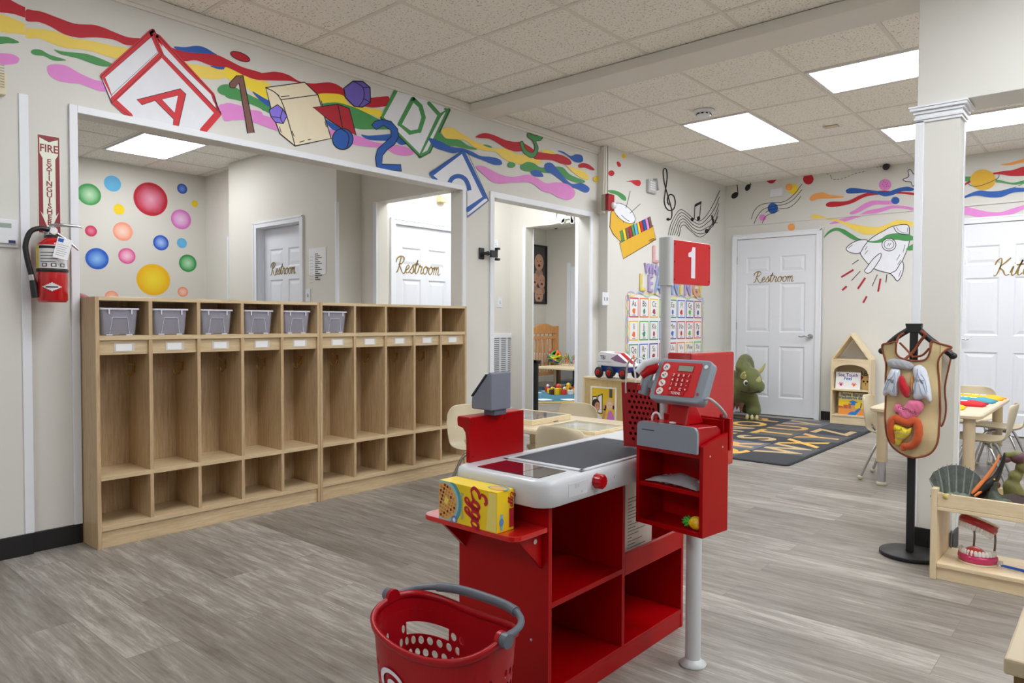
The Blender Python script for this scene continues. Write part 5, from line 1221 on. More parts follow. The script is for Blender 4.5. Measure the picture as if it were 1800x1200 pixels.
for k in range(14):
    a = 2*PI*k/7+.3*(k//7); r = .010 if k < 7 else .018; s_ = -.030 if k < 7 else -.024
    m_.tube([(-.020, 0, 0), (s_-.004, r*.6*math.cos(a), r*.6*math.sin(a)), (s_-.016+(.006 if k >= 7 else 0), r*math.cos(a), r*math.sin(a))], [.004, .005, .0006], PG, n=6)
m_.build('leaf_crown', pa_)
# carton standing in the counter bay
bxx = thing('brown_carton', 'pale printed cardboard carton standing in the open counter bay', 'carton', (-1.385, 1.965, .304)); m_ = MB(); CAR = mat('carton_kraft', (206, 196, 184), .7, noise=.05, nscale=12)
m_.box(0, .14, 0, .215, 0, .26, CAR); cb = m_.build('carton', bxx, bev=.002); m_ = MB(); TX = frame((.1405, 0, 0), (0, 1, 0), (0, 0, 1))
for k in range(18):
    y = .02+.011*k; m_.box(.055, .08+.11*((k*7) % 5)/5, y, y+.003, 0, .0004, mat('print_grey', (120, 112, 106), .7), TX)
for a, b in ((.012, .03), (.012, .19)): m_.box(a, a+.022, b, b+.022, 0.0002, .0006, BLACKINK, TX); m_.box(a+.003, a+.019, b+.003, b+.019, 0.0006, .0008, CAR, TX)
m_.build('printing', cb)

# ================================================================ shopping basket
BSK = mat('basket_red', (160, 3, 20), .32, noise=.04, nscale=10, spec=.35)
cx_, cy_ = -1.124, 1.066
bk = thing('shopping_basket', 'red perforated plastic shopping basket with grey handle and white ring logo', 'shopping basket', (cx_, cy_, 0))
A_, B_, HB = .170, .104, .435
def rimz(t): return HB+.016*math.cos(2*t)+.010*math.sin(t)*1.0
def se(t, n=3.0):
    c, s_ = math.cos(t), math.sin(t); r = (abs(c)**n+abs(s_)**n)**(-1/n); return r*c, r*s_
def bpt(t, v, out=0):
    """v 0 bottom .. 1 rim"""
    x, y = se(t); k = .76+.24*v; z = v*rimz(t)
    return ((A_*k+out)*x, (B_*k+out)*y, z+.004)
nu, nv = 40, 15
def hol(i, j):
    a = (i+.5)/nu*2*PI
    w_ = lambda q: abs(((a-q+PI) % (2*PI))-PI)
    if w_(2.45) < .42 and j > 11: return 2 if j == 12 else False
    if j < 1 or j > 12: return False
    if w_(4.42) < .34 and j > 9: return False
    if w_(PI/2) < .13 or w_(3*PI/2) < .12 or w_(0) < .14 or w_(PI) < .10: return False
    return True
vs, fs = perf_cells(nu, nv, hol, .33, 16)
slot = lambda a, v: False
m_ = MB(); m_.add([bpt(u/nu*2*PI, v/nv*.975) for u, v in vs], fs, BSK, False)
m_.build('basket_wall', bk, weld=True, solid=.003)
m_ = MB(); n_ = 72; prof = [(.001, .968), (.005, .970), (.007, .972), (.008, 1.0), (.004, 1.006), (-.002, 1.003), (-.003, .97)]
vs = []
for (o2, v) in prof: vs += [bpt(2*PI*k/n_, v, o2) for k in range(n_)]
k_ = len(prof); m_.add(vs, [(i*n_+j, i*n_+(j+1) % n_, ((i+1) % k_)*n_+(j+1) % n_, ((i+1) % k_)*n_+j) for i in range(k_) for j in range(n_)], BSK, True); m_.build('basket_rim', bk)
m_ = MB(); P = [bpt(2*PI*k/n_, 0)[:2] for k in range(n_)]; m_.prism(P, 0.0, .006, BSK); m_.build('basket_base', bk)
HGR = mat('handle_grey', (92, 99, 110), .4, noise=.04)
m_ = MB(); P = []; hx = A_+.012
for k in range(25):
    a = PI-PI*k/24; s_ = math.sin(a); c = math.cos(a); sx = (abs(c)**.75)*(1 if c > 0 else -1)
    P.append((hx*sx, .0+.118*s_**.7, HB+.020+.010*s_+.006*c))
m_.tube(P, [.0085 if abs(k-12) < 6 else .0075 for k in range(25)], HGR, n=12)
m_.tube(P[7:18], .0108, HGR, n=14)
for s_ in (-1, 1): m_.cyl((s_*(hx-.006), 0, HB+.02), (s_*(hx+.010), 0, HB+.02), .015, HGR)
m_.build('handle', bk)
m_ = MB()
for s_ in (-1, 1): m_.cyl((s_*(A_-.004), 0, HB+.018), (s_*(A_+.006), 0, HB+.018), .018, BSK)
m_.build('pivot_lugs', bk)
m_ = MB(); WL = mat('logo_white', (226, 222, 232), .4)
def ringpts(r0, r1, zc, tc):
    vs = []; n2 = 36
    for k in range(n2):
        for r in (r0, r1):
            a = 2*PI*k/n2; du, dv = r*math.cos(a), r*math.sin(a); v = zc+dv/HB; t = tc+du/.135; p = bpt(t, v, .0042); vs.append(p)
    return vs, [(2*k, 2*k+1, (2*k+3) % (2*n2), (2*k+2) % (2*n2)) for k in range(n2)]
v1, f1 = ringpts(.026, .036, .770, 4.42); m_.add(v1, f1, WL); v1, f1 = ringpts(0.0003, .014, .770, 4.42); m_.add(v1, f1, WL); m_.build('ring_logo', bk)

# ================================================================ LETTER RUG
RX0, RX1, RY0, RY1 = -3.74, -1.95, 5.46, 8.12
rug = thing('alphabet_rug', 'dark grey carpet with tan alphabet letters in squares by the far corner', 'rug', ((RX0+RX1)/2, (RY0+RY1)/2, 0))
RC = [mat('rug_grey_%d' % i, c, .95, noise=.14, nscale=60) for i, c in enumerate([(84, 86, 92), (104, 108, 122), (58, 60, 66), (92, 92, 90)])]
RL = [mat('rug_tan_%d' % i, c, .95, noise=.12, nscale=60) for i, c in enumerate([(212, 166, 100), (196, 170, 128), (222, 176, 90)])]
hx, hy = (RX1-RX0)/2, (RY1-RY0)/2
m_ = MB(); m_.prism(rrect(-hx, hx, -hy, hy, .05, 5), 0, .007, mat('rug_binding', (34, 36, 42), .9, noise=.1)); m_.build('rug_binding', rug)
m_ = MB(); m_.prism(rrect(-hx+.02, hx-.02, -hy+.02, hy-.02, .04, 5), .007, .009, RC[2])
rows = ['ABCDEF', 'GHIJKL', ' MNOPQ', 'RSTUV ', ' WXYZ '][1:]; rows = ['EFGHIJ', 'KLMNOP', 'QRSTUV', ' WXYZ ']
cx, cy = (2*hx-.06)/4, (2*hy-.06)/6
for r in range(4):
    for c in range(6):
        x0 = -hx+.03+r*cx; y0 = -hy+.03+c*cy
        m_.box(x0+.008, x0+cx-.008, y0+.008, y0+cy-.008, .009, .0095, RC[(r*2+c*3+r*c) % 4])
        if rows[r][c] != ' ':
            T = frame((x0+cx/2, y0+cy/2, .0097), (0, 1, 0), (-1, 0, 0)); put_text(m_, rows[r][c], .50, T, RL[(r+c) % 3], bold=True, sx=1.0, off=.0004)
m_.build('rug_pile', rug)

# ================================================================ TRICERATOPS PLUSH
GRN = mat('plush_green', (100, 106, 60), .9, noise=.28, nscale=9, bump=.6, bscale=60, sheen=.3)
hc = ony(1312, 669, 7.74); ft = Vector((-3.15, 7.86, 0))
din = thing('triceratops_toy', 'large green plush triceratops standing on the rug by restroom door', 'soft toy', (hc.x+.02, hc.y, 0.0095))
z = hc.z
bl = [((0, 0, z), .15, (1.15, 1, 1)), ((.08, -.06, z-.04), .12), ((.15, -.10, z-.085), .095), ((-.02, -.04, z-.08), .12), ((-.14, .08, z-.12), .20, (1.2, 1, 1.1)), ((-.38, .16, z-.14), .25, (1.3, 1, 1)), ((-.62, .22, z-.16), .24, (1.2, 1, 1)), ((-.85, .28, z-.2), .15), ((-1.02, .32, z-.27), .09),
      ((.0, .09, z-.25), .10), ((.02, .10, z-.36), .085), ((.03, .10, .12), .085), ((.04, .08, .06), .095, (1, 1.1, .7)), ((-.12, .26, z-.3), .09), ((-.13, .27, .14), .08), ((-.12, .26, .05), .08, (1, 1, .7)), ((-.6, .05, .2), .11), ((-.58, .04, .06), .10), ((-.62, .38, .2), .11), ((-.6, .38, .06), .10)]
# frill
for k in range(-4, 5):
    a = k*.30; bl.append(((-.07+.0*a+.02, .03+.19*math.sin(a)*.9, z+.05+.17*math.cos(a)), .055, None))
    bl.append(((-.05, .02+.11*math.sin(a), z+.02+.10*math.cos(a)), .065, None))
blob('body', [((e[0][0] if e[0][0] > -.3 else -.3+(e[0][0]+.3)*.10, e[0][1] if e[0][0] > -.3 else e[0][1]+(e[0][0]+.3)*.9, e[0][2]+.03), e[1]*.86, e[2] if len(e) > 2 else None) for e in bl], GRN, din, .028)
HORN = mat('horn_cream', (206, 200, 142), .6, noise=.06)
for P, R in (([(.0, -.13, z+.05), (.02, -.18, z+.075), (.05, -.22, z+.10)], [.035, .028, .008]), ([(.06, .06, z+.07), (.13, .05, z+.12), (.18, .03, z+.19)], [.038, .028, .006]), ([(.16, -.12, z-.0), (.18, -.14, z+.03), (.19, -.15, z+.055)], [.032, .024, .008])):
    m_ = MB(); m_.tube(cat_rom(P, False, 4), [R[0]+(R[2]-R[0])*k/8 for k in range(9)], HORN, n=12); m_.ell(P[-1], R[-1]*1.1, HORN, n=8); m_.build('horn', din)
for (x, y) in ((.035, -.145), (.15, .01)):
    m_ = MB(); m_.ell((x, y, z-.02), (.026, .022, .030), WHITE, n=16); m_.ell((x+.008, y-.012, z-.022), (.018, .014, .020), mat('eye_brown', (30, 16, 10), .1, coat=1), n=14); m_.build('eye', din)
m_ = MB(); m_.tube(cat_rom([(-.02, -.15, z-.115), (.06, -.165, z-.125), (.14, -.175, z-.12), (.19, -.16, z-.10)], False, 4), .006, mat('mouth_dark', (52, 36, 22), .9), n=6); m_.build('mouth', din)
for k in range(3):
    m_ = MB(); m_.ell((.0+.05*k, -.015+.012*k, .03), (.02, .02, .032), HORN, n=12); m_.build('claw', din)
m_ = MB(); RUF = mat('ruffle_brown', (110, 74, 60), .9, noise=.2)
for k in range(6): m_.tube([(-.30+.055*k, -.02-.02*k, z-.25), (-.30+.055*k, -.03-.02*k, z-.33-.03*(k % 2))], [.035, .004], RUF, n=8)
m_.build('belly_fringe', din)

# ================================================================ HOUSE-SHAPED BOOKCASE
hb = thing('house_bookcase', 'pale wooden bookcase shaped like a house with pointed open roof', 'bookcase', (-2.265, 8.355, 0)); a = .200; D = .20
def hp(n, *b, mt=MAPLE):
    m_ = MB(); m_.box(*b, mt); return m_.build(n, hb, bev=.002)
hp('side_panel', -a, -a+.018, -D, 0, 0, .69, mt=MAPLEV); hp('side_panel', a-.018, a, -D, 0, 0, .69, mt=MAPLEV); hp('back_panel', -a+.018, a-.018, -.01, 0, .02, .69, mt=MAPLE)
hp('shelf', -a+.018, a-.018, -D+.003, -.01, .085, .103); hp('shelf', -a+.018, a-.018, -D+.003, -.01, .362, .380); hp('top_panel', -a, a, -D, 0, .69, .708); hp('kick_board', -a+.018, a-.018, -D+.01, -D+.02, 0, .085)
m_ = MB(); n = 16; pts = [(-a+.018, .69), (-a+.018, .555)]+[(-(a-.03)*math.cos(PI*k/n), .565+.085*math.sin(PI*k/n)) for k in range(n+1)]+[(a-.018, .555), (a-.018, .69)]
m_.prism(pts, -D+.002, -D+.016, MAPLE, axis='y'); m_.build('arch_board', hb)
for s_ in (-1, 1):
    m_ = MB(); m_.prism([(s_*a, .708), (s_*(a-.024), .708), (0, .962), (0, .99)], -D, 0, MAPLEV, axis='y'); m_.build('roof_panel', hb, bev=.002)
def book(name, x0, x1, y, z0, z1, lab, draw, tilt=-.10):
    t = thing(name, lab, 'book', ((x0+x1)/2, y, z0), rot=(tilt, 0, 0)); w, h = (x1-x0)/2, z1-z0
    m_ = MB(); m_.box(-w, w, 0, .012, 0, h, mat('page_edge', (236, 230, 214), .7)); m_.box(-w, w, -.002, 0, 0, h, draw[0]); m_.box(-w, w, .012, .014, 0, h, draw[0]); cv = m_.build('cover', t)
    m_ = MB(); draw[1](m_, frame((0, -.0026, 0), (1, 0, 0), (0, 0, 1)), w, h); m_.build('cover_art', cv)
def P2(m_, T, pts, mt, z=0): m_.add([(x, y, z) for x, y in pts], [tuple(range(len(pts)))], mt, False, T)
def hand(m_, T, cx, cy, s_, k, flip):
    cm = [mat('hand_%d' % i, c, .5) for i, c in enumerate([(214, 30, 130), (240, 120, 30), (230, 60, 40), (60, 60, 160)])]
    P2(m_, T, [(cx+s_*.5*math.cos(t), cy+s_*.5*math.sin(t)) for t in [2*PI*q/14 for q in range(14)]], cm[k], .0003)
    for q in range(5):
        a_ = PI*(.12+.19*q); r0, r1 = s_*.4, s_*(1.05+.25*math.sin(a_)); dx, dy = math.cos(a_), math.sin(a_)
        P2(m_, T, [(cx+dx*r0-dy*s_*.12, cy+dy*r0+dx*s_*.12), (cx+dx*r1-dy*s_*.10, cy+dy*r1+dx*s_*.10), (cx+dx*r1+dy*s_*.10, cy+dy*r1-dx*s_*.10), (cx+dx*r0+dy*s_*.12, cy+dy*r0-dx*s_*.12)], cm[(k+(q % 2)*3) % 4 if q in (1, 3) else k], .0004)
def d1(m_, T, w, h):
    put_text(m_, 'See Touch', .050, T @ Matrix.Translation((0, h*.82, 0)), mat('ink_multi', (110, 50, 140), .5), bold=True, sx=.95); put_text(m_, 'Feel', .050, T @ Matrix.Translation((0, h*.62, 0)), mat('ink_blue', (40, 100, 180), .5), bold=True)
    hand(m_, T, -w*.55, h*.24, .026, 0, 1); hand(m_, T, w*.5, h*.24, .026, 1, 1)
def d2(m_, T, w, h):
    put_text(m_, 'ABC', .07, T @ Matrix.Translation((.0, h*.88, 0)), mat('ink_brown', (90, 70, 40), .5), bold=True)
    Y_ = mat('cat_tan', (222, 186, 110), .5); P2(m_, T, [(w*.75*math.cos(t), h*.38+h*.36*math.sin(t)) for t in [2*PI*q/24 for q in range(24)]], Y_, .0002)
    for s_ in (-1, 1):
        P2(m_, T, [(s_*w*.30, h*.68), (s_*w*.75, h*.80), (s_*w*.72, h*.50)], mat('ear_red', (170, 30, 40), .5), .0003)
        P2(m_, T, [(s_*w*.28+.010*math.cos(t), h*.45+.012*math.sin(t)) for t in [2*PI*q/10 for q in range(10)]], BLACKINK, .0004)
    P2(m_, T, [(-.012, h*.36), (.012, h*.36), (0, h*.30)], BLACKINK, .0004); P2(m_, T, [(-.002, h*.31), (.002, h*.31), (.002, h*.22), (-.002, h*.22)], BLACKINK, .0004)
def d3(m_, T, w, h):
    P2(m_, T, [(-w, 0), (w, 0), (w, h*.32), (-w, h*.30)], mat('art_orange', (232, 150, 70), .5), .0001); P2(m_, T, [(-w, h*.30), (w, h*.30), (w, h*.68), (-w, h*.66)], mat('art_yellow', (244, 206, 40), .5), .0001)
    for k in range(3): P2(m_, T, [(-w+k*.05, h*.28), (-w+.045+k*.05, h*.28), (-w+.045+k*.05, h*(.38+.06*k)), (-w+k*.05, h*(.38+.06*k))], mat('art_brick', (196, 96, 66), .5), .0002)
    BL = mat('art_blue', (40, 120, 200), .5); SK = mat('art_skin', (214, 160, 110), .5)
    P2(m_, T, [(-w*.3, 0), (w*.35, 0), (w*.75, h*.30), (w*.6, h*.34), (w*.25, h*.18), (-w*.1, h*.12)], BL, .0003); P2(m_, T, [(0, h*.15), (w*.3, h*.15), (w*.25, h*.5), (-w*.05, h*.5)], SK, .0003)
    P2(m_, T, [(-w*.25, h*.58), (w*.1, h*.66), (w*.5, h*.58), (w*.15, h*.50)], BL, .0005); P2(m_, T, [(-w*.08, h*.52), (w*.3, h*.52), (w*.28, h*.44), (-w*.06, h*.44)], BL, .0004); P2(m_, T, [(w*.66, h*.34), (w*.74, h*.34), (w*.78, h*.56), (w*.70, h*.56)], mat('art_purple', (90, 50, 120), .5), .0004)
    I = mat('ink_navy', (50, 60, 110), .5); put_text(m_, 'llama llama', .052, T @ Matrix.Translation((0, h*.90, 0)), I, bold=True, off=.0008); put_text(m_, 'graduation day!', .044, T @ Matrix.Translation((0, h*.76, 0)), I, bold=True, off=.0008)
book('picture_book', -2.432, -2.180, 8.215, .380, .565, 'white picture book with two colourful handprints on the upper shelf', (WHITE, d1))
book('picture_book', -2.205, -2.045-.03, 8.262, .380, .575, 'tan picture book with an animal face, half behind the handprint book', (mat('book_tan', (196, 176, 130), .5), d2))
book('picture_book', -2.395, -2.130, 8.205, .103, .345, 'yellow and blue picture book about graduation day on the lower shelf', (mat('book_pale', (232, 222, 160), .5), d3))

# ================================================================ PALE CABINET WITH PHOTO, TOY ROVER
cb_ = thing('low_cabinet', 'pale wooden low cabinet with a photo on its back, against left wall', 'cabinet', (-3.785, 5.345, 0)); W_, H_ = 1.12, .60
def cq(n, *b, mt=BIRCH): 
    m_ = MB(); m_.box(*b, mt); return m_.build(n, cb_, bev=.003)
cq('back_panel', .02, W_-.02, 0.006, .012, .03, H_-.02); cq('side_panel', 0, .022, 0, .10, 0, H_-.016, mt=MAPLEV); cq('side_panel', W_-.022, W_, 0, .10, 0, H_-.016, mt=MAPLEV); cq('top_panel', 0, W_, -.002, .103, H_-.018, H_, mt=MAPLE); cq('shelf', .022, W_-.022, .012, .095, .28, .298, mt=MAPLE); cq('bottom_panel', .022, W_-.022, .012, .095, .03, .048, mt=MAPLE)
a_ = ony(1039, 678, 5.35); b_ = ony(1084, 682, 5.35); x0, x1 = a_.x+3.785, b_.x+3.785; z1 = a_.z; z0 = z1-.42
m_ = MB(); m_.box(x0, x1, -.003, .006, z0, z1, WHITE); ph = m_.build('photo_print', cb_)
T = frame((x0, -.0034, z0), (1, 0, 0), (0, 0, 1)); w, h = x1-x0, z1-z0; m_ = MB()
def E2(cx, cy, rx, ry, mt, z, n=24): P2(m_, T, [(cx*w+rx*w*math.cos(2*PI*k/n), cy*h+ry*w*math.sin(2*PI*k/n)) for k in range(n)], mt, z)
def Q2(pts, mt, z): P2(m_, T, [(x*w, y*h) for x, y in pts], mt, z)
PY = mat('photo_yellow', (236, 196, 40), .35, coat=.4); SK1 = mat('photo_skin1', (206, 150, 116), .4); SK2 = mat('photo_skin2', (240, 200, 176), .4); HR = mat('photo_hair', (38, 30, 34), .4); BN = mat('photo_blond', (222, 190, 140), .4); PP = mat('photo_pink', (206, 120, 200), .4); CT = mat('photo_coat', (224, 226, 240), .4)
Q2([(.05, .03), (.95, .03), (.95, .97), (.05, .97)], PY, .0001); Q2([(.28, .42), (.48, .42), (.48, .86), (.28, .80)], BLACKINK, .0002); Q2([(.31, .44), (.45, .44), (.45, .83), (.31, .78)], WHITE, .0003); Q2([(.08, .50), (.26, .50), (.26, .80), (.08, .78)], BLACKINK, .0002); Q2([(.10, .50), (.24, .50), (.24, .78), (.10, .76)], WHITE, .0003); Q2([(.74, .78), (.86, .78), (.86, .97), (.74, .97)], mat('photo_grey', (80, 76, 80), .4), .0002)
Q2([(.05, .03), (.55, .03), (.62, .22), (.40, .38), (.20, .46), (.05, .36)], CT, .0004); Q2([(.60, .03), (.95, .03), (.92, .38), (.82, .52), (.70, .48), (.62, .25)], PP, .0005)
E2(.22, .62, .16, .17, HR, .0006); E2(.28, .57, .11, .15, SK1, .0007); E2(.76, .66, .15, .17, BN, .0006); E2(.76, .61, .11, .13, SK2, .0007); E2(.56, .56, .07, .10, SK1, .0008); Q2([(.42, .20), (.52, .22), (.62, .52), (.54, .54)], SK1, .0008); E2(.90, .58, .035, .07, HR, .0008); E2(.60, .57, .03, .07, HR, .0009)
for cx, cy in ((.25, .60), (.32, .60), (.72, .62), (.80, .62)): E2(cx, cy, .012, .010, HR, .001, 8)
Q2([(.25, .525), (.32, .535), (.28, .515)], WHITE, .001); Q2([(.73, .56), (.79, .56), (.76, .55)], mat('photo_lip', (190, 90, 90), .4), .001); Q2([(.14, .42), (.17, .42), (.36, .16), (.33, .16)], mat('photo_navy', (40, 50, 80), .4), .0009)
m_.build('photo_picture', ph)['label'] = 'printed photo of two people against a yellow wall'

# rover
rc = ony(1095, 664, 5.50); rv = thing('toy_rover', 'white and blue six wheeled toy space rover on top of the low cabinet', 'toy vehicle', (rc.x+.01, 5.40, .60), math.radians(-4))
rv.scale = (.93, 1, 1.10); RW = mat('rover_white', (236, 236, 242), .25, coat=.4); RB = mat('rover_blue', (30, 60, 150), .3); TY = mat('tyre_black', (34, 34, 36), .7)
m_ = MB(); m_.prism([(-.19, .10), (-.19, .19), (-.15, .215), (.05, .20), (.19, .115), (.19, .095), (.0, .095)], -.075, .075, RW, axis='y'); m_.build('hull', rv, bev=.008)
m_ = MB(); m_.prism([(-.15, .05), (-.16, .10), (.18, .098), (.17, .07), (.12, .045)], -.06, .06, RB, axis='y'); m_.build('chassis', rv, bev=.006)
m_ = MB(); m_.prism([(-.03, .16), (.05, .197), (.165, .13), (.13, .125), (.02, .14)], -.0765, .0765, mat('rover_window', (150, 110, 150), .08, coat=1), axis='y'); m_.build('windscreen', rv, bev=.004)
m_ = MB(); m_.prism([(-.03, .208), (.05, .202), (.185, .122), (.17, .118), (.05, .192)], -.03, .03, REDP, axis='y'); m_.build('red_stripe', rv, bev=.002)
m_ = MB(); put_text(m_, 'TBI', .045, frame((-.12, -.0755, .165), (1, 0, 0), (0, 0, 1)), mat('rover_decal', (60, 40, 80), .4), bold=True); m_.box(-.19, -.02, -.077, -.075, .128, .136, mat('rover_line', (200, 200, 210), .4)); m_.build('decals', rv)
for sx in (-.15, -.02, .135):
    for sy in (-1, 1):
        m_ = MB(); m_.lathe([(0, -.018), (.038, -.018), (.045, -.010), (.045, .010), (.038, .018), (0, .018)], TY, c=(sx, sy*.095, .045), axis='y', n=22); wl = m_.build('wheel', rv)
        m_ = MB(); m_.lathe([(0, -.003), (.022, -.003), (.025, .002), (0, .002)], REDP, c=(sx, sy*.1145, .045), axis='y', n=16); m_.build('hub', wl)

# ================================================================ CHAIRS AND TABLES
def make_chair():
    t = thing('school_chair', 'x', 'chair', (0, 0, 0)); w = .165
    # shell: profile (y back>0, z), seat front at y=-.16 ; faces -y
    prof = [(-.170, .300), (-.165, .322), (-.13, .330), (-.02, .322), (.08, .318), (.125, .330), (.150, .365), (.165, .42), (.185, .50), (.198, .565), (.200, .585)]
    wd = [.85, .92, .97, 1.0, 1.0, .96, .93, .97, 1.0, .93, .74]
    vs = []; nx = 12
    for (y, z), k in zip(prof, wd):
        for i in range(nx+1):
            u = 2*i/nx-1; e = abs(u)**2.6
            back = max(0, (z-.36)/.2)
            vs.append((w*k*u, y-(.035*e*back)+.0*e, z+(.022*e if z < .36 else -.012*e*(1 if z > .56 else 0))))
    nP = len(prof); m_ = MB(); m_.add(vs, [(j*(nx+1)+i, j*(nx+1)+i+1, (j+1)*(nx+1)+i+1, (j+1)*(nx+1)+i) for j in range(nP-1) for i in range(nx) if not (j == 5 and 5 <= i <= 6)], TAN, True)
    m_.build('seat_shell', t, solid=.007, sub=1)
    for sx in (-1, 1):
        for (y0, y1, sy) in ((-.08, -.165, -1), (.06, .175, 1)):
            m_ = MB(); m_.tube(cat_rom([(sx*.06, y0*.4, .308), (sx*.11, y0, .296), (sx*.135, y0+(y1-y0)*.4, .20), (sx*.16, y1, .02)], False, 5), .0095, CHROME, n=10); lg = m_.build('leg', t)
            m_ = MB(); m_.ell((sx*.161, y1*1.01, .016), (.019, .019, .016), mat('glide_cream', (206, 196, 174), .5), n=12); m_.build('glide', lg)
    m_ = MB(); m_.tube([(-.11, -.05, .302), (.11, -.05, .302)], .008, CHROME, n=8); m_.tube([(-.11, .05, .302), (.11, .05, .302)], .008, CHROME, n=8); m_.build('seat_bar', t)
    return t
ch0 = make_chair(); used = [False]
def chair(x, y, rz, lab, grp):
    """x,y is where the top of the backrest stands; rz turns the chair from facing -Y"""
    o = ch0 if not used[0] else dup(ch0); used[0] = True
    o.location = (x-.19*-math.sin(rz), y-.19*math.cos(rz), 0); o.rotation_euler = (0, 0, rz); o['label'] = lab; o['group'] = grp
G1, G2 = 'tan school chairs round the tray table', 'tan school chairs round the table by the column'
chair(-2.13, 2.79, PI, 'tan plastic chair on the near side of tray table, back toward camera', G1)
chair(-2.64, 3.70, 0, 'tan plastic chair on the far side of the tray table', G1)
chair(-3.13, 3.13, PI/2, 'tan plastic chair at the left end of tray table, behind red bracket', G1)
chair(-1.425, 5.52, PI/2, 'tan plastic chair at left end of the table beside the column', G2)
chair(-.545, 5.62, -PI/2, 'nearer of two tan chairs on the right side of the shirt table', G2)
chair(-.52, 6.35, -PI/2, 'farther of two tan chairs on the right side of the shirt table', G2)
chair(-.97, 6.96, 0, 'tan plastic chair at the far end of the shirt table', G2)
def table(name, x0, x1, y0, y1, zt, lab, legs, chrome=False):
    t = thing(name, lab, 'table', ((x0+x1)/2, (y0+y1)/2, 0)); a, b = (x1-x0)/2, (y1-y0)/2
    m_ = MB(); o1 = rrect(-a, a, -b, b, .07, 6); n = len(o1); R_ = [(.012, zt-.03), (.0, zt-.024), (.0, zt-.008), (.008, zt)]; vs = []
    for e, z in R_: vs += [(x, y, z) for x, y in rrect(-a+e, a-e, -b+e, b-e, .07-e*.5, 6)]
    m_.add(vs, [(i*n+j, i*n+(j+1) % n, (i+1)*n+(j+1) % n, (i+1)*n+j) for i in range(3) for j in range(n)]+[tuple(range(3*n, 4*n))]+[tuple(range(n))[::-1]], TAN2, False); m_.build('tabletop', t)
    for sx, sy in legs:
        x, y = sx*(a-.075), sy*(b-.075); m_ = MB(); m_.cyl((x, y, .16 if chrome else .02), (x, y, zt-.03), .034, TAND, n=20)
        lg = m_.build('leg', t); m_ = MB()
        if chrome: m_.cyl((x, y, .02), (x, y, .162), .026, CHROME, n=16)
        m_.lathe([(0, 0), (.03, 0), (.034, .012), (.028, .024), (0, .024)], mat('glide_cream', (206, 196, 174), .5), c=(x, y, 0), n=16); m_.build('leg_foot', lg)
    return t
table('school_table', -2.86, -1.66, 2.90, 3.50, .53, 'tan rectangular table carrying clear topped trays behind the checkout lane', [(-1, -1), (1, -1), (1, 1), (-1, 1), (-.42, -1)][:4])
table('school_table', -1.33, -.68, 5.20, 6.62, .53, 'tan rectangular table with folded shirts beside the column', [(-1, -1), (1, -1), (1, 1), (-1, 1)], True)
# trays
ACR = mat('acrylic', (226, 232, 222), .06, alpha=.35, coat=1.0); TRW = mat('tray_wood', (232, 216, 180), .5, noise=.04)
def tray(x0, x1, y0, y1, h, lab, fill, rz=0):
    t = thing('display_tray', lab, 'tray', ((x0+x1)/2, (y0+y1)/2, .53), rz); a, b = (x1-x0)/2, (y1-y0)/2
    m_ = MB()
    for q in ((-a, a, -b, -b+.012), (-a, a, b-.012, b), (-a, -a+.012, -b+.012, b-.012), (a-.012, a, -b+.012, b-.012)): m_.box(*q, .0, h, TRW if fill < 2 else ACR)
    m_.build('tray_frame', t, bev=.002); m_ = MB(); m_.box(-a+.012, a-.012, -b+.012, b-.012, 0, .003, TRW); m_.build('tray_base', t)
    m_ = MB(); m_.box(-a+.012, a-.012, -b+.012, b-.012, h-.005, h-.002, ACR if fill else mat('glass_sheet', (190, 196, 196), .04, alpha=.55, coat=1)); m_.build('clear_cover', t)
    if fill:
        m_ = MB(); m_.tube([(a*.3+.05*math.cos(k), -b+.05+.03*math.sin(k), .006) for k in [PI*j/10 for j in range(11)]], .002, mat('green_edge', (150, 180, 120), .3), n=6); m_.box(-a+.02, -a+.10, b-.13, b-.03, .003, .0036, WHITE); m_.build('paper_insert', t)
    else:
        m_ = MB(); random.seed(3)
        for k in range(9): m_.box(-.16+.04*k, -.13+.04*k, -.03+.02*(k % 3), .05+.02*(k % 2), .003, .006, [mat('reflection_brown', (120, 96, 76), .4), mat('reflection_light', (214, 206, 196), .4), mat('reflection_dark', (70, 64, 60), .4)][k % 3])
        m_.build('picture', t)  # picture reflection in the glass, painted as flat coloured blocks
tray(-2.83, -2.46, 3.0, 3.36, .030, 'cream framed tray under glass with a painted picture reflection at left end of table', 0)
tray(-2.36, -2.02, 2.96, 3.27, .016, 'clear acrylic tray on pale base in the middle of the table', 1)
tray(-2.00, -1.70, 3.05, 3.36, .016, 'clear acrylic tray on pale base at the right end of table', 1)
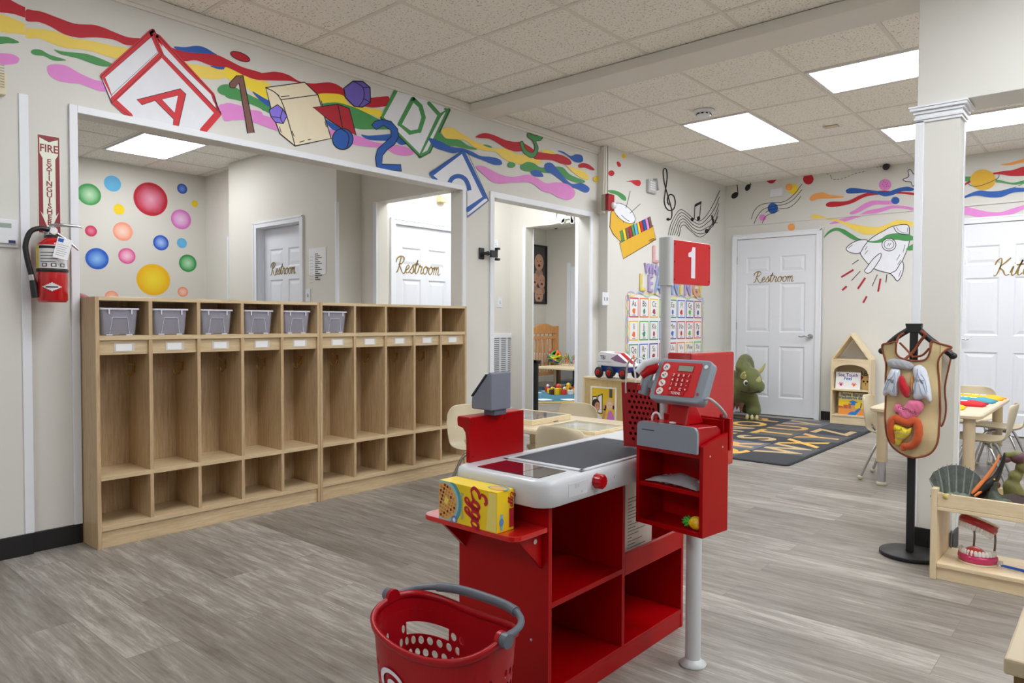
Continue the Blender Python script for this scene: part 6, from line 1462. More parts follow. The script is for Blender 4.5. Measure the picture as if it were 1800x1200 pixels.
# folded shirts
def shirt(x0, x1, y0, y1, col, lab):
    t = thing('folded_shirt', lab, 'shirt', ((x0+x1)/2, (y0+y1)/2, .53), math.radians(random.uniform(-5, 5))); a, b = (x1-x0)/2, (y1-y0)/2; mt = mat('cloth_'+lab.split()[0], col, .85, noise=.08, bump=.3, bscale=30)
    m_ = MB(); nx, ny = 12, 8; vs = []
    for j in range(ny+1):
        for i in range(nx+1):
            u, v = i/nx*2-1, j/ny*2-1; e = (1-u**8)*(1-v**8); vs.append((a*u*(1-.02*math.sin(5*v)), b*v*(1-.04*math.sin(6*u)), .004+.022*e+.004*math.sin(9*u+3*v)*e))
    m_.add(vs, [(j*(nx+1)+i, j*(nx+1)+i+1, (j+1)*(nx+1)+i+1, (j+1)*(nx+1)+i) for j in range(ny) for i in range(nx)], mt, True); vb = [(a*s1, b*s2, 0) for s1, s2 in ((-1, -1), (1, -1), (1, 1), (-1, 1))]
    m_.add([(v[0], v[1], 0) for v in vs], [(j*(nx+1)+i, (j+1)*(nx+1)+i, (j+1)*(nx+1)+i+1, j*(nx+1)+i+1) for j in range(ny) for i in range(nx)], mt)
    m_.build('folded_cloth', t, weld=True, solid=.002)
    m_ = MB(); random.seed(len(lab))
    for k in range(5): m_.box(-a*.6+k*a*.24, -a*.6+k*a*.24+a*.16, -b*.35+.02*(k % 2), b*.2, .0285, .030, WHITE)
    m_.build('printed_logo', t)
shirt(-1.15, -.70, 6.28, 6.50, (250, 176, 30), 'orange folded shirt, farthest of the row on the table')
shirt(-1.20, -.72, 6.02, 6.24, (70, 150, 170), 'teal folded shirt between the orange and the red ones')
shirt(-1.20, -.74, 5.72, 5.95, (200, 20, 36), 'red folded shirt with white print on the table')
shirt(-1.22, -.82, 5.42, 5.64, (252, 206, 20), 'yellow folded shirt nearest the camera on the table')

# ================================================================ APRON STAND
sx_, sy_ = -.766, 3.760
st = thing('apron_stand', 'black floor stand with round base and hanger top beside the column', 'stand', (sx_, sy_, 0))
m_ = MB(); m_.lathe([(0, 0), (.128, 0), (.130, .004), (.130, .016), (.127, .019), (0, .019)], BLKM, n=48); m_.build('base_plate', st)
m_ = MB(); m_.box(-.0165, .0165, -.010, .010, .019, 1.07, BLKM); m_.build('post', st, bev=.002)
m_ = MB(); m_.prism([(-.036, 1.098), (.034, 1.098), (.030, 1.055), (-.026, 1.055)], -.015, .015, BLK, axis='y')
m_.build('hanger_hub', st, bev=.003)
for s_, P in ((-1, [(-.02, 0, 1.07), (-.07, 0, 1.035), (-.12, 0, .985), (-.135, 0, .965)]), (1, [(.02, 0, 1.07), (.06, 0, 1.03), (.11, 0, .99), (.160, -.01, .952)])):
    m_ = MB(); m_.tube(cat_rom(P, False, 5), [.013]*10+[.016]*4+[.018]*2 if False else .014, BLK, n=10); m_.ell(P[-1], (.018, .014, .016), BLK); m_.build('hanger_arm', st)

# apron with plush organs
yA = 3.725
KH = mat('apron_khaki', (206, 186, 142), .85, noise=.06, bump=.3, bscale=220); BRN = mat('apron_binding', (136, 70, 44), .85, noise=.1)
ap = thing('anatomy_apron', 'khaki apron with brown binding and soft organs hanging on black stand', 'apron', (0, yA, 0))
def ax(px, py, dy=0): p = ony(px, py, yA+dy); return (p.x, dy, p.z)
out = [(1551, 606), (1565, 603), (1577, 601), (1576, 618), (1582, 627), (1596, 632), (1615, 634), (1630, 630), (1637, 616), (1639, 600), (1655, 604), (1674, 610), (1664, 615), (1653, 628), (1650, 645), (1653, 680), (1654, 715), (1652, 745), (1650, 775), (1640, 793), (1625, 801), (1605, 803), (1585, 796), (1568, 783), (1560, 765), (1557, 735), (1557, 700), (1558, 660), (1558, 640), (1553, 622)]
P = cat_rom([(float(a), float(b)) for a, b in out], True, 4)
def bend(x, z): return -.022*math.cos((x+.745)*10)+.006*math.sin(z*30+x*9)
m_ = MB(); c = Vector((0, 0, 0))
# fan fill as grid: intersect scanlines
import bisect
rows_ = []
pts3 = [ax(a, b) for a, b in P]
zs_ = [p[2] for p in pts3]; z0_, z1_ = min(zs_), max(zs_)
flat = [(p[0], p[2]) for p in pts3]
me = bpy.data.meshes.new('apron_cloth'); bm = bmesh.new(); vv = [bm.verts.new((x, 0, z)) for x, z in flat]; f = bm.faces.new(vv); bmesh.ops.triangulate(bm, faces=[f])
for k in range(40): 
    z = z0_+(z1_-z0_)*(k+.5)/40; bmesh.ops.bisect_plane(bm, geom=bm.verts[:]+bm.edges[:]+bm.faces[:], plane_co=(0, 0, z), plane_no=(0, 0, 1))
for k in range(24):
    x = -.90+.31*k/23; bmesh.ops.bisect_plane(bm, geom=bm.verts[:]+bm.edges[:]+bm.faces[:], plane_co=(x, 0, 0), plane_no=(1, 0, 0))
for v in bm.verts: v.co.y = bend(v.co.x, v.co.z)
bmesh.ops.recalc_face_normals(bm, faces=bm.faces); bm.to_mesh(me); bm.free(); me.materials.append(KH); me.polygons.foreach_set('use_smooth', [True]*len(me.polygons))
o = bpy.data.objects.new('apron_cloth', me); C.objects.link(o); o.parent = ap; o.modifiers.new('s', 'SOLIDIFY').thickness = .004
m_ = MB(); m_.tube([(x, bend(x, z)-.002, z) for x, z in flat], .0042, BRN, n=8, closed=True); m_.build('binding', ap)
def band(name, pp, r=.005, dy=0.0):
    m_ = MB(); m_.tube(cat_rom([(*ax(a, b, d)[:1], ax(a, b, d)[1]+bend(ax(a, b)[0], .8)*.3, ax(a, b, d)[2]) for a, b, d in pp], False, 5), r, BRN, n=8); return m_.build(name, ap)
band('neck_strap', [(1577, 602, 0), (1580, 592, .02), (1590, 585, .03)]); band('neck_strap', [(1582, 602, .02), (1594, 614, .03), (1606, 628, .0)]); band('neck_strap', [(1590, 632, 0), (1606, 618, .02), (1618, 600, .02), (1627, 588, .0), (1620, 582, .01)], .007)
band('neck_strap', [(1605, 627, .03), (1622, 624, .03), (1634, 612, .02)])
# back panel seen at the right side
m_ = MB(); bp = [(1652, 628), (1664, 615), (1672, 618), (1668, 640), (1660, 680), (1662, 715), (1659, 738), (1652, 748), (1650, 700)]; q = [ax(a, b, .05) for a, b in bp]
m_.add([(x, y+.015, z) for x, y, z in q], [tuple(range(len(q)))], mat('apron_inside', (196, 190, 176), .85)); m_.build('back_cloth', ap, solid=.003)
m_ = MB(); m_.tube([(x, y+.015, z) for x, y, z in cat_rom(q, True, 4)], .004, BRN, n=6, closed=True); m_.build('back_binding', ap)
def organ(name, pts, col, lab, txt=None, tp=None, res=.009, rfac=.9, key=None, tsize=.03, trot=0, veins=None):
    """plush organ: balls placed at photo points (px,py,radius_px)"""
    el = []
    for (a, b, r) in pts: x, y, z = ax(a, b); el.append(((x, bend(x, z)-r*.00115, z), r*.0027*rfac*1.05, (1, .62, 1)))
    o = blob(name, el, mat('plush_'+name if not key else key, col, .85, noise=.10, nscale=60, sheen=.3), ap, res); o['label'] = lab
    if veins:
        m_ = MB()
        for q in veins: m_.tube(cat_rom([(ax(a, b)[0], bend(ax(a, b)[0], .8)-d*.001, ax(a, b)[2]) for a, b, d in q], False, 3), .0016, mat('vein_blue', (120, 160, 200), .8), n=5)
        m_.build('veins', o)
    if txt:
        x, y, z = ax(*tp[:2]); m_ = MB(); put_text(m_, txt, tsize, frame((x, bend(x, z)-tp[2]*.001, z), (math.cos(trot), 0, math.sin(trot)), (-math.sin(trot), 0, math.cos(trot))), BLACKINK); m_.build('word', o)
    return o
def pillow(name, zp_, th, col, lab, txt=None, tp=None, tsize=.03, trot=0, veins=None):
    """stuffed cloth shape: outline in zoom coordinates, puffed toward the room"""
    q = cat_rom([(1540+a/3.446, 560+b/3.446) for a, b in zp_], True, 4); P_ = [(ax(a, b)[0], ax(a, b)[2]) for a, b in q]
    bm = bmesh.new(); f = bm.faces.new([bm.verts.new((x, 0, z)) for x, z in P_]); bmesh.ops.triangulate(bm, faces=[f])
    xa, xb = min(p[0] for p in P_), max(p[0] for p in P_); za, zb2 = min(p[1] for p in P_), max(p[1] for p in P_)
    for k in range(1, 14): bmesh.ops.bisect_plane(bm, geom=bm.verts[:]+bm.edges[:]+bm.faces[:], plane_co=(0, 0, za+(zb2-za)*k/14), plane_no=(0, 0, 1))
    for k in range(1, 12): bmesh.ops.bisect_plane(bm, geom=bm.verts[:]+bm.edges[:]+bm.faces[:], plane_co=(xa+(xb-xa)*k/12, 0, 0), plane_no=(1, 0, 0))
    def dist(x, z):
        d = 9
        for i in range(len(P_)):
            x0, z0 = P_[i]; x1, z1 = P_[(i+1) % len(P_)]; dx, dz = x1-x0, z1-z0; L2 = dx*dx+dz*dz+1e-12
            t = max(0, min(1, ((x-x0)*dx+(z-z0)*dz)/L2)); d = min(d, math.hypot(x-x0-t*dx, z-z0-t*dz))
        return d
    R = max(dist(v.co.x, v.co.z) for v in bm.verts)
    for v in bm.verts:
        u = min(1, dist(v.co.x, v.co.z)/(R*.85)); v.co.y = bend(v.co.x, v.co.z)-.006-th*math.sqrt(max(0, u*(2-u)))+.0012*math.sin(v.co.x*260+v.co.z*190)*u
    bmesh.ops.recalc_face_normals(bm, faces=bm.faces); me = bpy.data.meshes.new(name); bm.to_mesh(me); bm.free()
    me.materials.append(mat('plush_'+name, col, .85, noise=.10, nscale=60, sheen=.3)); me.polygons.foreach_set('use_smooth', [True]*len(me.polygons))
    o = bpy.data.objects.new(name, me); C.objects.link(o); o.parent = ap; o.modifiers.new('s', 'SOLIDIFY').thickness = .003; o['label'] = lab
    if veins:
        m_ = MB()
        for g in veins:
            pv = cat_rom([(1540+a/3.446, 560+b/3.446) for a, b in g], False, 4); pp = []
            for a, b in pv:
                x, _, z = ax(a, b); u = min(1, dist(x, z)/(R*.85)); pp.append((x, bend(x, z)-.0078-th*math.sqrt(max(0, u*(2-u))), z))
            m_.tube(pp, .0011, mat('vein_blue', (132, 166, 200), .8), n=5)
        m_.build('veins', o)
    if txt:
        x, _, z = ax(1540+tp[0]/3.446, 560+tp[1]/3.446); m_ = MB(); put_text(m_, txt, tsize, frame((x, bend(x, z)-.0095-th, z), (math.cos(trot), 0, math.sin(trot)), (-math.sin(trot), 0, math.cos(trot))), BLACKINK); m_.build('word', o)
    return o
pillow('windpipe_piece', [(70,262),(85,245),(130,240),(190,252),(235,275),(232,300),(205,312),(150,300),(90,292)], .020, (166, 168, 174), 'grey soft piece across the top of the apron')
pillow('lung', [(100,300),(150,305),(154,340),(142,400),(137,460),(105,470),(80,455),(55,468),(42,445),(60,390),(80,340)], .022, (216, 222, 234), 'white plush lung at the left', 'lung', (98, 366), .022, trot=-.3, veins=[[(130,310),(115,350),(90,390),(70,430)], [(128,330),(130,380),(110,440)], [(110,350),(80,380),(60,430)], [(120,360),(125,420),(122,450)]])
pillow('lung', [(235,290),(270,278),(305,300),(325,350),(340,420),(345,490),(328,505),(305,480),(260,490),(234,475),(242,430),(242,370),(230,320)], .024, (216, 222, 234), 'white plush lung at the right', 'lung', (276, 368), .024, trot=-.15, veins=[[(262,300),(270,340),(300,390),(320,450)], [(265,320),(255,390),(250,450)], [(285,330),(310,370),(325,440)], [(275,390),(290,440),(300,470)]])
pillow('heart', [(150,345),(165,338),(182,355),(198,390),(216,425),(212,465),(190,475),(160,450),(145,410),(142,370)], .026, (190, 12, 36), 'red plush heart')
pillow('stomach', [(113,532),(130,510),(155,513),(168,530),(190,510),(215,490),(270,487),(294,512),(290,550),(260,582),(215,612),(180,610),(150,590),(143,572),(120,566)], .028, (228, 116, 156), 'pink plush stomach', 'stomach', (205, 545), .024, -.35)
def gut(pts, r):
    pp = []
    for a, b in cat_rom([(1540+a/3.446, 560+b/3.446) for a, b in pts], False, 5): x, _, z = ax(a, b); pp.append((x, bend(x, z)-r*.8, z))
    m_ = MB(); n_ = len(pp); m_.tube(pp, [r*(.65+.35*min(1, 4*min(k, n_-1-k)/n_)+.04*math.sin(k*1.9)) for k in range(n_)], mat('plush_gut', (196, 82, 32), .85, noise=.12, nscale=60, sheen=.3), n=14); return m_.build('large_intestine', ap)
gut([(128,745),(108,725),(100,680),(104,625),(125,600),(165,612),(205,625),(245,612),(266,645),(268,700),(246,750),(205,768),(180,762),(172,790)], .019)['label'] = 'orange plush large intestine'
pillow('small_intestine', [(120,628),(165,640),(200,658),(228,650),(222,690),(200,715),(172,735),(150,765),(115,755),(122,700),(110,660)], .026, (230, 204, 36), 'yellow plush small intestine', 'small', (150, 665), .018, .2, veins=[[(130,690),(160,680),(190,690),(210,670)], [(125,720),(150,710),(180,715)], [(130,740),(150,735)]])
pillow('spine_strip', [(222,350),(232,345),(236,390),(232,440),(224,452),(220,400)], .008, (216, 146, 78), 'narrow orange strip beside the right lung')

# ================================================================ LOW OPEN SHELF WITH TOYS
LX, LY = -.632, 3.476
ls = thing('low_open_shelf', 'low open maple shelf with toy tray top at the right edge', 'shelf', (LX, LY, 0)); W_ = 1.22; D_ = .30
def lp(n, *b, mt=MAPLE):
    m_ = MB(); m_.box(*b, mt); return m_.build(n, ls, bev=.0025)
lp('side_panel', 0, .024, 0, D_, 0, .392, mt=MAPLEV); lp('side_panel', W_-.024, W_, 0, D_, 0, .392, mt=MAPLEV)
lp('tray_floor', .024, W_-.024, .0, D_, .300, .316); lp('tray_rail', .024, W_-.024, .0, .014, .316, .375); lp('tray_rail', .024, W_-.024, D_-.014, D_, .316, .375)
lp('bottom_shelf', .024, W_-.024, .004, D_, .054, .072); lp('kick_board', .024, W_-.024, .012, .028, .0, .054)
m_ = MB(); m_.box(.03, .036, D_-.02, D_-.005, .073, .15, mat('bracket_steel', (120, 124, 130), .4, metal=.6)); m_.build('corner_bracket', ls)
# teeth model
tm = thing('teeth_model', 'open pink and white dental teeth model with red tongue', 'teeth model', (-.478, 3.585, .072), math.radians(-6))
GUM = mat('gum_pink', (204, 38, 104), .25, coat=.5); GUM2 = mat('gum_red', (176, 16, 40), .25, coat=.5); TEE = mat('tooth', (240, 240, 240), .2, coat=.5); PLA = mat('plaster', (226, 214, 190), .5)
def arch(t, r=1.0): a = PI*(1.0+t); return (-.068*math.cos(PI*t)*r, -.062*math.sin(PI*t)**.8*r if True else 0)
def jaw(parent, T, gum, flip=1):
    m_ = MB(); n = 30; 
    def strip(r0, r1, z0, z1, mt, bulge=0):
        vs = []
        for k in range(n+1):
            t = k/n; c_ = (-math.cos(PI*t), -math.sin(PI*t))
            for (r, z) in ((r0, z0), (r1, z0), (r1+bulge, (z0+z1)/2), (r1, z1), (r0, z1)): vs.append((c_[0]*r*.072+0, c_[1]*r*.075+.03, z*flip))
        m_.add(vs, [(5*k+j, 5*k+(j+1) % 5, 5*k+5+(j+1) % 5, 5*k+5+j) for k in range(n) for j in range(5)]+[(0, 1, 2, 3, 4), tuple(5*n+j for j in range(5))[::-1]], mt, True, T)
    strip(.45, 1.04, 0, .008, PLA); o1 = m_.build('plaster_base', parent); m_ = MB(); strip(.55, 1.0, .008, .040, gum, .05); m_.build('gum', parent)
    for k in range(14):
        t = (k+.5)/14; c_ = (-math.cos(PI*t), -math.sin(PI*t)); big = .0085 if 3 < k < 10 else .0098
        m_ = MB(); m_.ell((c_[0]*.061, c_[1]*.066+.03, (.047)*flip), (big, big, .0165), TEE, n=10, T=T); m_.build('tooth', parent)
jaw(tm, Matrix.Identity(4), GUM)
U_ = Matrix.Translation((.0, .03, .190)) @ Matrix.Rotation(math.radians(-20), 4, 'X') @ Matrix.Rotation(math.radians(14), 4, 'Y')
jaw(tm, U_, GUM2, -1)
m_ = MB(); m_.ell((-.006, .0, .046), (.038, .044, .026), mat('tongue', (214, 70, 66), .35, coat=.3), n=18); m_.build('tongue', tm)
for sx in (-.022, .055):
    m_ = MB(); m_.tube(cat_rom([(sx, .038, .03), (sx+.004, .04, .08), (sx+.004, .04, .12), (sx-.002, .036, .150)], False, 5), .0042, mat('rod_steel', (130, 120, 112), .3, metal=.9), n=10); m_.build('hinge_rod', tm)
tb = thing('toothbrush', 'blue giant toothbrush handle lying on the low shelf', 'toothbrush', (-.39, 3.60, .080), math.radians(-8)); m_ = MB(); m_.tube([(0, 0, 0), (.12, -.01, 0), (.30, -.02, 0), (.40, -.02, 0)], [.005, .006, .008, .008], mat('brush_blue', (20, 90, 200), .25, coat=.4), n=12); m_.build('handle', tb)
m_ = MB()
for k in range(6): m_.box(-.035+.007*k, -.030+.007*k, -.005, .005, .003, .018, WHITE)
m_.build('bristles', tb)

# dinosaurs in the tray (frame of the tray: z .316)
tz = .318
def dino(name, lab, loc, rz, elems, col, res=.012, extra=None, cat='toy dinosaur', rough=.5):
    t = thing(name, lab, cat, loc, rz); blob('body', elems, mat('skin_'+name, col, rough, noise=.25, nscale=25, bump=.5, bscale=90), t, res)
    if extra: extra(t)
    return t
def sail(t):
    SM = mat('sail_grey', (136, 146, 138), .6, noise=.35, nscale=70, bump=1, bscale=120); SD = mat('sail_dark', (92, 102, 98), .6, noise=.5, nscale=60, bump=1, bscale=120)
    m_ = MB(); pts = []; n = 12
    for k in range(n+1):
        u = k/n; x = -.075+.15*u; h = .060+.070*math.sin(PI*u)**.6; pts.append((x, h))
    for s_ in (-1, 1):
        vs = []
        for k, (x, h) in enumerate(pts): vs += [(x, s_*(.002+.003*(k % 2))*3, .03), (x+.35*(x), s_*(.0012+.004*(k % 2))*2, .03+h)]
        m_.add(vs, [(2*k, 2*k+2, 2*k+3, 2*k+1) for k in range(n)], SD, False)
    m_.build('sail', t, solid=.0012)
    m_ = MB()
    for k, (x, h) in enumerate(pts): m_.tube([(x, -.006, .028), (x+.15*x, -.006, .03+h*.5), (x+.38*x, -.004, .038+h)], [.006, .005, .0016], SM, n=6)
    m_.build('sail_spines', t)
dino('dimetrodon_toy', 'grey green spiny sail-backed toy dinosaur at the left end of tray', (-.555, 3.56, tz+.01), math.radians(25),
     [((-.02, 0, .02), .032, (1.6, .8, .9)), ((.03, 0, .022), .03, (1.4, .8, .9)), ((-.08, .0, .018), .018), ((.075, 0, .02), .014), ((.11, .01, .015), .009), ((-.03, -.025, .005), .012), ((.03, -.025, .005), .012), ((-.03, .025, .005), .012), ((.03, .025, .005), .012), ((.0, 0, .035), .02)], (104, 112, 100), extra=sail)
dino('horned_toy', 'small yellow and brown horned toy dinosaur head poking over tray rail', (-.575, 3.497, tz+.035), 0, [((0, 0, .0), .022, (1.2, 1, .9)), ((-.004, -.018, .012), .013), ((.02, .02, .0), .016), ((.0, .04, -.012), .02)], (206, 190, 110), res=.007,
     extra=lambda t: [MB().tube([(s_*.008, -.012, .018), (s_*.024, -.03, .030)], [.004, .0008], mat('horn_cream2', (230, 214, 170), .5), n=6).build('horn', t) for s_ in (-1, 1)])
def ptero(t):
    BE = mat('beak_orange', (240, 140, 80), .4, noise=.05)
    m_ = MB(); m_.tube(cat_rom([(-.062, -.02, .055), (-.03, -.005, .10), (.0, 0, .15), (.022, .005, .20), (.030, .008, .232)], False, 5), [.0035, .006, .008, .009, .010, .010, .0095, .009, .0085, .008, .0075, .007, .0065, .006, .0055, .005, .0045, .004, .0035, .003, .002], BE, n=8); m_.build('beak_and_crest', t)
    m_ = MB(); m_.tube(cat_rom([(-.050, -.028, .048), (-.022, -.015, .075), (.003, -.008, .10)], False, 5), [.003, .0045, .0055, .006, .006, .0065, .007, .007, .007, .006, .005], BE, n=8); m_.build('lower_beak', t)
    m_ = MB(); m_.tube(cat_rom([(-.046, -.022, .062), (-.015, -.006, .10), (.012, .0, .135), (.034, .004, .20), (.040, .008, .245)], False, 5), [.003, .008, .011, .014, .017, .019, .020, .020, .019, .017, .015, .013, .011, .010, .009, .008, .007, .006, .005, .004, .002], mat('head_black', (30, 30, 34), .35, noise=.1), n=10, T=Matrix.Translation((.008, .004, -.004))); m_.build('head', t)
    m_ = MB(); m_.ell((.018, -.018, .128), .004, mat('eye_amber', (220, 170, 60), .2), n=8); m_.build('eye', t)
    WG = mat('wing_brown', (58, 40, 40), .6, noise=.2)
    for s_ in (-1, 1):
        m_ = MB(); vs = [(.02, 0, .055), (s_*.06+.02, .03, .070), (s_*.16+.01, .05, .052), (s_*.22, .06, .02), (s_*.12, .02, .012), (s_*.05+.01, -.01, .015)]; m_.add(vs, [(0, 1, 2, 3, 4, 5)], WG); m_.build('wing', t, solid=.005, sub=0)
dino('pteranodon_toy', 'black toy pteranodon with orange beak and crest pointing upward', (-.435, 3.585, tz), 0, [((.02, .0, .03), .045, (1, .8, .9)), ((.012, 0, .065), .022), ((.012, 0, .09), .018), ((.016, 0, .11), .018), ((.04, .03, .03), .03)], (64, 70, 56), extra=ptero)
dino('theropod_toy', 'tall olive toy dinosaur with curved purple neck behind the pteranodon', (-.355, 3.66, tz), math.radians(10), [((0, 0, .05), .044, (1, .8, 1.2)), ((-.012, 0, .09), .034), ((.0, 0, .135), .028), ((.024, 0, .175), .028), ((.03, 0, .21), .026), ((.0, -.005, .228), .024, (1.3, .9, .8)), ((-.03, -.01, .222), .016), ((.06, 0, .03), .03), ((.12, 0, .03), .022), ((-.03, -.03, .03), .02), ((.03, -.04, .02), .022)], (112, 110, 62),
     extra=lambda t: MB().ell((.012, -.004, .215), (.036, .026, .026), mat('head_purple', (92, 58, 66), .5, noise=.3, nscale=50, bump=.5, bscale=90), n=16).ell((-.035, -.010, .205), (.022, .016, .014), MATS['head_purple'], n=12).build('head', t))
dino('sauropod_toy', 'dark grey green round-bellied toy dinosaur lying at the middle of tray', (-.40, 3.515, tz+.004), 0, [((0, 0, .022), .036, (1.5, 1, 1)), ((.03, .01, .03), .03), ((-.05, .01, .015), .018), ((.09, .0, .015), .018), ((.12, .0, .012), .012)], (74, 84, 66))
dino('toy_dinosaur', 'rust brown toy dinosaur lying at back of tray', (-.50, 3.68, tz+.004), .4, [((0, 0, .03), .034, (1.5, 1, 1)), ((.05, 0, .045), .024), ((.08, 0, .075), .018), ((-.06, 0, .025), .018), ((-.10, 0, .02), .012)], (134, 74, 54))
dino('tailed_toy', 'tan and brown toy dinosaur at the right side of tray', (-.285, 3.53, tz+.004), -.3, [((0, 0, .022), .032, (1.6, 1, 1)), ((.05, 0, .03), .022), ((-.06, 0, .018), .016), ((-.10, 0, .012), .010)], (172, 148, 104))

# ================================================================ near cabinet corner at the bottom right
nc = thing('low_wood_cabinet', 'blurred wooden cabinet corner at the bottom right of the view', 'cabinet', (-.133, 1.277, 0))
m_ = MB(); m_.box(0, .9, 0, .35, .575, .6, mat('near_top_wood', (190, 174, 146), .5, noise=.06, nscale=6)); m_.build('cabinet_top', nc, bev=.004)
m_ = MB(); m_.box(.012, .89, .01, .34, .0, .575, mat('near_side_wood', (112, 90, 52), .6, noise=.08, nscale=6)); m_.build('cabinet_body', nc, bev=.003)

# ================================================================ NURSERY (seen through two doorways)
m_ = MB(); Tn = Matrix.Translation((-6.80, 8.40, 0)); m_.cyl((0, 0, 0), (0, 0, .008), 1.25, mat('nursery_rug_gold', (196, 170, 90), .9, noise=.2, nscale=20), n=64); o1 = None
nr = thing('round_rug', 'round blue rug with gold border and white clouds on nursery floor', 'rug', (-6.80, 8.40, 0)); m_ = MB(); m_.lathe([(0, 0), (1.25, 0), (1.25, .008), (0, .008)], MATS['nursery_rug_gold'], n=64); m_.build('rug_border', nr)
m_ = MB(); m_.lathe([(0, .008), (1.10, .008), (1.10, .010), (0, .010)], mat('nursery_rug_blue', (70, 122, 144), .9, noise=.12, nscale=20), n=64); m_.build('rug_field', nr)
m_ = MB()
for px, py, w in ((955, 702, .12), (1001, 702, .12), (946, 690, .06), (957, 687, .05)):
    q = onz(px, py, .01)-Vector((-6.80, 8.40, 0)); m_.add([(q.x+w*math.cos(k)*(1+.2*math.sin(4*k)), q.y+w*.9*math.sin(k), .0106) for k in [2*PI*i/24 for i in range(24)]], [tuple(range(24))], WHITE)
m_.build('clouds', nr)
# crib
cbb = thing('baby_crib', 'honey wood baby crib with arched headboard in the nursery', 'crib', (-7.30, 9.05, 0.0115), PI/2)
def cr_(n, mb_): return mb_.build(n, cbb, bev=.003)
xs_b = onx(982, 600, -7.30).y-9.05
m_ = MB(); m_.box(xs_b-.07, xs_b, 0, .05, 0, 1.02, CRIBW); cr_('corner_post', m_); m_ = MB(); m_.box(xs_b-.75, xs_b-.68, 0, .05, 0, 1.02, CRIBW); cr_('corner_post', m_)
m_ = MB(); n = 16; top = [(xs_b-.69+.63*k/n, .98+.075*math.sin(PI*k/n)) for k in range(n+1)]; m_.prism(top+[(xs_b-.06, .90), (xs_b-.69, .90)], .005, .04, CRIBW, axis='y'); cr_('headboard_rail', m_)
m_ = MB(); m_.box(xs_b-.69, xs_b-.06, .01, .035, .80, .85, CRIBW); cr_('upper_rail', m_); m_ = MB(); m_.box(xs_b-.69, xs_b-.06, .01, .035, .20, .26, CRIBW); cr_('lower_rail', m_)
for k in range(9):
    m_ = MB(); x = xs_b-.66+.068*k; m_.box(x, x+.02, .015, .032, .26, .80, CRIBW); cr_('slat', m_)
m_ = MB(); m_.box(xs_b-.69, xs_b-.02, .05, .85, .42, .55, mat('crib_sheet', (232, 234, 240), .9, noise=.03)); cr_('mattress', m_)
for x in (xs_b-.75, xs_b-.05):
    m_ = MB(); m_.box(x, x+.05, .83, .88, 0, 1.02, CRIBW); cr_('corner_post', m_); m_ = MB(); m_.box(x+.01, x+.04, .05, .83, .88, .93, CRIBW); cr_('side_rail', m_)
    for k in range(8):
        m_ = MB(); m_.box(x+.015, x+.035, .10+.09*k, .12+.09*k, .3, .88, CRIBW); cr_('slat', m_)
# framed picture on nursery wall
pf = thing('framed_picture', 'tall black framed photo of laughing babies on nursery wall', 'picture', (-8.13, 9.86, 1.955)); 
m_ = MB(); 
for q in ((-.44, .44, -.53, -.50), (-.44, .44, .50, .53), (-.44, -.40, -.50, .50), (.40, .44, -.50, .50)): m_.box(0, .03, q[0], q[1], q[2], q[3], BLK)
m_.build('frame', pf); m_ = MB(); m_.box(0, .01, -.40, .40, -.50, .50, mat('photo_backdrop', (74, 72, 74), .5, noise=.1)); pc2 = m_.build('photo', pf)
m_ = MB(); SKN = mat('photo_skin3', (206, 160, 136), .5); TF = frame((.0105, 0, 0), (0, 1, 0), (0, 0, 1))
for (x, y, r) in ((.22, .22, .13), (.10, -.10, .10), (.30, -.12, .11), (.22, -.38, .12), (-.2, .1, .14), (-.15, -.25, .12)):
    m_.add([(min(.39, x+r*math.cos(k)), max(-.49, y+r*1.15*math.sin(k)), .001) for k in [2*PI*i/20 for i in range(20)]], [tuple(range(20))], SKN, False, TF); m_.add([(x+r*.85*math.cos(k), max(-.49, y-r*1.6+r*.7*math.sin(k)), .0005) for k in [2*PI*i/20 for i in range(20)]], [tuple(range(20))], mat('photo_cloth', (180, 140, 120), .5), False, TF)
    for s_ in (-1, 1): m_.add([(x+s_*r*.35+r*.12*math.cos(k), y+r*.15+r*.07*math.sin(k), .0015) for k in [2*PI*i/8 for i in range(8)]], [tuple(range(8))], BLACKINK, False, TF)
    m_.add([(x+r*.3*math.cos(k), y-r*.45+r*.2*math.sin(k), .0015) for k in [2*PI*i/10 for i in range(10)]], [tuple(range(10))], mat('photo_mouth', (90, 30, 30), .5), False, TF)
m_.build('baby_faces', pc2)
# toddler play table with toys
pt = thing('play_table', 'low pale toddler table holding bead toys in the nursery', 'table', (-6.70, 9.00, 0), math.radians(0)); a, b = .42, .28; zt2 = .39
m_ = MB(); m_.box(-a, a, -b, b, zt2-.03, zt2, MAPLE); m_.build('tabletop', pt, bev=.004)
for sx in (-1, 1):
    for sy in (-1, 1): m_ = MB(); m_.box(sx*(a-.03)-.02, sx*(a-.03)+.02, sy*(b-.03)-.02, sy*(b-.03)+.02, .010, zt2-.03, MAPLEV); m_.build('leg', pt)
m_ = MB(); m_.box(-a+.05, a-.05, b-.02, b-.01, .09, zt2-.03, mat('mirror_panel', (150, 150, 156), .04, metal=1.0)); m_.build('mirror_panel', pt)
p = onz(975, 640, .40); bl_ = thing('bead_ball', 'multicoloured tangled ball toy at the left of the play table', 'toy', (p.x-.02, p.y+.02, zt2+.13))
BC = [mat('toy_%d' % i, c, .35) for i, c in enumerate([(240, 120, 30), (40, 70, 190), (230, 210, 40), (120, 190, 50), (60, 160, 90), (210, 40, 50)])]
m_ = MB(); random.seed(5)
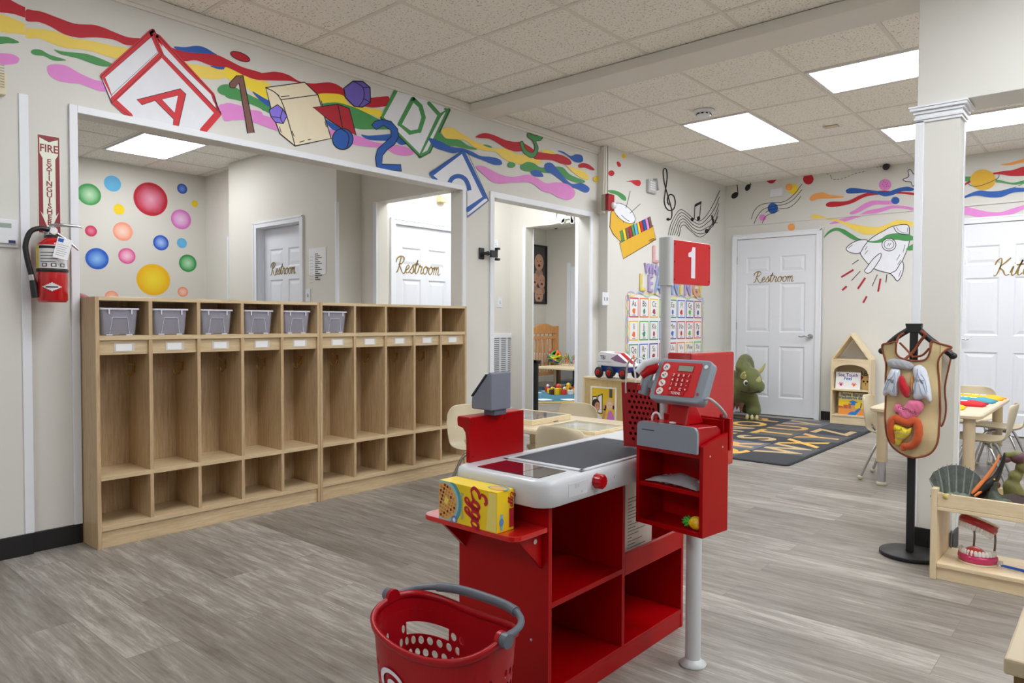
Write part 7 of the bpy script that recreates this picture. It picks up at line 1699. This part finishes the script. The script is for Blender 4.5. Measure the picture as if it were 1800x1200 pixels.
for k in range(12):
    ax_ = Vector((random.gauss(0, 1), random.gauss(0, 1), random.gauss(0, 1))).normalized(); u = ax_.orthogonal().normalized(); v = ax_.cross(u); m_.tube([u*(.105*math.cos(t))+v*(.105*math.sin(t)) for t in [2*PI*i/20 for i in range(20)]], .019, BC[k % 6], n=8, closed=True)
m_.build('loops', bl_)
for i, (dx, lab) in enumerate(((.20, 'small bead maze toy with green loops beside the ball'), (.38, 'bead maze toy at the right end of the play table'))):
    bm_ = thing('bead_maze', lab, 'toy', (p.x+dx, p.y+.05, zt2)); m_ = MB(); m_.box(-.08, .08, -.05, .05, 0, .02, MAPLE); m_.build('base', bm_, bev=.003)
    for k in range(4): m_ = MB(); m_.tube(cat_rom([(-.07+.02*k, -.03+.02*k, .02), (-.05+.01*k, -.03+.02*k, .14+.02*k), (.0, .03-.02*k, .10), (.04, .0, .18-.02*k), (.07-.01*k, .03-.02*k, .02)], False, 6), .004, BC[(k+i+3) % 6], n=6); m_.build('wire', bm_)
    for k in range(9): m_ = MB(); m_.ell((-.06+.015*k, -.02+.01*(k % 4), .05+.018*((k*5) % 7)), .013, BC[(k*2+i) % 6], n=8); m_.build('bead', bm_)
# toy figures and blocks on the rug
random.seed(11)
tc_ = [(230, 60, 60), (250, 220, 40), (90, 40, 40), (240, 240, 240), (60, 60, 130), (246, 200, 30), (120, 60, 40), (40, 40, 60)]
TLAB = ['white and red small toy figure at the left end of the row on the nursery rug']
for k in range(14):
    px = 963+k*3.6; py = 686+(k % 3)*2.5; q = onz(px, py, .03); c_ = tc_[k % 8]; big = k in (5, 10)
    t = thing('toy_block_figure', 'small bright toy figure in the row lying on the nursery rug', 'toy', (q.x, q.y, .0105), random.random()*3, group='small toy figures on the nursery rug')
    m_ = MB(); s_ = .055 if big else .04; mt = mat('fig_%d' % (5 if big else k % 8), tc_[5] if big else c_, .4); m_.box(-s_, s_, -s_*.7, s_*.7, 0, s_*1.8, mt); m_.build('body', t, bev=.006)
    m_ = MB(); m_.ell((0, 0, s_*1.8+s_*.5), s_*.62, mat('fig_%d' % ((k+3) % 8), tc_[(k+3) % 8], .4), n=10); m_.build('head', t)
# dark gate post and a child-safe mirror
m_ = MB(); g0 = atd(939.5, 640, 8.15); m_.box(g0.x-.03, g0.x+.045, g0.y-.02, g0.y+.02, 0, .66, BLK); m_.box(g0.x-.03, g0.x+.08, g0.y-.02, g0.y+.02, .62, .66, BLK)
tag(m_.build('gate_post', bev=.003), 'black safety gate post just inside the nursery opening', 'gate')
m_ = MB(); q = onz(947, 668, .0); m_.box(q.x-.10, q.x+.08, q.y, q.y+.02, 0.0105, .32, WPL); m_.box(q.x-.07, q.x+.05, q.y-.002, q.y, .05, .28, mat('frame_picture_grey', (140, 144, 152), .3)); tag(m_.build('floor_frame', bev=.003), 'small white frame leaning on nursery floor left of the play table', 'picture frame')
m_ = MB(); a_, b_ = ony(1004, 450, 10.28).x, ony(1016, 450, 10.28).x; m_.box(a_, b_+.3, 10.27, 10.3, 0, 2.08, TRIM); m_.box(a_-.08, a_, 10.26, 10.3, 0, 2.15, TRIM); struct(m_.build('door_9', bev=.003))

# split parts that hold several separate pieces into one object each
def split_loose(o):
    me = o.data; bm = bmesh.new(); bm.from_mesh(me); bm.verts.ensure_lookup_table(); seen = set(); groups = []
    for v in bm.verts:
        if v.index in seen: continue
        st_ = [v]; g = set()
        while st_:
            q = st_.pop()
            if q.index in g: continue
            g.add(q.index)
            for e in q.link_edges: st_.append(e.other_vert(q))
        seen |= g; groups.append(g)
    bm.free()
    # join caps (separate islands that touch) by nearest bounding boxes
    def bb(g):
        c_ = [me.vertices[i].co for i in g]; return [min(v[k] for v in c_)-1e-4 for k in range(3)], [max(v[k] for v in c_)+1e-4 for k in range(3)]
    B_ = [bb(g) for g in groups]; merged = True
    while merged:
        merged = False
        for i in range(len(groups)):
            for j in range(i+1, len(groups)):
                if all(B_[i][0][k] <= B_[j][1][k] and B_[j][0][k] <= B_[i][1][k] for k in range(3)):
                    groups[i] |= groups[j]; del groups[j]; del B_[j]; B_[i] = bb(groups[i]); merged = True; break
            if merged: break
    if len(groups) < 2: return
    for g in groups:
        idx = {i: n for n, i in enumerate(sorted(g))}; nm = bpy.data.meshes.new(o.name.split('.')[0])
        pf_ = [p for p in me.polygons if p.vertices[0] in g]
        nm.from_pydata([me.vertices[i].co[:] for i in sorted(g)], [], [[idx[v] for v in p.vertices] for p in pf_])
        for mt in me.materials: nm.materials.append(mt)
        nm.polygons.foreach_set('material_index', [p.material_index for p in pf_]); nm.polygons.foreach_set('use_smooth', [p.use_smooth for p in pf_])
        c_ = o.copy(); c_.data = nm; C.objects.link(c_)
    bpy.data.objects.remove(o)
SING = {'screws': 'screw', 'hinges': 'hinge', 'pivot_lugs': 'pivot_lug', 'side_buttons': 'side_button', 'decals': 'decal'}
for o in list(bpy.data.objects):
    b_ = o.name.split('.')[0]
    if b_ in ('foot_ledge', 'shelf_bracket', 'pivot_lugs', 'screws', 'hinges', 'side_buttons', 'decals', 'seat_bar', 'keys', 'clouds', 'coat_hook'):
        if b_ in SING: o.name = SING[b_]
        if b_ == 'keys': o.name = 'key'
        if b_ == 'clouds': o.name = 'cloud'
        if b_ != 'coat_hook': split_loose(o)
